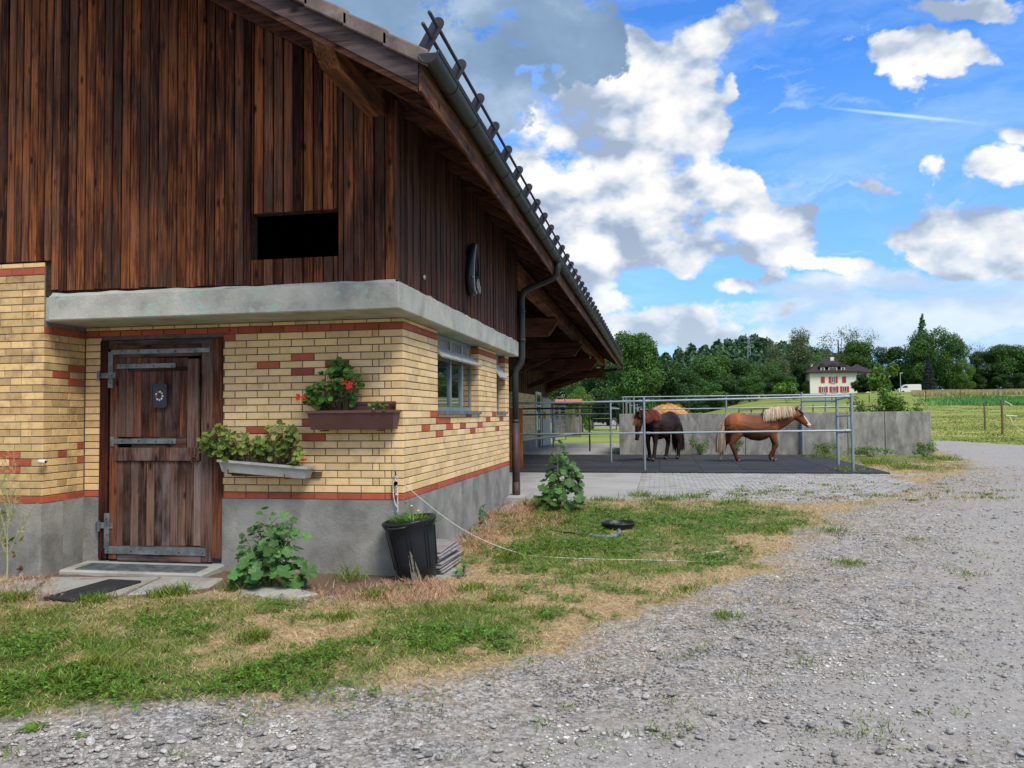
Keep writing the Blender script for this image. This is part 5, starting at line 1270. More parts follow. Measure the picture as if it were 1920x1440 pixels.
mb = MB(); mb.lathe([(0, .05), (R_ * .91, .05)], 40, capb=False); put('water', mb, M['water'], e)

# ------------------------------------------------------------------ horse collar on the side cladding
pc = onX(880, 510, XG + .02); hc = empty('horse_collar', 'black padded horse collar with metal hames on the side boards', 'harness', (XG + .015, pc[1], pc[2]))
zt_, zb_ = onX(880, 462, XG)[2] - pc[2], onX(884, 556, XG)[2] - pc[2]
mb = MB(); N_ = 28; pts = []
for i in range(N_ + 1):
    a = 2 * math.pi * i / N_; wz = (zt_ if math.sin(a) > 0 else -zb_); pts.append((.05 + .01 * math.sin(a), .17 * math.cos(a) * (1 - .35 * math.sin(a)), wz * .93 * math.sin(a)))
mb.tube(pts, .05, 10); put('pad', mb, M['bin'], hc, smooth=True)
mb = MB(); pts = [(.105, -.16 * math.cos(a) * (1 - .3 * math.sin(a)) + .0, (zt_ if math.sin(a) > 0 else -zb_) * math.sin(a) * 1.0) for a in np.linspace(-1.45, 1.45, 18)]
mb.tube(pts, .010, 8); pts2 = [(.105, .13 * math.cos(a) * (1 - .3 * math.sin(a)), (zt_ if math.sin(a) > 0 else -zb_) * math.sin(a)) for a in np.linspace(-1.5, 1.5, 18)]; put('hame', mb, M['trough_g'], hc, smooth=True)
mb = MB(); mb.tube(pts2, .009, 8); put('hame', mb, M['bin'], hc, smooth=True)
mb = MB()
for (dy, dz, r0) in ((.03, zb_ + .13, .05), (.09, zb_ + .10, .06), (.06, zb_ + .16, .045), (.14, zb_ + .08, .05)):
    mb.tube([(.11, dy + r0 * math.cos(a), dz + r0 * math.sin(a)) for a in np.linspace(0, 6.28, 13)], .004, 5)
mb.tube([(.10, -.16, zb_ * .35), (.11, -.2, zb_ * .35), (.11, -.24, zb_ * .36)], .012, 6); put('chain_ring', mb, M['trough_g'], hc)
p = onX(794, 520, XG + .02); mb = MB(); mb.sphere((XG + .03, p[1], p[2]), .028, 7, 5, (.5, 1, .9)); tag(put('wasp_nest', mb, M['trough_g']), 'tiny pale clump stuck to the dark side boards', 'nest')
# ------------------------------------------------------------------ paving and rubber mats
ZB = .185
pv = tag(bpy.data.objects.new('pavement', None), 'pale concrete and block paving in front of the paddock', kind='structure'); COL.objects.link(pv)
mb = MB()
for (x0, x1) in ((-5.25, -2.62), (-2.6, -.47)):
    for (y0, y1) in ((13.35, 15.3), (15.32, 17.3), (17.32, 19.32)):
        mb = MB(); mb.box(x0, x1, y0, y1, ZB - .06, ZB + .012 + random.uniform(-.003, .003)); o = put('concrete_panel', mb, M['pave'], pv); bev(o, .008)
mb = MB(); r_ = random.Random(6); y = 13.45; row = 0
while y < 19.3:
    x = -.445 + (.1 if row % 2 else 0)
    xr = 3.5 + (y - 13.5) * .40 + .5 * math.sin(y * 1.3)
    while x < xr:
        if not (x > xr - .6 and r_.random() < .35) and not (y < 13.9 and r_.random() < .2):
            h = ZB + .010 + r_.uniform(-.003, .004); c = .006; x1 = x + .194; y1 = y + .194
            mb.add([(x, y, ZB - .03), (x1, y, ZB - .03), (x1, y1, ZB - .03), (x, y1, ZB - .03), (x + c, y + c, h), (x1 - c, y + c, h), (x1 - c, y1 - c, h), (x + c, y1 - c, h)], [(4, 5, 6, 7), (0, 1, 5, 4), (1, 2, 6, 5), (2, 3, 7, 6), (3, 0, 4, 7)])
        x += .2
    y += .2; row += 1
tag(put('paver', mb, M['pave'], pv), kind='stuff')
pf = tag(bpy.data.objects.new('paddock_floor', None), 'black rubber mat floor where the two horses stand', kind='structure'); COL.objects.link(pf)
mx0 = -5.2
for j in range(8):
    for i in range(10):
        x0 = mx0 + i * 1.03; y0 = 19.36 + j * 1.03
        if x0 + 1 > 5.4 - j * .03: continue
        mb = MB(); n = 10; pts = []
        for k in range(n): pts += [(x0 + (k) / n * 1.02, y0 - (.02 if k % 2 and j == 0 else 0)), (x0 + (k + 1) / n * 1.02, y0 - (.02 if k % 2 and j == 0 else 0))]
        pts += [(x0 + 1.02, y0 + 1.022), (x0, y0 + 1.022)]
        mb.prism(pts, (0, 0, ZB + .002), (1, 0, 0), (0, 1, 0), .036 + r_.uniform(0, .006)); put('rubber_mat', mb, M['rubber'], pf)
mb = MB(); mb.box(-5.2, -1.3, 27.7, 33.6, ZB - .05, ZB + .02); tag(put('concrete_apron', mb, M['pave']), 'pale concrete apron beyond the rubber mats', kind='structure')
# ------------------------------------------------------------------ concrete wall
YW = 27.75; XWL = XP(1160, YW); XWR = XP(1744, YW)
mw = empty('concrete_wall', 'long weathered grey concrete wall behind the two horses', 'wall', ((XWL + XWR) / 2, YW, ZB))
mb = MB(); o0 = Vector(mw.location)
js = [XWL] + [XWL + (XWR - XWL) * q for q in (.2, .42, .60, .745, .86)] + [XWR]
for a, b_ in zip(js[:-1], js[1:]):
    mb = MB(); mb.box(a + .006, b_ - .006, YW, YW + .22, ZB - .2, 1.615); o = put('wall_panel', mb, M['conc'], mw, loc=-o0); bev(o, .012)
mb = MB(); mb.box(XWL + .02, XWR - .02, YW + .02, YW + .2, ZB - .2, 1.60); put('joint_core', mb, M['soil'], mw, loc=-o0)
mb = MB(); mb.box(XWR - .22, XWR - .004, YW + .225, YW + 6, ZB - .2, 1.61); o = put('wing', mb, M['conc'], mw, loc=-o0); bev(o, .012)
mb = MB(); mb.box(XWL, XWL + .22, YW + .225, YW + 6, ZB - .2, 1.61); o = put('wing', mb, M['conc'], mw, loc=-o0); bev(o, .012)
# straw manure heap
mb = MB(); n = 26; m_ = 14; vs = []; cx, cy = .45, 31.3
for i in range(n + 1):
    for j in range(m_ + 1):
        u = i / n * 2 - 1; v_ = j / m_ * 2 - 1; h = max(0, 1 - u * u) ** .5 * max(0, 1 - v_ * v_) ** .5
        x = cx + u * 1.7; y = cy + v_ * 2.2; vs.append((x, y, ZB + h * 1.78 * (1 - .28 * sstep(-.2, .9, u)) + (float(fbm(x, y, 2.5, 3)) - .5) * .35 * h))
mb.add(vs, [(i * (m_ + 1) + j, (i + 1) * (m_ + 1) + j, (i + 1) * (m_ + 1) + j + 1, i * (m_ + 1) + j + 1) for i in range(n) for j in range(m_)])
heap = put('manure_heap', mb, M['chips']); tag(heap, 'orange straw heap rising behind the concrete wall', 'heap')
mb = MB(); 
for k in range(1500):
    q = random.choice(vs)
    if q[2] < 1.2: continue
    a = random.uniform(0, 3.14); L = .10; d = Vector((math.cos(a), math.sin(a) * .5, random.uniform(-.3, .6))) * L; c_ = Vector(q) + Vector((random.uniform(-.1, .1), random.uniform(-.1, .1), .01)); s_ = Vector((0, .0, .012)); mb.add([c_ - d, c_ + d, c_ + d + s_, c_ - d + s_], [(0, 1, 2, 3)])
o = put('straw', mb, M['chips'], heap); tag(o, kind='stuff')

# ------------------------------------------------------------------ tubular paddock fence
def post_at(px, pyb, z=ZB + .02):
    p = onZ(px, pyb, z); return p[0], p[1]
fn = empty('paddock_fence', 'galvanised tube fence along the front of the horse paddock', 'fence', (-1, 19.4, ZB))
F0 = -Vector(fn.location)
def post(x, y, h, r=.033, par=fn, off=F0, mat='galv', z=ZB, cap=True):
    mb = MB(); mb.tube([(x, y, z), (x, y, z + h)], r, 10); mb.tube([(x, y, z), (x, y, z + .02)], r * 1.8, 10); o = put('post', mb, M[mat], par, loc=off, smooth=False); return o
def rail(a, b_, r=.024, par=fn, off=F0, mat='galv', clamps=()):
    mb = MB(); mb.tube([a, b_], r, 8)
    A = Vector(a); B = Vector(b_); d = (B - A).normalized()
    for q in clamps: c_ = A.lerp(B, q); mb.tube([c_ - d * .05, c_ + d * .05], r * 1.45, 8)
    return put('rail', mb, M[mat], par, loc=off)
xa, ya_ = post_at(1209, 883); xb, yb_ = post_at(1600, 886); xc, yc_ = post_at(1572, 878 - 6)
def zat(px, py, x, y): 
    return HC + 0 * px + (lambda p: p[2] - HC)(onY(px, py, y))
post(xa, ya_, zat(1209, 745, xa, ya_) - ZB); post(xb, yb_, zat(1598, 738, xb, yb_) - ZB, .036)
z1a = zat(1209, 752, xa, ya_); z1b = zat(1598, 743, xb, yb_); z2a = zat(1209, 812, xa, ya_); z2b = zat(1600, 807, xb, yb_)
xl = -4.6; yl = ya_ + .15
rail((xl, yl, z1a - .02), (xa, ya_, z1a), clamps=(.98, .3)); rail((xa, ya_, z1a), (xb, yb_, z1b), clamps=(.02, .98))
rail((xl, yl, z2a - .02), (xa, ya_, z2a), clamps=(.98,)); rail((xa, ya_, z2a), (xb, yb_, z2b), clamps=(.02, .98))
rail((-3.5, yl, z2a - .18), (-2.2, yl - .1, z2a - .02), .03)
post(-4.65, yl, 1.95)
side = empty('paddock_fence', 'galvanised side fence running back from the right corner post', 'fence', (xb, 23, ZB)); SO = -Vector(side.location)
xs5 = XP(1503, 27.6)
post(xc, yc_, zat(1573, 742, xc, yc_) - ZB, .04, side, SO)
post(xs5, 27.6, 2.10, .033, side, SO)
rail((xb, yb_, z1b), (xc, yc_, z1b - .03), .024, side, SO); rail((xc, yc_, z1b - .06), (xs5, 27.6, zat(1503, 757, xs5, 27.6) + .08), .024, side, SO, clamps=(.05, .95))
rail((xb, yb_, zat(1598, 779, xb, yb_)), (xc, yc_, zat(1575, 780, xc, yc_)), .02, side, SO); rail((xb, yb_, z2b - .03), (xc, yc_, zat(1573, 811, xc, yc_)), .02, side, SO)
# rail on top of and behind the wall
bk = empty('paddock_fence', 'galvanised fence standing on top of the grey concrete wall', 'fence', (0, YW + .1, 1.6)); BO = -Vector(bk.location)
zt1 = zat(1300, 743, 0, YW + .1); zt2 = zat(1300, 766, 0, YW + .1); xq = lambda px: XP(px, YW + .1)
for px in (1188, 1361, 1548): post(xq(px), YW + .1, zt1 - 1.6 + .03, .028, bk, BO, z=1.60)
rail((xq(1166), YW + .1, zt1), (xq(1600), YW + .1, zt1), .02, bk, BO); rail((xq(1200), YW + .1, zt2 - .02), (xq(1605), YW + .1, zt2 + .02), .02, bk, BO)
# fence and gates on the left side
lf = empty('paddock_fence', 'dark tube fence closing the left side under the eaves', 'fence', (-2.5, 27, ZB)); LO = -Vector(lf.location)
xm, ym = post_at(1146, 868); xn, yn = post_at(1106, 846); xo, yo = post_at(1038, 838)
xo = max(xo, X2 + .3)
post(xm, ym, zat(1146, 750, xm, ym) - ZB, .032, lf, LO); post(xn, yn, zat(1106, 757, xn, yn) - ZB, .032, lf, LO, 'darktube'); post(xo, yo, zat(1038, 748, xo, yo) - ZB, .045, lf, LO)
rail((xm, ym, zat(1146, 756, xm, ym)), (xn, yn, zat(1106, 760, xn, yn)), .026, lf, LO, 'darktube'); rail((xn, yn, zat(1106, 760, xn, yn)), (xo, yo, zat(1038, 758, xo, yo)), .026, lf, LO, 'darktube')
rail((xm, ym, 1.62), (X2 + .1, ym + 2, 1.62), .024, lf, LO, 'galv'); rail((xm, ym, 1.80), (X2 + .1, ym + 1, 1.80), .024, lf, LO, 'darktube')
rail((xn, yn, .85), (X2 + .1, yn, .85), .024, lf, LO, 'darktube'); rail((xn, yn, 1.66), (X2 + .1, yn, 1.62), .022, lf, LO, 'darktube')
rail((xm, ym, 1.78), (XWL + .0, YW, 1.80), .026, lf, LO)
def gate(label, P0, P1, z0, z1, n, mat='galv', arch=False):
    P0 = Vector(P0); P1 = Vector(P1); e = empty('gate', label, 'gate', tuple((P0 + P1) / 2)); off = -Vector(e.location)
    mb = MB(); a = P0.copy(); b_ = P1.copy(); c_ = [Vector((a.x, a.y, z0)), Vector((a.x, a.y, z1)), Vector((b_.x, b_.y, z1)), Vector((b_.x, b_.y, z0)), Vector((a.x, a.y, z0))]
    if arch:
        m_ = (c_[1] + c_[2]) / 2; c_[1:3] = [c_[1], c_[1].lerp(m_, .25) + Vector((0, 0, .14)), c_[1].lerp(m_, .6) + Vector((0, 0, .2)), c_[2].lerp(m_, .6) + Vector((0, 0, .2)), c_[2].lerp(m_, .25) + Vector((0, 0, .14)), c_[2]]
    mb.tube(c_, .024, 8); put('frame', mb, M[mat], e, loc=off)
    for i in range(n):
        z = z0 + (z1 - z0) * (i + 1) / (n + 1); mb = MB(); mb.tube([(a.x, a.y, z), (b_.x, b_.y, z)], .018, 6); put('bar', mb, M[mat], e, loc=off)
    return e
pA = onY(1107, 800, 32.2); pB = onY(1158, 800, 32.6)
gate('dark tube gate left of the concrete wall', (pA[0] + .1, 32.2, 0), (pB[0] - .05, 32.6, 0), zat(1130, 806, 0, 32.4), zat(1130, 764, 0, 32.4), 1, 'darktube')
pA = onY(1040, 800, 36.0); pB = onY(1058, 800, 37.0)
gate('arched galvanised gate with many bars by the barn end', (pA[0], 36, 0), (pB[0], 37.6, 0), zat(1050, 826, 0, 36), zat(1050, 752, 0, 36), 7, 'galv', True)
e = empty('feed_rack', 'cluster of galvanised feed barriers stored at the left end of the concrete wall', 'rack', (XWL + .4, YW + .7, 1.2)); off = -Vector(e.location)
for i in range(6):
    mb = MB(); x = XWL + .12 + i * .13; zt_ = zat(1166 + i * 4, 744 + i * 5, x, YW + .5); y = YW + .5 + .05 * i; mb.tube([(x, y, 1.3), (x, y, zt_), (x + .09, y + .3, zt_ + .02), (x + .09, y + .3, 1.3)], .024, 6); mb.tube([(x, y, zt_ - .12), (x + .1, y, zt_ - .12), (x + .1, y, 1.3)], .02, 6); put('barrier', mb, M['galv'], e, loc=off)
p = onX(975, 812, X2 + .8); mb = MB(); a_ = onY(970, 766, 20.6); b_ = onY(980.5, 860, 20.6); mb.box(a_[0] - .2, b_[0], 20.6, 20.64, ZB + .04, a_[2]); tag(put('board', mb, M['wood_orange']), 'upright orange wooden board behind the brown standpipe', 'board')
mb = MB(); mb.tube([onY(1503, 790, YW - .05), onY(1503, 850, YW - .05)], .035, 8); tag(put('pipe', mb, M['galv']), 'short grey pipe fixed to the face of the concrete wall', 'pipe')

# ------------------------------------------------------------------ horses
def horse(name, label, loc, rz, scale, neck, head, legs, col, mane_m, tail_m, seed, mane_len=.34, nfore=300, lift=0, blaze=False, mane_side=-1):
    e = empty(name, label, 'horse', loc, 'horses in the paddock'); e.rotation_euler = (0, 0, rz); e.scale = (scale,) * 3
    mb = MB()
    def loft(secs, n=16):
        vs = []; fs = []
        for (x, z, ry, rz_) in secs:
            for j in range(n):
                a = 2 * math.pi * j / n; s_ = math.sin(a); vs.append((x, ry * math.cos(a) * (1 - .12 * (s_ > 0) * s_), z + rz_ * s_))
        k = len(secs)
        for i in range(k - 1):
            for j in range(n): j2 = (j + 1) % n; fs.append((i * n + j, i * n + j2, (i + 1) * n + j2, (i + 1) * n + j))
        fs.append(tuple(range(n))[::-1]); fs.append(tuple((k - 1) * n + j for j in range(n))); mb.add(vs, fs)
    loft([(-.86, 1.05, .05, .09), (-.82, 1.05, .16, .19), (-.70, 1.06, .245, .285), (-.52, 1.07, .285, .325), (-.32, 1.03, .285, .325), (-.10, .96, .31, .355), (.12, .95, .315, .365), (.30, 1.0, .29, .37), (.46, 1.06, .235, .315), (.58, 1.04, .19, .25), (.66, 1.02, .10, .15), (.69, 1.02, .03, .06)])
    mb.tube(neck[0], neck[1], 14); mb.tube(head[0], head[1], 14)
    for L in legs: mb.tube(L[0], L[1], 10)
    hp_ = Vector(head[0][0]); hd = (Vector(head[0][-1]) - hp_).normalized()
    nk = (Vector(neck[0][-1]) - Vector(neck[0][-2])).normalized(); side_ = hd.cross(nk)
    side_ = Vector((0, 1, 0)) if abs(hd.y) < .3 else hd.cross(Vector((0, 0, 1))).normalized()
    upv = side_.cross(hd).normalized(); 
    if upv.z < 0: upv = -upv
    for s_ in (-1, 1):
        b0 = hp_ + side_ * (.065 * s_) + upv * .07 - hd * .03; mb.tube([b0, b0 + upv * .07 + side_ * .012 * s_ - hd * .01, b0 + upv * .15 + side_ * .01 * s_], [.032, .036, .006], 8)
        c_ = hp_ + hd * .17 + side_ * .085 * s_ + upv * .03; mb.sphere(c_, .03, 8, 6)
        c_ = Vector(head[0][-1]) - hd * .03 + side_ * .04 * s_ + upv * .02; mb.sphere(c_, .028, 8, 6)
    me = mb.mesh('body_raw'); tmp = bpy.data.objects.new('tmp', me); COL.objects.link(tmp)
    md = tmp.modifiers.new('r', 'REMESH'); md.mode = 'VOXEL'; md.voxel_size = .016; md2 = tmp.modifiers.new('s', 'SMOOTH'); md2.factor = .6; md2.iterations = 5
    dg = bpy.context.evaluated_depsgraph_get(); em = bpy.data.meshes.new_from_object(tmp.evaluated_get(dg)); bpy.data.objects.remove(tmp)
    em.name = 'horse_body'; em.materials.clear()
    nv = len(em.vertices); co = np.empty(nv * 3, np.float32); em.vertices.foreach_get('co', co); co = co.reshape(-1, 3)
    ca_ = em.color_attributes.new('coat', 'FLOAT_COLOR', 'POINT'); cl = col(co, hp_, hd, upv, np.array(side_)); ca_.data.foreach_set('color', np.concatenate([cl, np.ones((nv, 1))], 1).astype(np.float32).ravel())
    em.polygons.foreach_set('use_smooth', [True] * len(em.polygons))
    body = link('body', em, coatmat, e)
    # hooves
    for L in legs:
        f = Vector(L[0][-1]); g = Vector(L[0][-2]); m2 = MB(); d = (f - g).normalized(); m2.tube([f - d * .045, f + Vector((.012, 0, -.0))], [.048, .058], 10); put('hoof', m2, hoofmat, e, smooth=False)
    # eyes
    for s_ in (-1, 1):
        m2 = MB(); m2.sphere(hp_ + hd * .17 + side_ * .102 * s_ + upv * .035, .017, 8, 6); put('eye', m2, M['black'], e)
    rr2 = random.Random(seed)
    def strands(pts_dirs, n, name, mat, w=.012, segs=6):
        V_ = []; Q = []
        for k in range(n):
            P0, d0, L, side, droop = pts_dirs()
            p = Vector(P0); d = Vector(d0).normalized(); ww = w * rr2.uniform(.6, 1.3); sd = Vector(side).normalized() * ww; base_ = len(V_)
            for i in range(segs + 1):
                q = i / segs; taper = 1 - .75 * q ** 2; V_.append(p - sd * taper); V_.append(p + sd * taper)
                p = p + d * (L / segs); d = (d + Vector((rr2.uniform(-.06, .06), rr2.uniform(-.06, .06), -droop / segs * 2.2))).normalized()
            for i in range(segs): a = base_ + 2 * i; Q.append((a, a + 1, a + 3, a + 2))
        me_ = npmesh(name, [tuple(v) for v in V_], quads=Q, smooth=True); return link(name, me_, mat, e)
    crest = [Vector(p) for p in neck[0]]; cr = neck[1]
    def crest_pt(q):
        f = q * (len(crest) - 1); i = min(int(f), len(crest) - 2); t_ = f - i; c0, c1, c2_, c3_ = crest[max(i - 1, 0)], crest[i], crest[i + 1], crest[min(i + 2, len(crest) - 1)]
        P = .5 * ((2 * c1) + (c2_ - c0) * t_ + (2 * c0 - 5 * c1 + 4 * c2_ - c3_) * t_ * t_ + (3 * c1 - c0 - 3 * c2_ + c3_) * t_ ** 3); r0 = cr[i]; r1 = cr[i + 1]
        r0 = max(r0) if isinstance(r0, tuple) else r0; r1 = max(r1) if isinstance(r1, tuple) else r1
        d = (crest[-1] - crest[0]).normalized(); s2 = Vector((0, 1, 0)); s2 = (s2 - d * s2.dot(d)).normalized(); u = s2.cross(d).normalized()
        if u.z < 0: u = -u
        return P + u * (r0 * (1 - t_) + r1 * t_) * .97, d, u
    def mane():
        q = rr2.uniform(.16, 1.0) ** .9; P, d, u = crest_pt(q); s_ = mane_side if rr2.random() < .8 else -mane_side; off_ = rr2.uniform(-.02, .02)
        return P + Vector((0, off_, 0)), Vector((0, s_ * 1.0, .1)) + u * rr2.uniform(.1, .45) + d * rr2.gauss(-.22, .28), mane_len * rr2.uniform(.4, 1.1) * (1.05 - .45 * abs(q - .45)), (d + Vector((0, rr2.uniform(-.4, .4), rr2.uniform(-.3, .3)))).normalized(), 1.5
    strands(mane, 1500, 'mane', mane_m, .011, 7)
    def fore():
        P = hp_ + upv * .11 + side_ * rr2.uniform(-.04, .04) - hd * .03; return P, hd * .8 + upv * .3 + side_ * rr2.uniform(-.6, .6), rr2.uniform(.18, .32), side_, .35
    strands(fore, nfore, 'forelock', mane_m, .009)
    def tailf():
        P = Vector((-.83 + rr2.uniform(-.02, .02), rr2.uniform(-.035, .035), 1.16 + rr2.uniform(-.06, .03))); return P, Vector((-.50 + rr2.uniform(-.25, .45), rr2.uniform(-.35, .35), -.55)), rr2.uniform(.6, .98), Vector((rr2.uniform(-1, 1), 1, 0)), 2.2
    strands(tailf, 900, 'tail', tail_m, .014, 8)
    return e
coatmat, t, b, out = newmat('horse_coat'); at = t.new('ShaderNodeAttribute', attribute_name='coat'); v = coords(t, rnd=False); n_ = t.noise(v, 5, 5, .6)
t.put(b.inputs['Base Color'], t.mix(t.maprange(n_, .35, .7, 0, .35), at.outputs['Color'], t.mix(1.0, at.outputs['Color'], (.45, .42, .40), 'MULTIPLY'))); b.inputs['Roughness'].default_value = .6; b.inputs['Specular IOR Level'].default_value = .16
t.put(b.inputs['Normal'], t.bump(t.noise(v, 60, 3, .6), .08, .003))
hoofmat = pmat('hoof', [(.10, .08, .06), (.22, .18, .14)], rough=.6, bump=0, vary=.1)
flax = leafmat('flaxen_hair', [(.38, .25, .14), (.60, .48, .33), (.75, .68, .54)], trans=.15, vary=.15, hue=.005, rough=.6, scale=4)
flaxw = leafmat('pale_tail_hair', [(.50, .38, .24), (.66, .56, .42), (.74, .69, .58)], trans=.15, vary=.15, hue=.005, rough=.6, scale=4)
redh = leafmat('reddish_hair', [(.09, .022, .010), (.20, .055, .022), (.30, .10, .04)], trans=.1, vary=.2, hue=.005, rough=.5, scale=4)
blackh = leafmat('black_hair', [(.008, .006, .006), (.02, .014, .012), (.03, .02, .016)], trans=.05, vary=.2, hue=.005, rough=.5, scale=4)
def col_chestnut(co, hp_, hd, up, sd):
    base_ = np.tile(np.array([.20, .072, .028]), (len(co), 1)); z = co[:, 2]
    lt = sstep(-.9, -.5, co[:, 0]) * (1 - sstep(-.5, -.1, co[:, 0])) * sstep(.9, 1.2, z); base_ += lt[:, None] * np.array([.12, .035, .01])
    dk = np.array([.055, .022, .014]); a = (1 - sstep(.30, .72, z))[:, None] * .85 * (co[:, 0] < 1.0)[:, None]; base_ = base_ * (1 - a) + dk * a
    mid = (sstep(-.45, .0, co[:, 0]) * (1 - sstep(.1, .5, co[:, 0])) * .45)[:, None]; base_ = base_ * (1 - mid) + np.array([.13, .045, .028]) * mid
    rel = co - np.array(hp_); along = rel @ np.array(hd); s_ = np.abs(rel @ sd); u_ = rel @ np.array(up)
    bl = (along > .08) & (s_ < .045) & (u_ > .02) & (along < .75) & (np.linalg.norm(rel, axis=1) < .75); bl |= (along > .47) & (np.linalg.norm(rel, axis=1) < .75) & (u_ > -.03) & (s_ < .07)
    base_[bl] = (.66, .60, .54)
    wh = (z < .20) & (co[:, 0] < -.75); base_[wh] = (.42, .34, .26)
    return base_
def col_black(co, hp_, hd, up, sd):
    base_ = np.tile(np.array([.022, .011, .009]), (len(co), 1)); z = co[:, 2]
    n_ = fbm(co[:, 0], z, 3.0, 8); base_ += (n_[:, None] - .5) * np.array([.05, .028, .022]); 
    a = sstep(.85, 1.25, z)[:, None]; base_ = base_ * (1 + a * .7) ; return np.clip(base_, .004, 1)
# chestnut with flaxen mane, walking right
Yh2 = 23.6
nk2 = ([(.28, 0, 1.08), (.48, 0, 1.16), (.68, 0, 1.24), (.88, 0, 1.31), (1.06, 0, 1.37)], [(.23, .33), (.19, .33), (.155, .31), (.125, .25), (.10, .17)])
hd2 = ([(1.08, 0, 1.39), (1.18, 0, 1.29), (1.31, 0, 1.16), (1.42, 0, 1.05), (1.49, 0, .99)], [(.09, .13), (.095, .15), (.07, .11), (.055, .08), (.05, .065)])
def FL(x0, dx1, dx2, dx3, hz, s_, y=.125): return ([(x0, y * s_, .98), (x0 + .02, y * s_, .76), (x0 + dx1, y * s_, .47), (x0 + dx2, y * s_, .14 + hz), (x0 + dx3, y * s_, .035 + hz)], [(.12, .19), (.088, .13), (.056, .066), (.048, .056), (.058, .066)])
def HL(x0, st, hk, ft, hf, hz, s_, y=.13): return ([(x0, y * s_, 1.02), (x0 + st, y * s_, .78), (x0 + hk, y * s_, .50 + hz * .5), (x0 + ft, y * s_, .14 + hz), (x0 + hf, y * s_, .035 + hz)], [(.15, .25), (.11, .18), (.058, .084), (.048, .06), (.058, .068)])
horse('horse', 'chestnut horse with pale flaxen mane and tail walking right', (2.64, Yh2, ZB + .042), 0.0, 1.0, nk2, hd2,
      [FL(.48, .06, .0, .06, 0, 1), FL(.44, .12, -.06, -.02, .03, -1), HL(-.60, .10, -.06, .06, .12, 0, -1), HL(-.64, .02, -.20, -.30, -.36, .02, 1)], col_chestnut, flax, flaxw, 5, .52, mane_side=-1)
# dark horse, head lowered, walking left towards the viewer
nk1 = ([(.28, 0, 1.10), (.50, 0, 1.17), (.74, .0, 1.22), (.94, .0, 1.22), (1.08, .02, 1.16)], [(.22, .30), (.17, .25), (.12, .20), (.10, .165), (.085, .13)])
hd1 = ([(1.08, .02, 1.14), (1.16, .03, 1.00), (1.22, .04, .82), (1.26, .05, .68), (1.28, .05, .60)], [(.085, .12), (.09, .13), (.062, .098), (.052, .07), (.046, .056)])
e1 = onZ(1250, 866, ZB + .04)
horse('horse', 'dark brown horse with reddish mane and lowered head facing left', (e1[0] - .16, 24.2, ZB + .042), math.radians(180 + 58), 1.05, nk1, hd1,
      [FL(.46, .02, .10, .16, 0, 1), FL(.46, .0, -.08, -.02, 0, -1), HL(-.60, .10, -.02, .10, .16, 0, -1), HL(-.64, .06, -.12, -.10, -.04, 0, 1)], col_black, redh, blackh, 9, .46, nfore=40, mane_side=1)
# ------------------------------------------------------------------ trees
def crown_mesh(name, lobes, n, size, seed, shell=.55, flat=.5, holes=0.0):
    g = np.random.default_rng(seed); L = np.array(lobes, float); w_ = (L[:, 3] * L[:, 4] * L[:, 5]) ** .667; w_ /= w_.sum()
    k = g.choice(len(L), n, p=w_); d = g.normal(size=(n, 3)); d /= np.linalg.norm(d, axis=1)[:, None]
    r = shell + (1 - shell) * g.random(n) ** .7; r *= 1 + .16 * np.sin(d[:, 0] * 7 + k) * np.cos(d[:, 2] * 6 + k * 2)
    P = L[k, :3] + d * L[k, 3:6] * r[:, None]
    if holes:
        q = np.sin(P[:, 0] * 2.1 + 1) * np.sin(P[:, 2] * 2.6) * np.sin(P[:, 1] * 2.3 + 2); keep = q < holes; P = P[keep]; d = d[keep]; n = len(P)
    nn = d * .6 + g.normal(size=(n, 3)) * .7; nn[:, 2] += flat; nn /= np.linalg.norm(nn, axis=1)[:, None]
    a = np.cross(nn, g.normal(size=(n, 3))); a /= np.linalg.norm(a, axis=1)[:, None]; b_ = np.cross(nn, a)
    s_ = size * (.5 + g.random(n))[:, None]
    V_ = np.stack([P - a * s_, P + b_ * s_ * .55, P + a * s_, P - b_ * s_ * .55 + nn * s_ * .2], 1).reshape(-1, 3)
    Q = np.arange(len(P) * 4).reshape(-1, 4); return npmesh(name, V_, quads=Q)
def trunk_mesh(h, r, lobes, seed):
    rr_ = random.Random(seed); mb = MB(); mb.tube([(0, 0, -.3), (.05 * h * rr_.uniform(-.5, .5), 0, h * .35), (.04 * h * rr_.uniform(-.5, .5), 0, h * .8)], [r, r * .75, r * .25], 7)
    for L in lobes[:9]: mb.tube([(0, 0, h * .3), (L[0] * .5, L[1] * .5, (h * .3 + L[2]) / 2), (L[0], L[1], L[2])], [r * .4, r * .25, r * .08], 5)
    return mb.mesh('trunk')
def lobes_round(h, w, seed, n=14, low=.12):
    rr_ = random.Random(seed); out_ = [(0, 0, h * .55, w * .30, w * .30, h * .34)]
    for i in range(n):
        q = rr_.uniform(low, .93); a = rr_.uniform(0, 6.28); prof_ = math.sin(math.pi * min(1, (q - .02)) ** .85) ** .6; rad = w * .5 * prof_ * rr_.uniform(.45, .80); s_ = w * rr_.uniform(.13, .22)
        out_.append((math.cos(a) * rad, math.sin(a) * rad, h * q, s_, s_, s_ * .8))
    return out_
PR = {}
def proto(key, h, w, n, size, seed, mat, **k):
    n = int(n * 1.7); size *= .77
    lb = k.pop('lobes', None) or lobes_round(h, w, seed, k.pop('nl', 16), k.pop('low', .12)); me = crown_mesh('crown', lb, n, size, seed, **k); me.materials.append(M[mat])
    tm = trunk_mesh(h, w * .035, lb, seed); tm.materials.append(M['bark']); PR[key] = (me, tm, h, w)
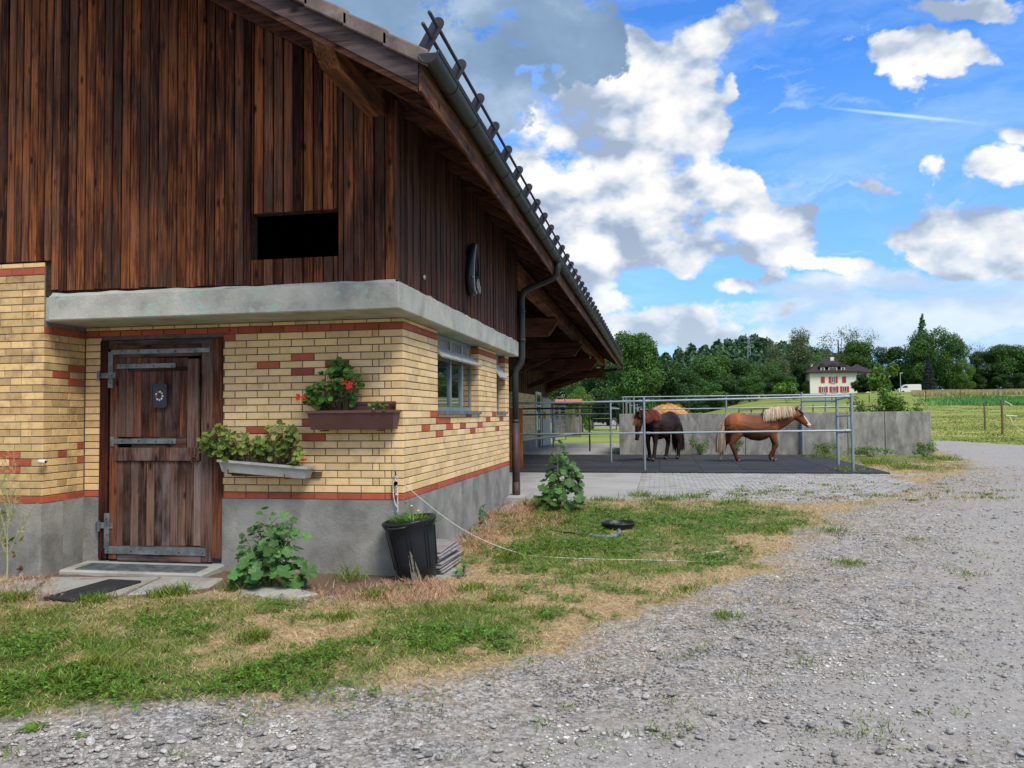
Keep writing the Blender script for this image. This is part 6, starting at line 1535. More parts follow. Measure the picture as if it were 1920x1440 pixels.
proto('broad1', 10, 9, 15000, .17, 1, 'tree_mid', nl=20); proto('broad2', 10, 8, 15000, .17, 2, 'tree_mid', nl=24); proto('broad3', 10, 11, 15000, .18, 3, 'tree_mid', nl=26)
proto('dark1', 10, 8, 15000, .17, 4, 'tree_dark', nl=20); proto('dark2', 10, 7, 14000, .17, 5, 'tree_dark', nl=18)
proto('light', 10, 8, 9000, .16, 6, 'tree_light', nl=14); proto('airy', 10, 9, 5200, .14, 7, 'tree_grey', nl=30, shell=.15, holes=.15); proto('willow', 10, 9, 13000, .15, 8, 'tree_grey', nl=26, shell=.35)
def cone_lobes(h, w, n=26):
    rr_ = random.Random(3); o_ = []
    for i in range(n):
        q = .06 + .92 * i / n; rad = w * .5 * (1 - q) ** .85
        for j in range(5):
            a = rr_.uniform(0, 6.28); o_.append((math.cos(a) * rad * .55, math.sin(a) * rad * .55, h * q, rad * .5 + .05, rad * .5 + .05, h * .03))
    return o_
proto('spruce', 10, 4.6, 12000, .12, 9, 'spruce', lobes=cone_lobes(10, 4.6), shell=.5, flat=-.2)
proto('larch', 10, 4.0, 7000, .13, 10, 'tree_mid', lobes=cone_lobes(10, 3.6), shell=.2, flat=-.1)
def tree(key, px, pyb, pyt, Y, label, wsc=1.0, grp=None, rot=None, nm='tree'):
    p = onY(px, pyb, Y); zg = float(terr(p[0], p[1])) ; top = onY(px, pyt, Y)[2]; H_ = top - zg; me, tm, h, w = PR[key]
    e = empty(nm, label, 'tree', (p[0], Y, zg - .1), grp, rz=random.uniform(0, 6.28) if rot is None else rot); s_ = H_ / h; e.scale = (s_ * wsc, s_ * wsc, s_)
    link('crown', me, None, e); link('trunk', tm, None, e); return e
TR = [
 ('broad2', 1192, 750, 622, 95, 'tall rounded tree just right of the gutter end', .82), ('dark1', 1140, 752, 655, 105, 'dark tree seen under the end of the eaves', 1.0), ('dark2', 1247, 750, 668, 100, 'dark drooping tree right of the tall rounded tree', 1.1),
 ('broad1', 1308, 750, 668, 140, 'mid green tree above the dark horse', 1.15), ('broad2', 1345, 750, 664, 150, 'broad green tree left of the pylon', 1.1), ('dark1', 1385, 750, 672, 150, 'dark tree below the pylon', 1.0), ('broad3', 1428, 748, 680, 160, 'low green tree right of the pylon', 1.0),
 ('willow', 1490, 748, 618, 215, 'large grey green tree left of the cream house', .85), ('willow', 1455, 748, 645, 210, 'smaller grey green tree leaning toward the pylon', .7), ('dark1', 1500, 745, 680, 212, 'dark green tree touching the left side of the cream house', .9), ('broad3', 1522, 742, 668, 240, 'dense green tree hidden partly by the cream house roof', .9),
 ('airy', 1575, 742, 610, 265, 'thin leaved tree rising behind the cream house chimney', .85), ('airy', 1618, 742, 614, 270, 'half bare tree behind the right side of the cream house', .75), ('broad2', 1608, 742, 640, 262, 'rounded green tree behind the cream house roof', .95),
 ('dark1', 1668, 740, 648, 262, 'dark tree between the cream house and the lamp post', 1.0), ('broad1', 1700, 740, 668, 268, 'mid green tree above the white van', 1.0), ('larch', 1733, 738, 583, 262, 'slender conifer standing above all other trees on the right', .95), ('broad3', 1752, 738, 618, 255, 'largest green broadleaf tree right of the conifer', .82), ('broad1', 1785, 738, 628, 252, 'broad green tree joined to the largest tree', .7),
 ('spruce', 1742, 735, 662, 240, 'bluish spruce in front of the largest tree', 1.0), ('light', 1812, 735, 668, 248, 'bright yellow green tree right of the bluish spruce', .75), ('airy', 1822, 738, 642, 275, 'sparse tree above the bright yellow green tree', .8),
 ('dark1', 1850, 738, 655, 265, 'dark tree left of the last trees on the right', 1.1), ('broad2', 1890, 738, 645, 262, 'wide green tree at the right edge of the photo', 1.1), ('dark2', 1925, 738, 652, 262, 'dark tree cut by the right edge', 1.2),
 ('light', 1090, 768, 722, 62, 'small bright green tree beyond the tube gates', .95), ('broad1', 1110, 760, 664, 125, 'green tree behind the small bright tree', 1.0), ('broad3', 1060, 755, 690, 150, 'wide green tree near the red roofed house', 1.0), ('dark2', 1165, 752, 690, 98, 'narrow dark tree left of the tall rounded tree', .8),
 ('dark1', 1275, 752, 690, 110, 'low dark tree behind the straw heap', 1.3), ('broad1', 1215, 752, 690, 104, 'low green tree at the foot of the tall rounded tree', 1.2), ('dark2', 1360, 750, 700, 135, 'low dark tree behind the wall fence', 1.5), ('broad2', 1405, 750, 705, 138, 'low green bushy tree below the pylon', 1.5), ('dark1', 1455, 749, 700, 150, 'low dark tree before the smaller grey green tree', 1.4), ('broad1', 1320, 750, 712, 125, 'low bushy tree above the chestnut horse rump', 1.6),
 ('dark2', 1640, 742, 690, 245, 'low dark tree touching the right wing of the cream house', 1.0), ('dark1', 1690, 740, 692, 262, 'low dark tree right behind the lamp post', 1.3), ('dark2', 1720, 738, 700, 264, 'low dark tree behind the bluish spruce', 1.3), ('dark1', 1780, 738, 690, 262, 'low dark tree under the broad green tree', 1.4), ('dark2', 1835, 738, 692, 262, 'low dark tree under the sparse tree', 1.5), ('dark2', 1880, 738, 695, 258, 'low dark tree under the wide green tree', 1.5), ('dark1', 1915, 738, 698, 257, 'low dark tree at the right edge of the field', 1.4),
 ('broad2', 1480, 747, 705, 205, 'low green tree in front of the large grey green tree', 1.3), ('light', 1512, 744, 712, 207, 'low bright shrub tree left of the cream house door', 1.1),
]
for k, px, pb, pt, Y, lb, ws_ in TR: tree(k, px, pb, pt, Y, lb, ws_, 'trees beyond the fields')
# bushes
def bush(px, py, h, w, label, mat, Y=None, n=900, size=.05, seed=1, base=None, nm='shrub'):
    p = base if base is not None else ((lambda q: (q[0], Y, float(terr(q[0], Y))))(onY(px, py, Y)))
    rr_ = random.Random(seed); lb = [(rr_.uniform(-.35, .35) * w, rr_.uniform(-.3, .3) * w, h * rr_.uniform(.25, .8), w * rr_.uniform(.15, .28), w * .2, h * .2) for _ in range(9)]
    e = empty(nm, label, 'shrub', p); me = crown_mesh('foliage', lb, n, size, seed, shell=.2); me.materials.append(M[mat]); link('foliage', me, None, e)
    mb = MB()
    for L in lb: mb.tube([(0, 0, -.05), (L[0] * .5, L[1] * .5, L[2] * .5), (L[0], L[1], L[2] + h * .15)], [.02, .012, .004], 4)
    put('stem', mb, M['stem'], e)
    return e
bush(1668, 770, 2.5, 1.3, 'leafy shoots of an elder bush above the right end of the concrete wall', 'tree_light', 30.5, 2200, .055, 3)
bush(1628, 770, 2.15, 1.5, 'lower leafy bush above the concrete wall right of the corner post', 'tree_light', 31.0, 1600, .05, 4)
bush(1700, 775, 1.9, 1.3, 'low green shoots at the right end of the concrete wall', 'tree_light', 30.2, 1200, .05, 5)
bush(1476, 748, 3.3, 3.5, 'light green shrub in the meadow left of the cream house', 'tree_light', 120, 1800, .22, 6)
bush(1655, 738, 7.5, 6, 'rounded bright shrub right of the cream house', 'tree_light', 190, 2500, .45, 7); bush(1640, 740, 4.5, 9, 'dark hedge by the cream house porch', 'tree_dark', 196, 2500, .5, 8)
bush(1315, 850, .75, .9, 'wispy weed against the concrete wall behind the chestnut horse', 'tree_light', 27.4, 500, .028, 9); bush(1378, 850, .65, .5, 'small weed against the concrete wall under the chestnut horse', 'tree_light', 27.3, 350, .028, 10)
bush(1548, 850, .5, .9, 'weed tuft at the wall foot behind the corner post', 'tree_light', 27.2, 500, .03, 11); bush(1640, 850, .4, 1.6, 'yellowish weeds along the foot of the wall', 'tree_light', 27.0, 700, .03, 12); bush(1735, 846, .55, .8, 'weed clump at the right end of the wall', 'tree_light', 26.8, 500, .03, 13)
# distant wooded hill
g = np.random.default_rng(4); n = 90000
px_ = g.uniform(980, 1560, n); hillY = g.uniform(420, 640, n)
X_ = (px_ - 1238) / 1440 * hillY
def hilltop(px): return np.interp(px, [900, 1040, 1080, 1130, 1180, 1260, 1340, 1400, 1450, 1560], [64, 58, 54, 50, 46, 42, 46, 47, 42, 30])
Z_ = terr0(X_, hillY) + sstep(400, 600, hillY) * (hilltop(px_) - 8 + 6 * fbm(X_, hillY, .03, 3)) * (hillY / 640)
hs = 5 + 7 * g.random(n); k_ = (fbm(X_, hillY, .12, 9)); 
cell = np.floor(X_ / 9) * 57 + np.floor(hillY / 9); hsv_ = (np.sin(cell * 12.9898) * 43758.5) % 1.0
cx_ = (np.floor(X_ / 9) + .5) * 9; cy_ = (np.floor(hillY / 9) + .5) * 9; rr0 = np.hypot(X_ - cx_, hillY - cy_) / 6
top_ = Z_ + (6 + 8 * hsv_) * np.clip(1 - rr0 * rr0, 0.05, 1) * g.random(n) ** .5
P = np.stack([X_, hillY, top_], 1); nn = g.normal(size=(n, 3)); nn /= np.linalg.norm(nn, axis=1)[:, None]; a = np.cross(nn, g.normal(size=(n, 3))); a /= np.linalg.norm(a, axis=1)[:, None]; b_ = np.cross(nn, a); s_ = (.9 + .8 * g.random(n))[:, None]
me = npmesh('hill_forest', np.stack([P - a * s_, P + b_ * s_, P + a * s_, P - b_ * s_], 1).reshape(-1, 3), quads=np.arange(n * 4).reshape(-1, 4))
tag(link('hill_forest', me, M['far_forest']), 'wooded hill rising far behind the farm', kind='stuff')
mb = MB(); xs_ = np.linspace(960, 1560, 40); ysx = np.linspace(400, 660, 14); vs = []
for yy in ysx:
    for q in xs_:
        x = (q - 1238) / 1490 * yy; vs.append((x, yy, float(terr0(x, yy)) - .5 + float(sstep(400, 600, yy)) * (float(hilltop(q)) - 6) * yy / 640))
mb.add(vs, [(j * 40 + i, j * 40 + i + 1, (j + 1) * 40 + i + 1, (j + 1) * 40 + i) for j in range(13) for i in range(39)]); tag(put('hill', mb, M['far_forest']), 'dark wooded hillside ground', kind='structure')

# ------------------------------------------------------------------ cream farmhouse with red shutters
def gnd(px, Y): p = onY(px, 740, Y); return p[0], float(terr(p[0], Y))
YH = 205.0; sc = YH / 1490.0
hx, hz = gnd(1563, YH); 
fh = empty('farmhouse', 'cream two storey farmhouse with red shutters and dark hipped roof', 'house', (hx, YH, hz)); 
def HX(px): return onY(px, 720, YH)[0] - hx
def HZ(py): return onY(1563, py, YH)[2] - hz
x0, x1 = HX(1519), HX(1607); ze = HZ(699); zb = -2; W0 = 12
mb = MB(); mb.box(x0, x1, 0, W0, zb, ze); put('wall', mb, M['plaster'], fh)
xr0, xr1 = HX(1608), HX(1640); mb = MB(); mb.box(x1 + .01, xr1, 3.5, W0 - .5, zb, ze - .1); put('wing_wall', mb, M['plaster'], fh)
ov = .9; zr = HZ(669)
def hip(xa, xb, ya, yb, z0, z1, name='roof', th=.3):
    mb = MB(); my = (ya + yb) / 2; d = min((xb - xa), (yb - ya)) / 2 * .92
    r0, r1 = (xa + d, my), (xb - d, my)
    mb.add([(xa, ya, z0), (xb, ya, z0), (xb, yb, z0), (xa, yb, z0), (xa, ya, z0 + th), (xb, ya, z0 + th), (xb, yb, z0 + th), (xa, yb, z0 + th), (r0[0], r0[1], z1), (r1[0], r1[1], z1)],
           [(0, 3, 2, 1), (0, 1, 5, 4), (1, 2, 6, 5), (2, 3, 7, 6), (3, 0, 4, 7), (4, 5, 9, 8), (5, 6, 9), (6, 7, 8, 9), (7, 4, 8)]); return put(name, mb, M['roofdark'], fh)
rf = hip(x0 - ov, x1 + ov, -ov, W0 + ov, ze + .002, zr); hip(x1 - 1.5, xr1 + ov, 3.0, W0 + .2, ze - .09, HZ(681), 'roof')
mb = MB(); mb.box(HX(1566), HX(1573), W0 * .40, W0 * .40 + 1.0, zr - 2.2, HZ(667)); put('chimney', mb, M['plaster'], rf)
mb = MB(); mb.box(HX(1533), HX(1537), W0 * .7, W0 * .7 + .6, HZ(692), HZ(677)); put('chimney', mb, M['plaster'], rf)
def win(cx, cy, w, h, shut, y=0.0, par=fh):
    e = tag(bpy.data.objects.new('window', None)); COL.objects.link(e); e.parent = par
    a, b_ = HX(cx - w / 2), HX(cx + w / 2); z0, z1 = HZ(cy + h / 2), HZ(cy - h / 2)
    mb = MB()
    if shut == 'closed':
        for q in (0, 1): mb.box(a + (b_ - a) * q / 2 + .02, a + (b_ - a) * (q + 1) / 2 - .02, y - .10, y - .005, z0, z1)
        put('shutter', mb, M['redpaint'], e)
    else:
        sw = (b_ - a) * .62
        for (p0, p1) in ((a - sw, a - .02), (b_ + .02, b_ + sw)): m2 = MB(); m2.box(p0, p1, y - .09, y - .005, z0, z1); put('shutter', m2, M['redpaint'], e)
        m2 = MB(); m2.box(a + .06, b_ - .06, y - .03, y - .008, z0 + .06, z1 - .06); put('pane', m2, M['glass'], e)
        m2 = MB(); 
        for (p0, p1, q0, q1) in ((a, a + .09, z0, z1), (b_ - .09, b_, z0, z1), (a + .09, b_ - .09, z0, z0 + .08), (a + .09, b_ - .09, z1 - .08, z1), ((a + b_) / 2 - .05, (a + b_) / 2 + .05, z0 + .08, z1 - .08)): m2.box(p0, p1, y - .06, y - .035, q0, q1)
        put('frame', m2, M['white'], e)
        m2 = MB(); m2.box(a - .1, b_ + .1, y - .16, y - .1, z0 - .14, z0 - .02); put('sill', m2, M['conc'], e)
for cx, s_ in ((1543, 'closed'), (1562.5, 'open'), (1583, 'closed')): win(cx, 712, 7.4, 11.5, s_)
for cx in (1543.5, 1563.5, 1583.5): win(cx, 730, 7.4, 11, 'open')
win(1616, 711, 6, 10, 'open', 3.5); win(1634, 711, 6, 10, 'open', 3.5); win(1634, 728, 5, 6, 'open', 3.5)
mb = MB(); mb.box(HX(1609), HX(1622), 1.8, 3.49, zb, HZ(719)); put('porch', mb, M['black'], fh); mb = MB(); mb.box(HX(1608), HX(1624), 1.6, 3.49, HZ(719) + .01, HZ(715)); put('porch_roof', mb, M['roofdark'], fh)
for (cx, w) in ((1543, 9), (1562, 18), (1581, 9)):
    e = tag(bpy.data.objects.new('dormer', None)); COL.objects.link(e); e.parent = fh
    a, b_ = HX(cx - w / 2), HX(cx + w / 2); z0, z1 = HZ(697), HZ(687.5); mb = MB(); mb.box(a, b_, -.15, 5.0, z0, z1); put('dormer_wall', mb, M['roofdark'], e)
    mb = MB(); k = max(1, round(w / 6))
    for i in range(k + (1 if k == 1 else 0)): q0 = a + (b_ - a) * (i + .12) / (k + (1 if k == 1 else 0)); q1 = a + (b_ - a) * (i + .88) / (k + (1 if k == 1 else 0)); mb.box(q0, q1, -.20, -.16, z0 + .30, z1 - .12)
    put('dormer_window', mb, M['plaster'], e); mb = MB(); mb.box(a + .3, b_ - .3, -.25, -.205, z0 + .45, z1 - .3); put('pane', mb, M['glass'], e)
    mb = MB(); mb.prism([(a - .3, z1), (b_ + .3, z1), ((a + b_) / 2 + (b_ - a) * .12, z1 + .9), ((a + b_) / 2 - (b_ - a) * .12, z1 + .9)], (0, -.45, 0), (1, 0, 0), (0, 0, 1), -5.0); put('dormer_roof', mb, M['roofdark'], e)
# red roofed houses far left
def cottage(px, pyb, w, h, Y, label, wall='white'):
    x, z = gnd(px, Y); z = onY(px, pyb, Y)[2]; e = empty('house', label, 'house', (x, Y, z)); k = Y / 1490; mb = MB(); W2 = w * k; H2 = h * k; mb.box(-W2 / 2, W2 / 2, 0, W2 * .7, -6, H2 * .45); put('wall', mb, M['plaster'], e)
    mb = MB(); mb.prism([(-.4, H2 * .45), (W2 * .7 + .4, H2 * .45), (W2 * .35, H2)], (-W2 / 2 - .4, -.0, 0), (0, 1, 0), (0, 0, 1), W2 + .8); put('roof', mb, M['redroof'], e)
    for q in (-.25, .2): mb = MB(); mb.box(W2 * q - .5, W2 * q + .5, -.05, -.005, H2 * .08, H2 * .3); put('window', mb, M['glass'], e)
    return e
cottage(1062, 735, 24, 22, 330, 'small house with orange red roof on the hill seen beside the barn end'); 
# low roof by the lane
x, z = gnd(1063, 52); e = empty('shelter', 'low shelter with orange red roof beyond the tube gate', 'shelter', (x, 52, z)); k = 52 / 1490
zt_ = onY(1063, 748, 52)[2] - z; zb_ = onY(1063, 756, 52)[2] - z
mb = MB(); mb.hexa([(-30 * k, -.3, zb_), (26 * k, -.3, zb_), (26 * k, 2.4, zb_ + .0), (-30 * k, 2.4, zb_), (-30 * k, .7, zt_), (26 * k, .7, zt_), (26 * k, 1.2, zt_), (-30 * k, 1.2, zt_)]); put('roof', mb, M['redroof'], e)
mb = MB(); mb.box(-29 * k, 25 * k, .5, .7, -.4, zb_ - .9); put('wall', mb, M['conc'], e)
for q in (-28, -14, 0, 12, 24): mb = MB(); mb.box(q * k - .06, q * k + .06, -.1, .02, -.3, zb_ - .002); put('post', mb, M['post'], e)
# van
YV2 = 215; x, z = gnd(1707, YV2); z = onY(1707, 737.5, YV2)[2]; van = empty('van', 'white delivery van parked at the far side of the field', 'van', (x, YV2, z)); mb = MB()
mb.prism([(-2.6, .35), (2.6, .35), (2.65, 1.0), (2.6, 2.1), (2.45, 2.25), (-.9, 2.25), (-1.4, 2.05), (-2.0, 1.35), (-2.55, 1.15), (-2.65, .8)], (0, 0, 0), (1, 0, 0), (0, 0, 1), -1.9); o = put('body', mb, M['white'], van); bev(o, .06, 2)
mb = MB(); mb.prism([(-1.85, 1.4), (-1.35, 1.95), (-.6, 1.95), (-.6, 1.4)], (0, -.012, 0), (1, 0, 0), (0, 0, 1), .01); put('window', mb, M['glass'], van)
for xx in (-1.7, 1.6):
    for yy in (0.1, 1.8): mb = MB(); mb.tube([(xx, yy - .12, .35), (xx, yy + .1, .35)], .35, 16); put('wheel', mb, M['rubber'], van)
# lamps, pylon, field posts
def lamp(px, pyb, pyt, Y, label):
    x = onY(px, pyb, Y)[0]; z = float(terr(x, Y)); zt_ = onY(px, pyt, Y)[2] - z; e = empty('street_lamp', label, 'lamp post', (x, Y, z)); mb = MB(); mb.tube([(0, 0, -.5), (0, 0, zt_)], [.13, .08], 8); put('pole', mb, M['galv'], e); mb = MB(); mb.tube([(-.1, 0, zt_), (.55, 0, zt_ + .08)], .10, 8); put('lamp_head', mb, M['galv'], e)
lamp(1689, 738, 700, 212, 'slim grey lamp post beside the white van'); lamp(1667, 740, 706, 230, 'lamp post behind the bright shrub by the cream house'); lamp(1410, 748, 724, 190, 'short thin lamp post beyond the wall fence'); 
Yp = 520; x = onY(1405, 680, Yp)[0]; z = onY(1405, 700, Yp)[2]; zt_ = onY(1405, 632, Yp)[2] - z; e = empty('pylon', 'lattice power pylon above the distant tree line', 'pylon', (x, Yp, z)); mb = MB()
for sx_ in (-1, 1):
    for sy in (-1, 1): mb.bar((sx_ * 1.4, sy * 1.4, 0), (sx_ * .3, sy * .3, zt_), .22, .22)
for i in range(9):
    q = i / 9; w1 = 1.4 - 1.1 * q; w2 = 1.4 - 1.1 * (i + 1) / 9; mb.bar((-w1, -w1, zt_ * q), (w2, -w2, zt_ * (i + 1) / 9), .12, .12); mb.bar((w1, -w1, zt_ * q), (-w2, -w2, zt_ * (i + 1) / 9), .12, .12)
put('tower', mb, M['galv'], e)
for q, L in ((.97, 2.6), (.86, 3.2), (.72, 2.8)): mb = MB(); mb.bar((-L, 0, zt_ * q), (L, 0, zt_ * q), .25, .25); put('crossarm', mb, M['galv'], e)
def fpost(px, pyb, pyt, r, label, mat='post', grp='fence posts in the meadow'):
    p = onGfar(px, pyb); z = float(terr(p[0], p[1])); zt_ = onY(px, pyt, p[1])[2]; mb = MB(); mb.tube([(0, 0, -.1), (.01, 0, (zt_ - z) * .5), (0, 0, zt_ - z)], [r, r * .97, r * .9], 9); o = put('fence_post', mb, M[mat], None, (p[0], p[1], z)); tag(o, label, 'fence post', grp); return p, z, zt_
p1_, z1_, zt1_ = fpost(1847, 807, 756, .055, 'dark weathered fence post left of the post with insulators'); p2_, z2_, zt2_ = fpost(1880, 816, 749, .06, 'brown wooden fence post carrying white insulated handles')
for px, a, b_ in ((1736, 754, 732), (1801, 752, 732), (1872, 749, 728), (1630, 756, 740), (1560, 756, 742)): fpost(px, a, b_, .07, {1736: 'far field post in front of the bluish spruce', 1801: 'far field post near the middle of the crop strip', 1872: 'far field post at the right of the crop strip', 1630: 'far field post behind the leafy bush', 1560: 'far field post below the cream house'}[px])
ft = empty('gate_spring', 'white insulated gate handles hanging from the brown fence post', 'fence handle', (p2_[0], p2_[1], z2_))
for (qa, qb) in (((1884, 752), (1898, 760)), ((1886, 779), (1908, 780)), ((1893, 782), (1900, 795))):
    mb = MB(); a = onY(*qa, p2_[1] - .1); b2_ = onY(*qb, p2_[1] - .1); mb.tube([a, b2_], .022, 8); put('handle', mb, M['white'], ft, loc=-Vector(ft.location))
a = onY(1900, 795, p2_[1] - .1); mb = MB(); mb.tube([a, onY(1960, 838, p2_[1] - .3)], .007, 5); put('wire', mb, M['white'], ft, loc=-Vector(ft.location))
# paddock boards seen over the wall (weathered rail fence in the meadow)
mf = empty('meadow_fence', 'long grey timber rail fence in the meadow behind the concrete wall', 'fence', (6, 60, 1)); mo = -Vector(mf.location)
xx = [onY(px, 755, 62)[0] for px in np.linspace(1385, 1640, 12)]
for i, x in enumerate(xx):
    z = float(terr(x, 62)); mb = MB(); mb.box(x - .05, x + .05, 61.95, 62.05, z - .1, z + 1.15); put('post', mb, M['post'], mf, loc=mo)
    if i:
        zp = float(terr(xx[i - 1], 62))
        for h in (.55, 1.0): mb = MB(); mb.bar((xx[i - 1], 61.9, zp + h), (x, 61.9, z + h), .04, .10); put('rail', mb, M['post'], mf, loc=mo)
# crop strip and tall grass (numpy blades)
def blades(name, X, Y, Z, L, w, lean, mat, label, seed, segs=1, kind='stuff', flat=None):
    g = np.random.default_rng(seed); n = len(X); a = g.uniform(0, 2 * np.pi, n); d = np.stack([np.cos(a), np.sin(a), np.zeros(n)], 1); ss = np.stack([-np.sin(a), np.cos(a), np.zeros(n)], 1)
    a2 = g.uniform(0, 2 * np.pi, n); ss = np.stack([np.cos(a2), np.sin(a2), np.zeros(n)], 1)
    L = np.broadcast_to(L, n)[:, None]; w = np.broadcast_to(w, n)[:, None]; ln = np.broadcast_to(lean, n)[:, None]
    B = np.stack([X, Y, Z], 1); up = np.array([0, 0, 1.]); v1 = up * np.sqrt(np.clip(1 - ln ** 2, .05, 1)) + d * ln; P1 = B + v1 * L * .55; v2 = v1 + d * ln * .8 - up * .25 * ln; v2 /= np.linalg.norm(v2, axis=1)[:, None]; P2 = P1 + v2 * L * .5
    V_ = np.stack([B - ss * w * .6, B + ss * w * .6, P1 + ss * w * .5, P1 - ss * w * .5, P2], 1).reshape(-1, 3); i0 = np.arange(n)[:, None] * 5
    me = npmesh(name, V_, tris=i0 + np.array([[3, 2, 4]]), quads=i0 + np.array([[0, 1, 2, 3]])); o = link(name, me, M[mat]); tag(o, label, kind=kind); return o
g = np.random.default_rng(21)
n = 9000; px_ = g.uniform(1690, 2050, n); kp = g.random(n) < sstep(1680, 1830, px_); px_ = px_[kp]; n = len(px_); yy = 95 + 40 * g.random(n); X_ = (px_ - 1238) / 1560 * yy
M['crop'] = leafmat('crop_leaf', [(.05, .17, .04), (.09, .27, .06), (.14, .34, .09)], trans=.3, vary=.2, scale=.5)
yy = np.round(yy / 1.1) * 1.1 + g.normal(0, .12, n); blades('crop', X_, yy, terr(X_, yy), .55, .10, .5, 'crop', 'bright green strip of young crop in the far field', 22)
n = 14000; px_ = g.uniform(1690, 2080, n); yy = g.uniform(150, 178, n); X_ = (px_ - 1238) / 1560 * yy
M['hay'] = leafmat('hay_grass', [(.30, .24, .09), (.42, .36, .16), (.5, .44, .22)], trans=.3, vary=.2, scale=.5); blades('tall_grass', X_, yy, terr(X_, yy), .9, .10, .3, 'hay', 'band of tall pale grass along the far edge of the field', 23)

# ------------------------------------------------------------------ near grass, clover, straw, pebbles
def sample(n, y0, y1, p, margin=.9, seed=1):
    g = np.random.default_rng(seed); u = g.random(n); e_ = 2 - p      # pdf ~ y^(1-p)
    y = (y0 ** e_ + u * (y1 ** e_ - y0 ** e_)) ** (1 / e_) if abs(e_) > 1e-6 else y0 * (y1 / y0) ** u
    lo = -.885 * y - margin; hi = .455 * y + margin; x = lo + g.random(n) * (hi - lo); return x, y, g
def hidden(x, y):   # under the building or paving
    return ((x < XW + .02) & (y > YF - .02)) | ((x < XR) & (y > YP)) | ((x < -4.5) & (x > -6.2) & (y > YF - .43)) | ((y > 13.75) & (y < 19.3) & (x < 3.6 + (y - 13.5) * .38)) | ((y > 19.3) & (y < 28) & (x < 5.25))
def gz_(x, y, lift=0): 
    z = terr(x, y) + np.where(y < 22, .02, 0); z = np.where((y > 13) & (y < 30) & (x > -7) & (x < 5.6), np.minimum(z, .19), z); return z + lift
x, y, g = sample(520000, 3.3, 33, 1.55, seed=31); lw_, gr, rd, dt = masks(x, y); h = hidden(x, y)
cl = fbm(x, y, 3.3, 55); u = g.random(len(x))
mkG = (lw_ > g.random(len(x))) & (u < gr * (.25 + 1.2 * cl)) & ~h & (dt < .5) 
P_ = np.where(mkG)[0]; k = g.random(len(P_)); isC = (fbm(x[P_], y[P_], 1.3, 91) > .50) & (k < .5) & (y[P_] < 12)
gi = P_[~isC]; ci = P_[isC]; print('grass', len(gi), 'clover', len(ci))
L = (.022 + .035 * g.random(len(gi))) * (1 + .9 * sstep(.5, .8, cl[gi])); blades('grass', x[gi], y[gi], gz_(x[gi], y[gi]), L, .0028 + .00032 * y[gi], .35 + .5 * g.random(len(gi)), 'grass', 'short green grass growing in the yard lawn', 32)
# clover: three rounded leaflets on a level plane
def clover(idx, name, seed):
    n = len(idx); g2 = np.random.default_rng(seed); r = (.0075 + .006 * g2.random(n)) * (1 + .03 * y[idx]); a0 = g2.uniform(0, 6.28, n); zc = gz_(x[idx], y[idx]) + .012 + .03 * g2.random(n); tl = g2.normal(0, .35, (n, 2)); Vs = []
    for m_ in range(3):
        a = a0 + m_ * 2.094; ca, sa = np.cos(a), np.sin(a); 
        for (fr_, sd_) in ((0, 0), (.9, -.55), (1.75, -.35), (1.75, .35), (.9, .55)):
            dx = (ca * fr_ - sa * sd_) * r; dy = (sa * fr_ + ca * sd_) * r; Vs.append(np.stack([x[idx] + dx, y[idx] + dy, zc + tl[:, 0] * dx + tl[:, 1] * dy], 1))
    V_ = np.stack(Vs, 1).reshape(-1, 3); i0 = np.arange(n)[:, None, None] * 15 + np.arange(3)[None, :, None] * 5
    Q = (i0 + np.array([0, 1, 2, 3])[None, None]).reshape(-1, 4); T = (i0 + np.array([0, 3, 4])[None, None]).reshape(-1, 3)
    o = link(name, npmesh(name, V_, tris=T, quads=Q), M['clover']); tag(o, 'clover and small leafy weeds among the grass', kind='stuff')
clover(ci, 'clover', 33)
mkD = (lw_ * 1.1 > g.random(len(x))) & ~h & (u > gr * .6) & (g.random(len(x)) < .50) & (y < 24); di = np.where(mkD)[0]; red = rd[di] > .35; dd = di[~red]; dr_ = di[red]
g3 = np.random.default_rng(5)
blades('dry_grass', x[dd], y[dd], gz_(x[dd], y[dd]), .025 + .05 * g3.random(len(dd)), .0026 + .0003 * y[dd], .75 + .24 * g3.random(len(dd)), 'dry', 'dry straw coloured grass on the yard', 34)
xr_ = np.repeat(x[dr_], 3) + g3.normal(0, .02, len(dr_) * 3); yr_ = np.repeat(y[dr_], 3) + g3.normal(0, .02, len(dr_) * 3); k = ~hidden(xr_, yr_); xr_ = xr_[k]; yr_ = yr_[k]
blades('dry_grass', xr_, yr_, gz_(xr_, yr_), .03 + .065 * g3.random(len(xr_)), .0024 + .0003 * yr_, .4 + .5 * g3.random(len(xr_)), 'dryred', 'reddish dead grass along the foot of the barn wall', 35)
sx_, sy_, g6 = sample(160000, 4, 30, 1.3, seed=47); qx_, qy_, _w = proj(sx_, sy_, terr0(sx_, sy_))
pr_ = np.clip(ell(qx_, qy_, [(1700, 935, 150, 32, 1.1), (1600, 985, 120, 40, .9), (1850, 905, 70, 30, .7), (1500, 1060, 140, 50, .8), (1380, 1130, 130, 50, .9), (1800, 1060, 200, 60, .35), (1150, 1240, 110, 40, .8), (850, 1310, 250, 30, .7), (450, 1345, 250, 30, .6)]) * np.clip(fbm(sx_, sy_, 2.5, 71) * 3.2 - 1.0, 0, 1), 0, 1)
kp = (g6.random(len(sx_)) < pr_ * 1.6) & ~hidden(sx_, sy_); sx_ = sx_[kp]; sy_ = sy_[kp]
blades('dry_grass', sx_, sy_, gz_(sx_, sy_), .02 + .04 * g6.random(len(sx_)), .0024 + .0003 * sy_, .75 + .24 * g6.random(len(sx_)), 'dry', 'dry stalks scattered over the gravel beside the lawn', 48)
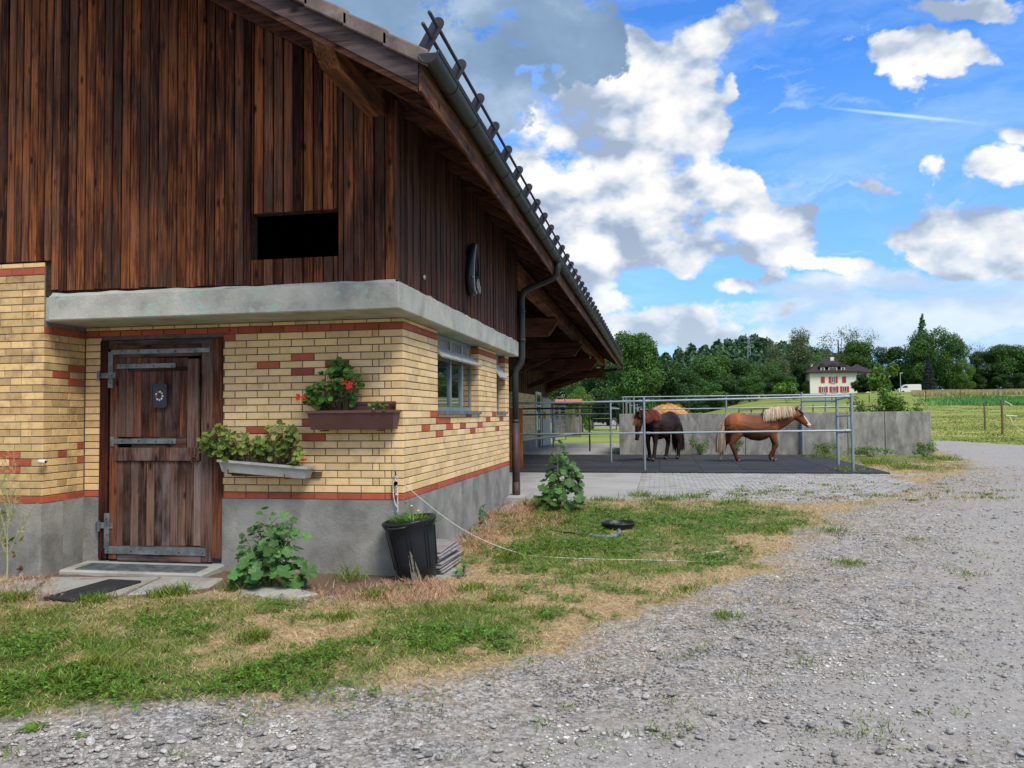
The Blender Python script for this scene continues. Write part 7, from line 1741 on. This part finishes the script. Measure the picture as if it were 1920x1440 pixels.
# grass at paving edge, taller tufts
TF = [(1205, 932, 60, .16), (1300, 934, 60, .14), (1130, 940, 60, .12), (1010, 950, 60, .22), (1380, 945, 50, .12), (330, 1118, 60, .16), (440, 1110, 50, .14), (300, 1122, 50, .14), (180, 1132, 90, .12), (30, 1130, 70, .15), (640, 1165, 70, .10), (480, 1205, 70, .12), (180, 1255, 60, .13), (120, 1290, 60, .11), (890, 1110, 50, .12), (830, 1060, 60, .18), (940, 1130, 60, .1), (1290, 1110, 50, .07), (1360, 1160, 60, .06), (1590, 1060, 80, .06), (1560, 1000, 60, .08), (1250, 940, 60, .15), (960, 1050, 60, .12), (1450, 1000, 60, .1), (1720, 1015, 30, .05), (1810, 1080, 30, .05), (1640, 870, 90, .3), (1590, 885, 90, .2), (1760, 862, 90, .25), (1700, 880, 90, .2), (1550, 860, 60, .3), (700, 1125, 50, .14), (660, 1090, 30, .22)]
Xs = []; Ys = []; Ls = []
g4 = np.random.default_rng(6)
for k in range(150):
    px, py = g4.uniform(0, 1900), g4.uniform(960, 1430)
    if py > 1340 - (px - 300) * .28 or px > 1450: TF.append((px, py, int(g4.integers(2, 9)), g4.uniform(.02, .05)))
for px, py, n, L in TF:
    p = onG(px, py); r = .035 * p[1] / 2 * .6
    n *= 3; Xs.append(p[0] + g4.normal(0, r, n)); Ys.append(p[1] + g4.normal(0, r, n)); Ls.append(L * (.4 + .6 * g4.random(n)))
Xs, Ys, Ls = map(np.concatenate, (Xs, Ys, Ls)); blades('grass_tuft', Xs, Ys, gz_(Xs, Ys), Ls, .004 + .0003 * Ys, .3 + .5 * g4.random(len(Xs)), 'grass', 'taller grass tufts in the yard and along paving edges', 36)
n = 60000; px_ = g4.uniform(1690, 2000, n); yy = 30 + 75 * g4.random(n) ** 1.9; X_ = np.array((px_ - 1238) / 1560 * yy); kf = farfield(X_, yy) & (fbm(X_, yy, .35, 4) + fbm(X_, yy, 1.5, 14) + .35 * (g4.random(n) - .5) > 1.02); X_ = X_[kf]; yy = yy[kf]
hh_ = g4.random(len(X_)) < .72
blades('meadow_grass', X_[hh_], yy[hh_], terr(X_[hh_], yy[hh_]), .04 + .08 * g4.random(hh_.sum()) ** 2, .014 + .0005 * yy[hh_], .6, 'grass', 'green meadow grass beyond the concrete wall', 39)
hh_ = ~hh_; blades('meadow_grass', X_[hh_], yy[hh_], terr(X_[hh_], yy[hh_]), .04 + .08 * g4.random(hh_.sum()) ** 2, .012 + .0005 * yy[hh_], .7, 'hay', 'dry meadow grass beyond the concrete wall', 40)
# weeds rosettes in the left lawn
for (px, py, s_, mt_) in ((150, 1268, .085, 'light'), (180, 1285, .07, 'light'), (1110, 1210 - 120, .05, 'g'), (900, 1215, .06, 'g'), (960, 1225, .06, 'g'), (840, 1205, .06, 'g'), (1000, 1190, .05, 'g'), (150, 1385, .035, 'g'), (60, 1370, .05, 'g')):
    e = empty('weed', {(150, 1268): 'pale green leafy rosette weed in the left lawn', (180, 1285): 'smaller pale rosette weed just below its neighbour in the left lawn', (1110, 1090): 'low weed rosette in the middle of the lawn', (900, 1215): 'clump of broad weed leaves at the lawn edge', (960, 1225): 'rightmost weed clump at the gravel edge', (840, 1205): 'leftmost weed clump in the clover patch', (1000, 1190): 'weed clump behind the gravel edge', (150, 1385): 'tiny weed alone in the gravel', (60, 1370): 'weed at the lower left lawn corner'}[(px, py)], 'plant', pxg(px, py))
    rr_ = random.Random(px); mat = M['clover'] if mt_ == 'g' else M['leaf_ger']
    for i in range(11 if s_ > .04 else 5):
        a = i * 2.4; L = s_ * rr_.uniform(.8, 1.4); mb = MB(); d = Vector((math.cos(a), math.sin(a), 0)); sd_ = Vector((-d.y, d.x, 0)); pts = []
        for q, w_ in ((0, .05), (.25, .14), (.4, .10), (.6, .24), (.75, .16), (.9, .16), (1, .02)): c_ = d * L * q * 1.3 + Vector((0, 0, .015 + L * .5 * math.sin(q * 2.4) * .6)); pts += [c_ - sd_ * w_ * L, c_ + sd_ * w_ * L]
        mb.add(pts, [(2 * k, 2 * k + 1, 2 * k + 3, 2 * k + 2) for k in range(6)]); put('leaf', mb, mat, e)
# pebbles
M['pebble'] = pmat('pebble', [(.12, .115, .11), (.25, .24, .225), (.36, .345, .32), (.52, .50, .46)], scale=3, rough=.85, bump=.2, bscale=80, vary=.5)
def rock(seed, sub=1):
    import bmesh
    bm = bmesh.new(); bmesh.ops.create_icosphere(bm, subdivisions=sub, radius=1.0); rr_ = random.Random(seed); ax = [Vector((rr_.gauss(0, 1), rr_.gauss(0, 1), rr_.gauss(0, 1))).normalized() for _ in range(5)]
    for v in bm.verts:
        k = 1 + sum(.10 * math.sin(3 * v.co.dot(a) + i) for i, a in enumerate(ax)); v.co *= k; v.co.z *= .55; v.co.x *= 1.25
    V_ = np.array([v.co[:] for v in bm.verts]); F_ = np.array([[v.index for v in f.verts] for f in bm.faces]); bm.free(); return V_, F_
protos = [rock(s, 1) for s in range(6)]
x, y, g = sample(190000, 3.3, 24, 2.2, .9, seed=41); lw_, gr, rd, dt = masks(x, y); h = hidden(x, y)
dens = fbm(x, y, .8, 61) * .6 + fbm(x, y, 4, 62) * .4; px3, py3, w3 = proj(x, y, terr0(x, y)); dens = dens + .10 * np.exp(-(((px3 - 1500) / 420) ** 2 + ((py3 - 1200) / 160) ** 2))
keep = (~h) & np.where(lw_ > .5, (g.random(len(x)) < .10 * (gr < .3) + .5 * (1 - lw_)), g.random(len(x)) < .12 + sstep(.34, .62, dens) * .88 * (1 - .8 * np.clip(ell(px3, py3, [(1750, 1330, 420, 110, 1.1), (1250, 1425, 330, 45, .9), (1860, 1040, 110, 260, .8)]), 0, 1))) & (dt < .5)
x = x[keep]; y = y[keep]; n = len(x); r = np.exp(g.normal(-5.3, .48, n)); r = np.clip(r, .003, .025) * (1 + .05 * np.clip(y - 6, 0, 20)); print('pebbles', n)
o_ = np.argsort(-r / y); big = [i for i in o_ if y[i] < 9][:300]; bigset = np.zeros(n, bool); bigset[big] = True
bigme = []
for s_ in range(8):
    V_, F_ = rock(100 + s_, 2); me = npmesh('stone', V_, tris=F_, smooth=True); me.materials.append(M['pebble']); bigme.append(me)
for i in big:
    ob = link('stone', bigme[int(g.integers(8))], None, ground, (x[i], y[i], float(gz_(x[i], y[i])) + r[i] * .12 - .01), (g.uniform(-.3, .3), g.uniform(-.3, .3), g.uniform(0, 6.28))); q = r[i] * 1.1; ob.scale = (q, q, q * g.uniform(.7, 1.1))
idx = np.where(~bigset)[0]
VV = []; FF = []; off = 0
for s_ in range(6):
    V_, F_ = protos[s_] if True else None; ii = idx[s_::6]; m_ = len(ii)
    nearm = y[ii] < 7
    a = g.uniform(0, 6.28, m_); ca, sa = np.cos(a), np.sin(a); rr_ = r[ii]
    X_ = V_[None, :, 0] * ca[:, None] - V_[None, :, 1] * sa[:, None]; Y_ = V_[None, :, 0] * sa[:, None] + V_[None, :, 1] * ca[:, None]; Z_ = V_[None, :, 2] * g.uniform(.7, 1.2, (m_, 1))
    W_ = np.stack([X_ * rr_[:, None] + x[ii][:, None], Y_ * rr_[:, None] + y[ii][:, None], Z_ * rr_[:, None] + (gz_(x[ii], y[ii]) - .019 + rr_ * .25)[:, None]], -1)
    VV.append(W_.reshape(-1, 3)); FF.append((F_[None] + (np.arange(m_) * len(V_))[:, None, None] + off).reshape(-1, 3)); off += m_ * len(V_)
me = npmesh('gravel', np.concatenate(VV), tris=np.concatenate(FF), smooth=True); tag(link('gravel', me, M['pebble']), 'loose grey gravel pebbles over the yard', kind='stuff')
# debris on the paving
g5 = np.random.default_rng(8); n = 1500; xx = g5.uniform(1.5, 6.0, n); yy = 13.6 + 5.6 * g5.random(n) ** 1.6; xx = xx + (yy - 16) * .3
blades('dry_grass', xx, yy, np.full(n, ZB + .012), .05, .012, .8, 'dry', 'dry blades and scraps lying on the block paving', 37)
n = 1200; xx = g5.normal(2.6, .9, n) + .3; yy = np.abs(g5.normal(0, .9, n)) + 13.7; cx = g5.uniform(.5, 6, 70); cy = 13.5 + np.abs(g5.normal(0, 1.6, 70)); kk = g5.integers(0, 70, n); xx = cx[kk] + g5.normal(0, .07, n) + (cy[kk] - 14) * .3; yy = np.clip(cy[kk] + g5.normal(0, .05, n), 13.5, 19.2)
blades('grass_tuft', xx, yy, np.full(n, ZB + .01), .05, .012, .5, 'grass', 'small green weeds in the joints of the paving', 38)
print('objects', len(bpy.data.objects))
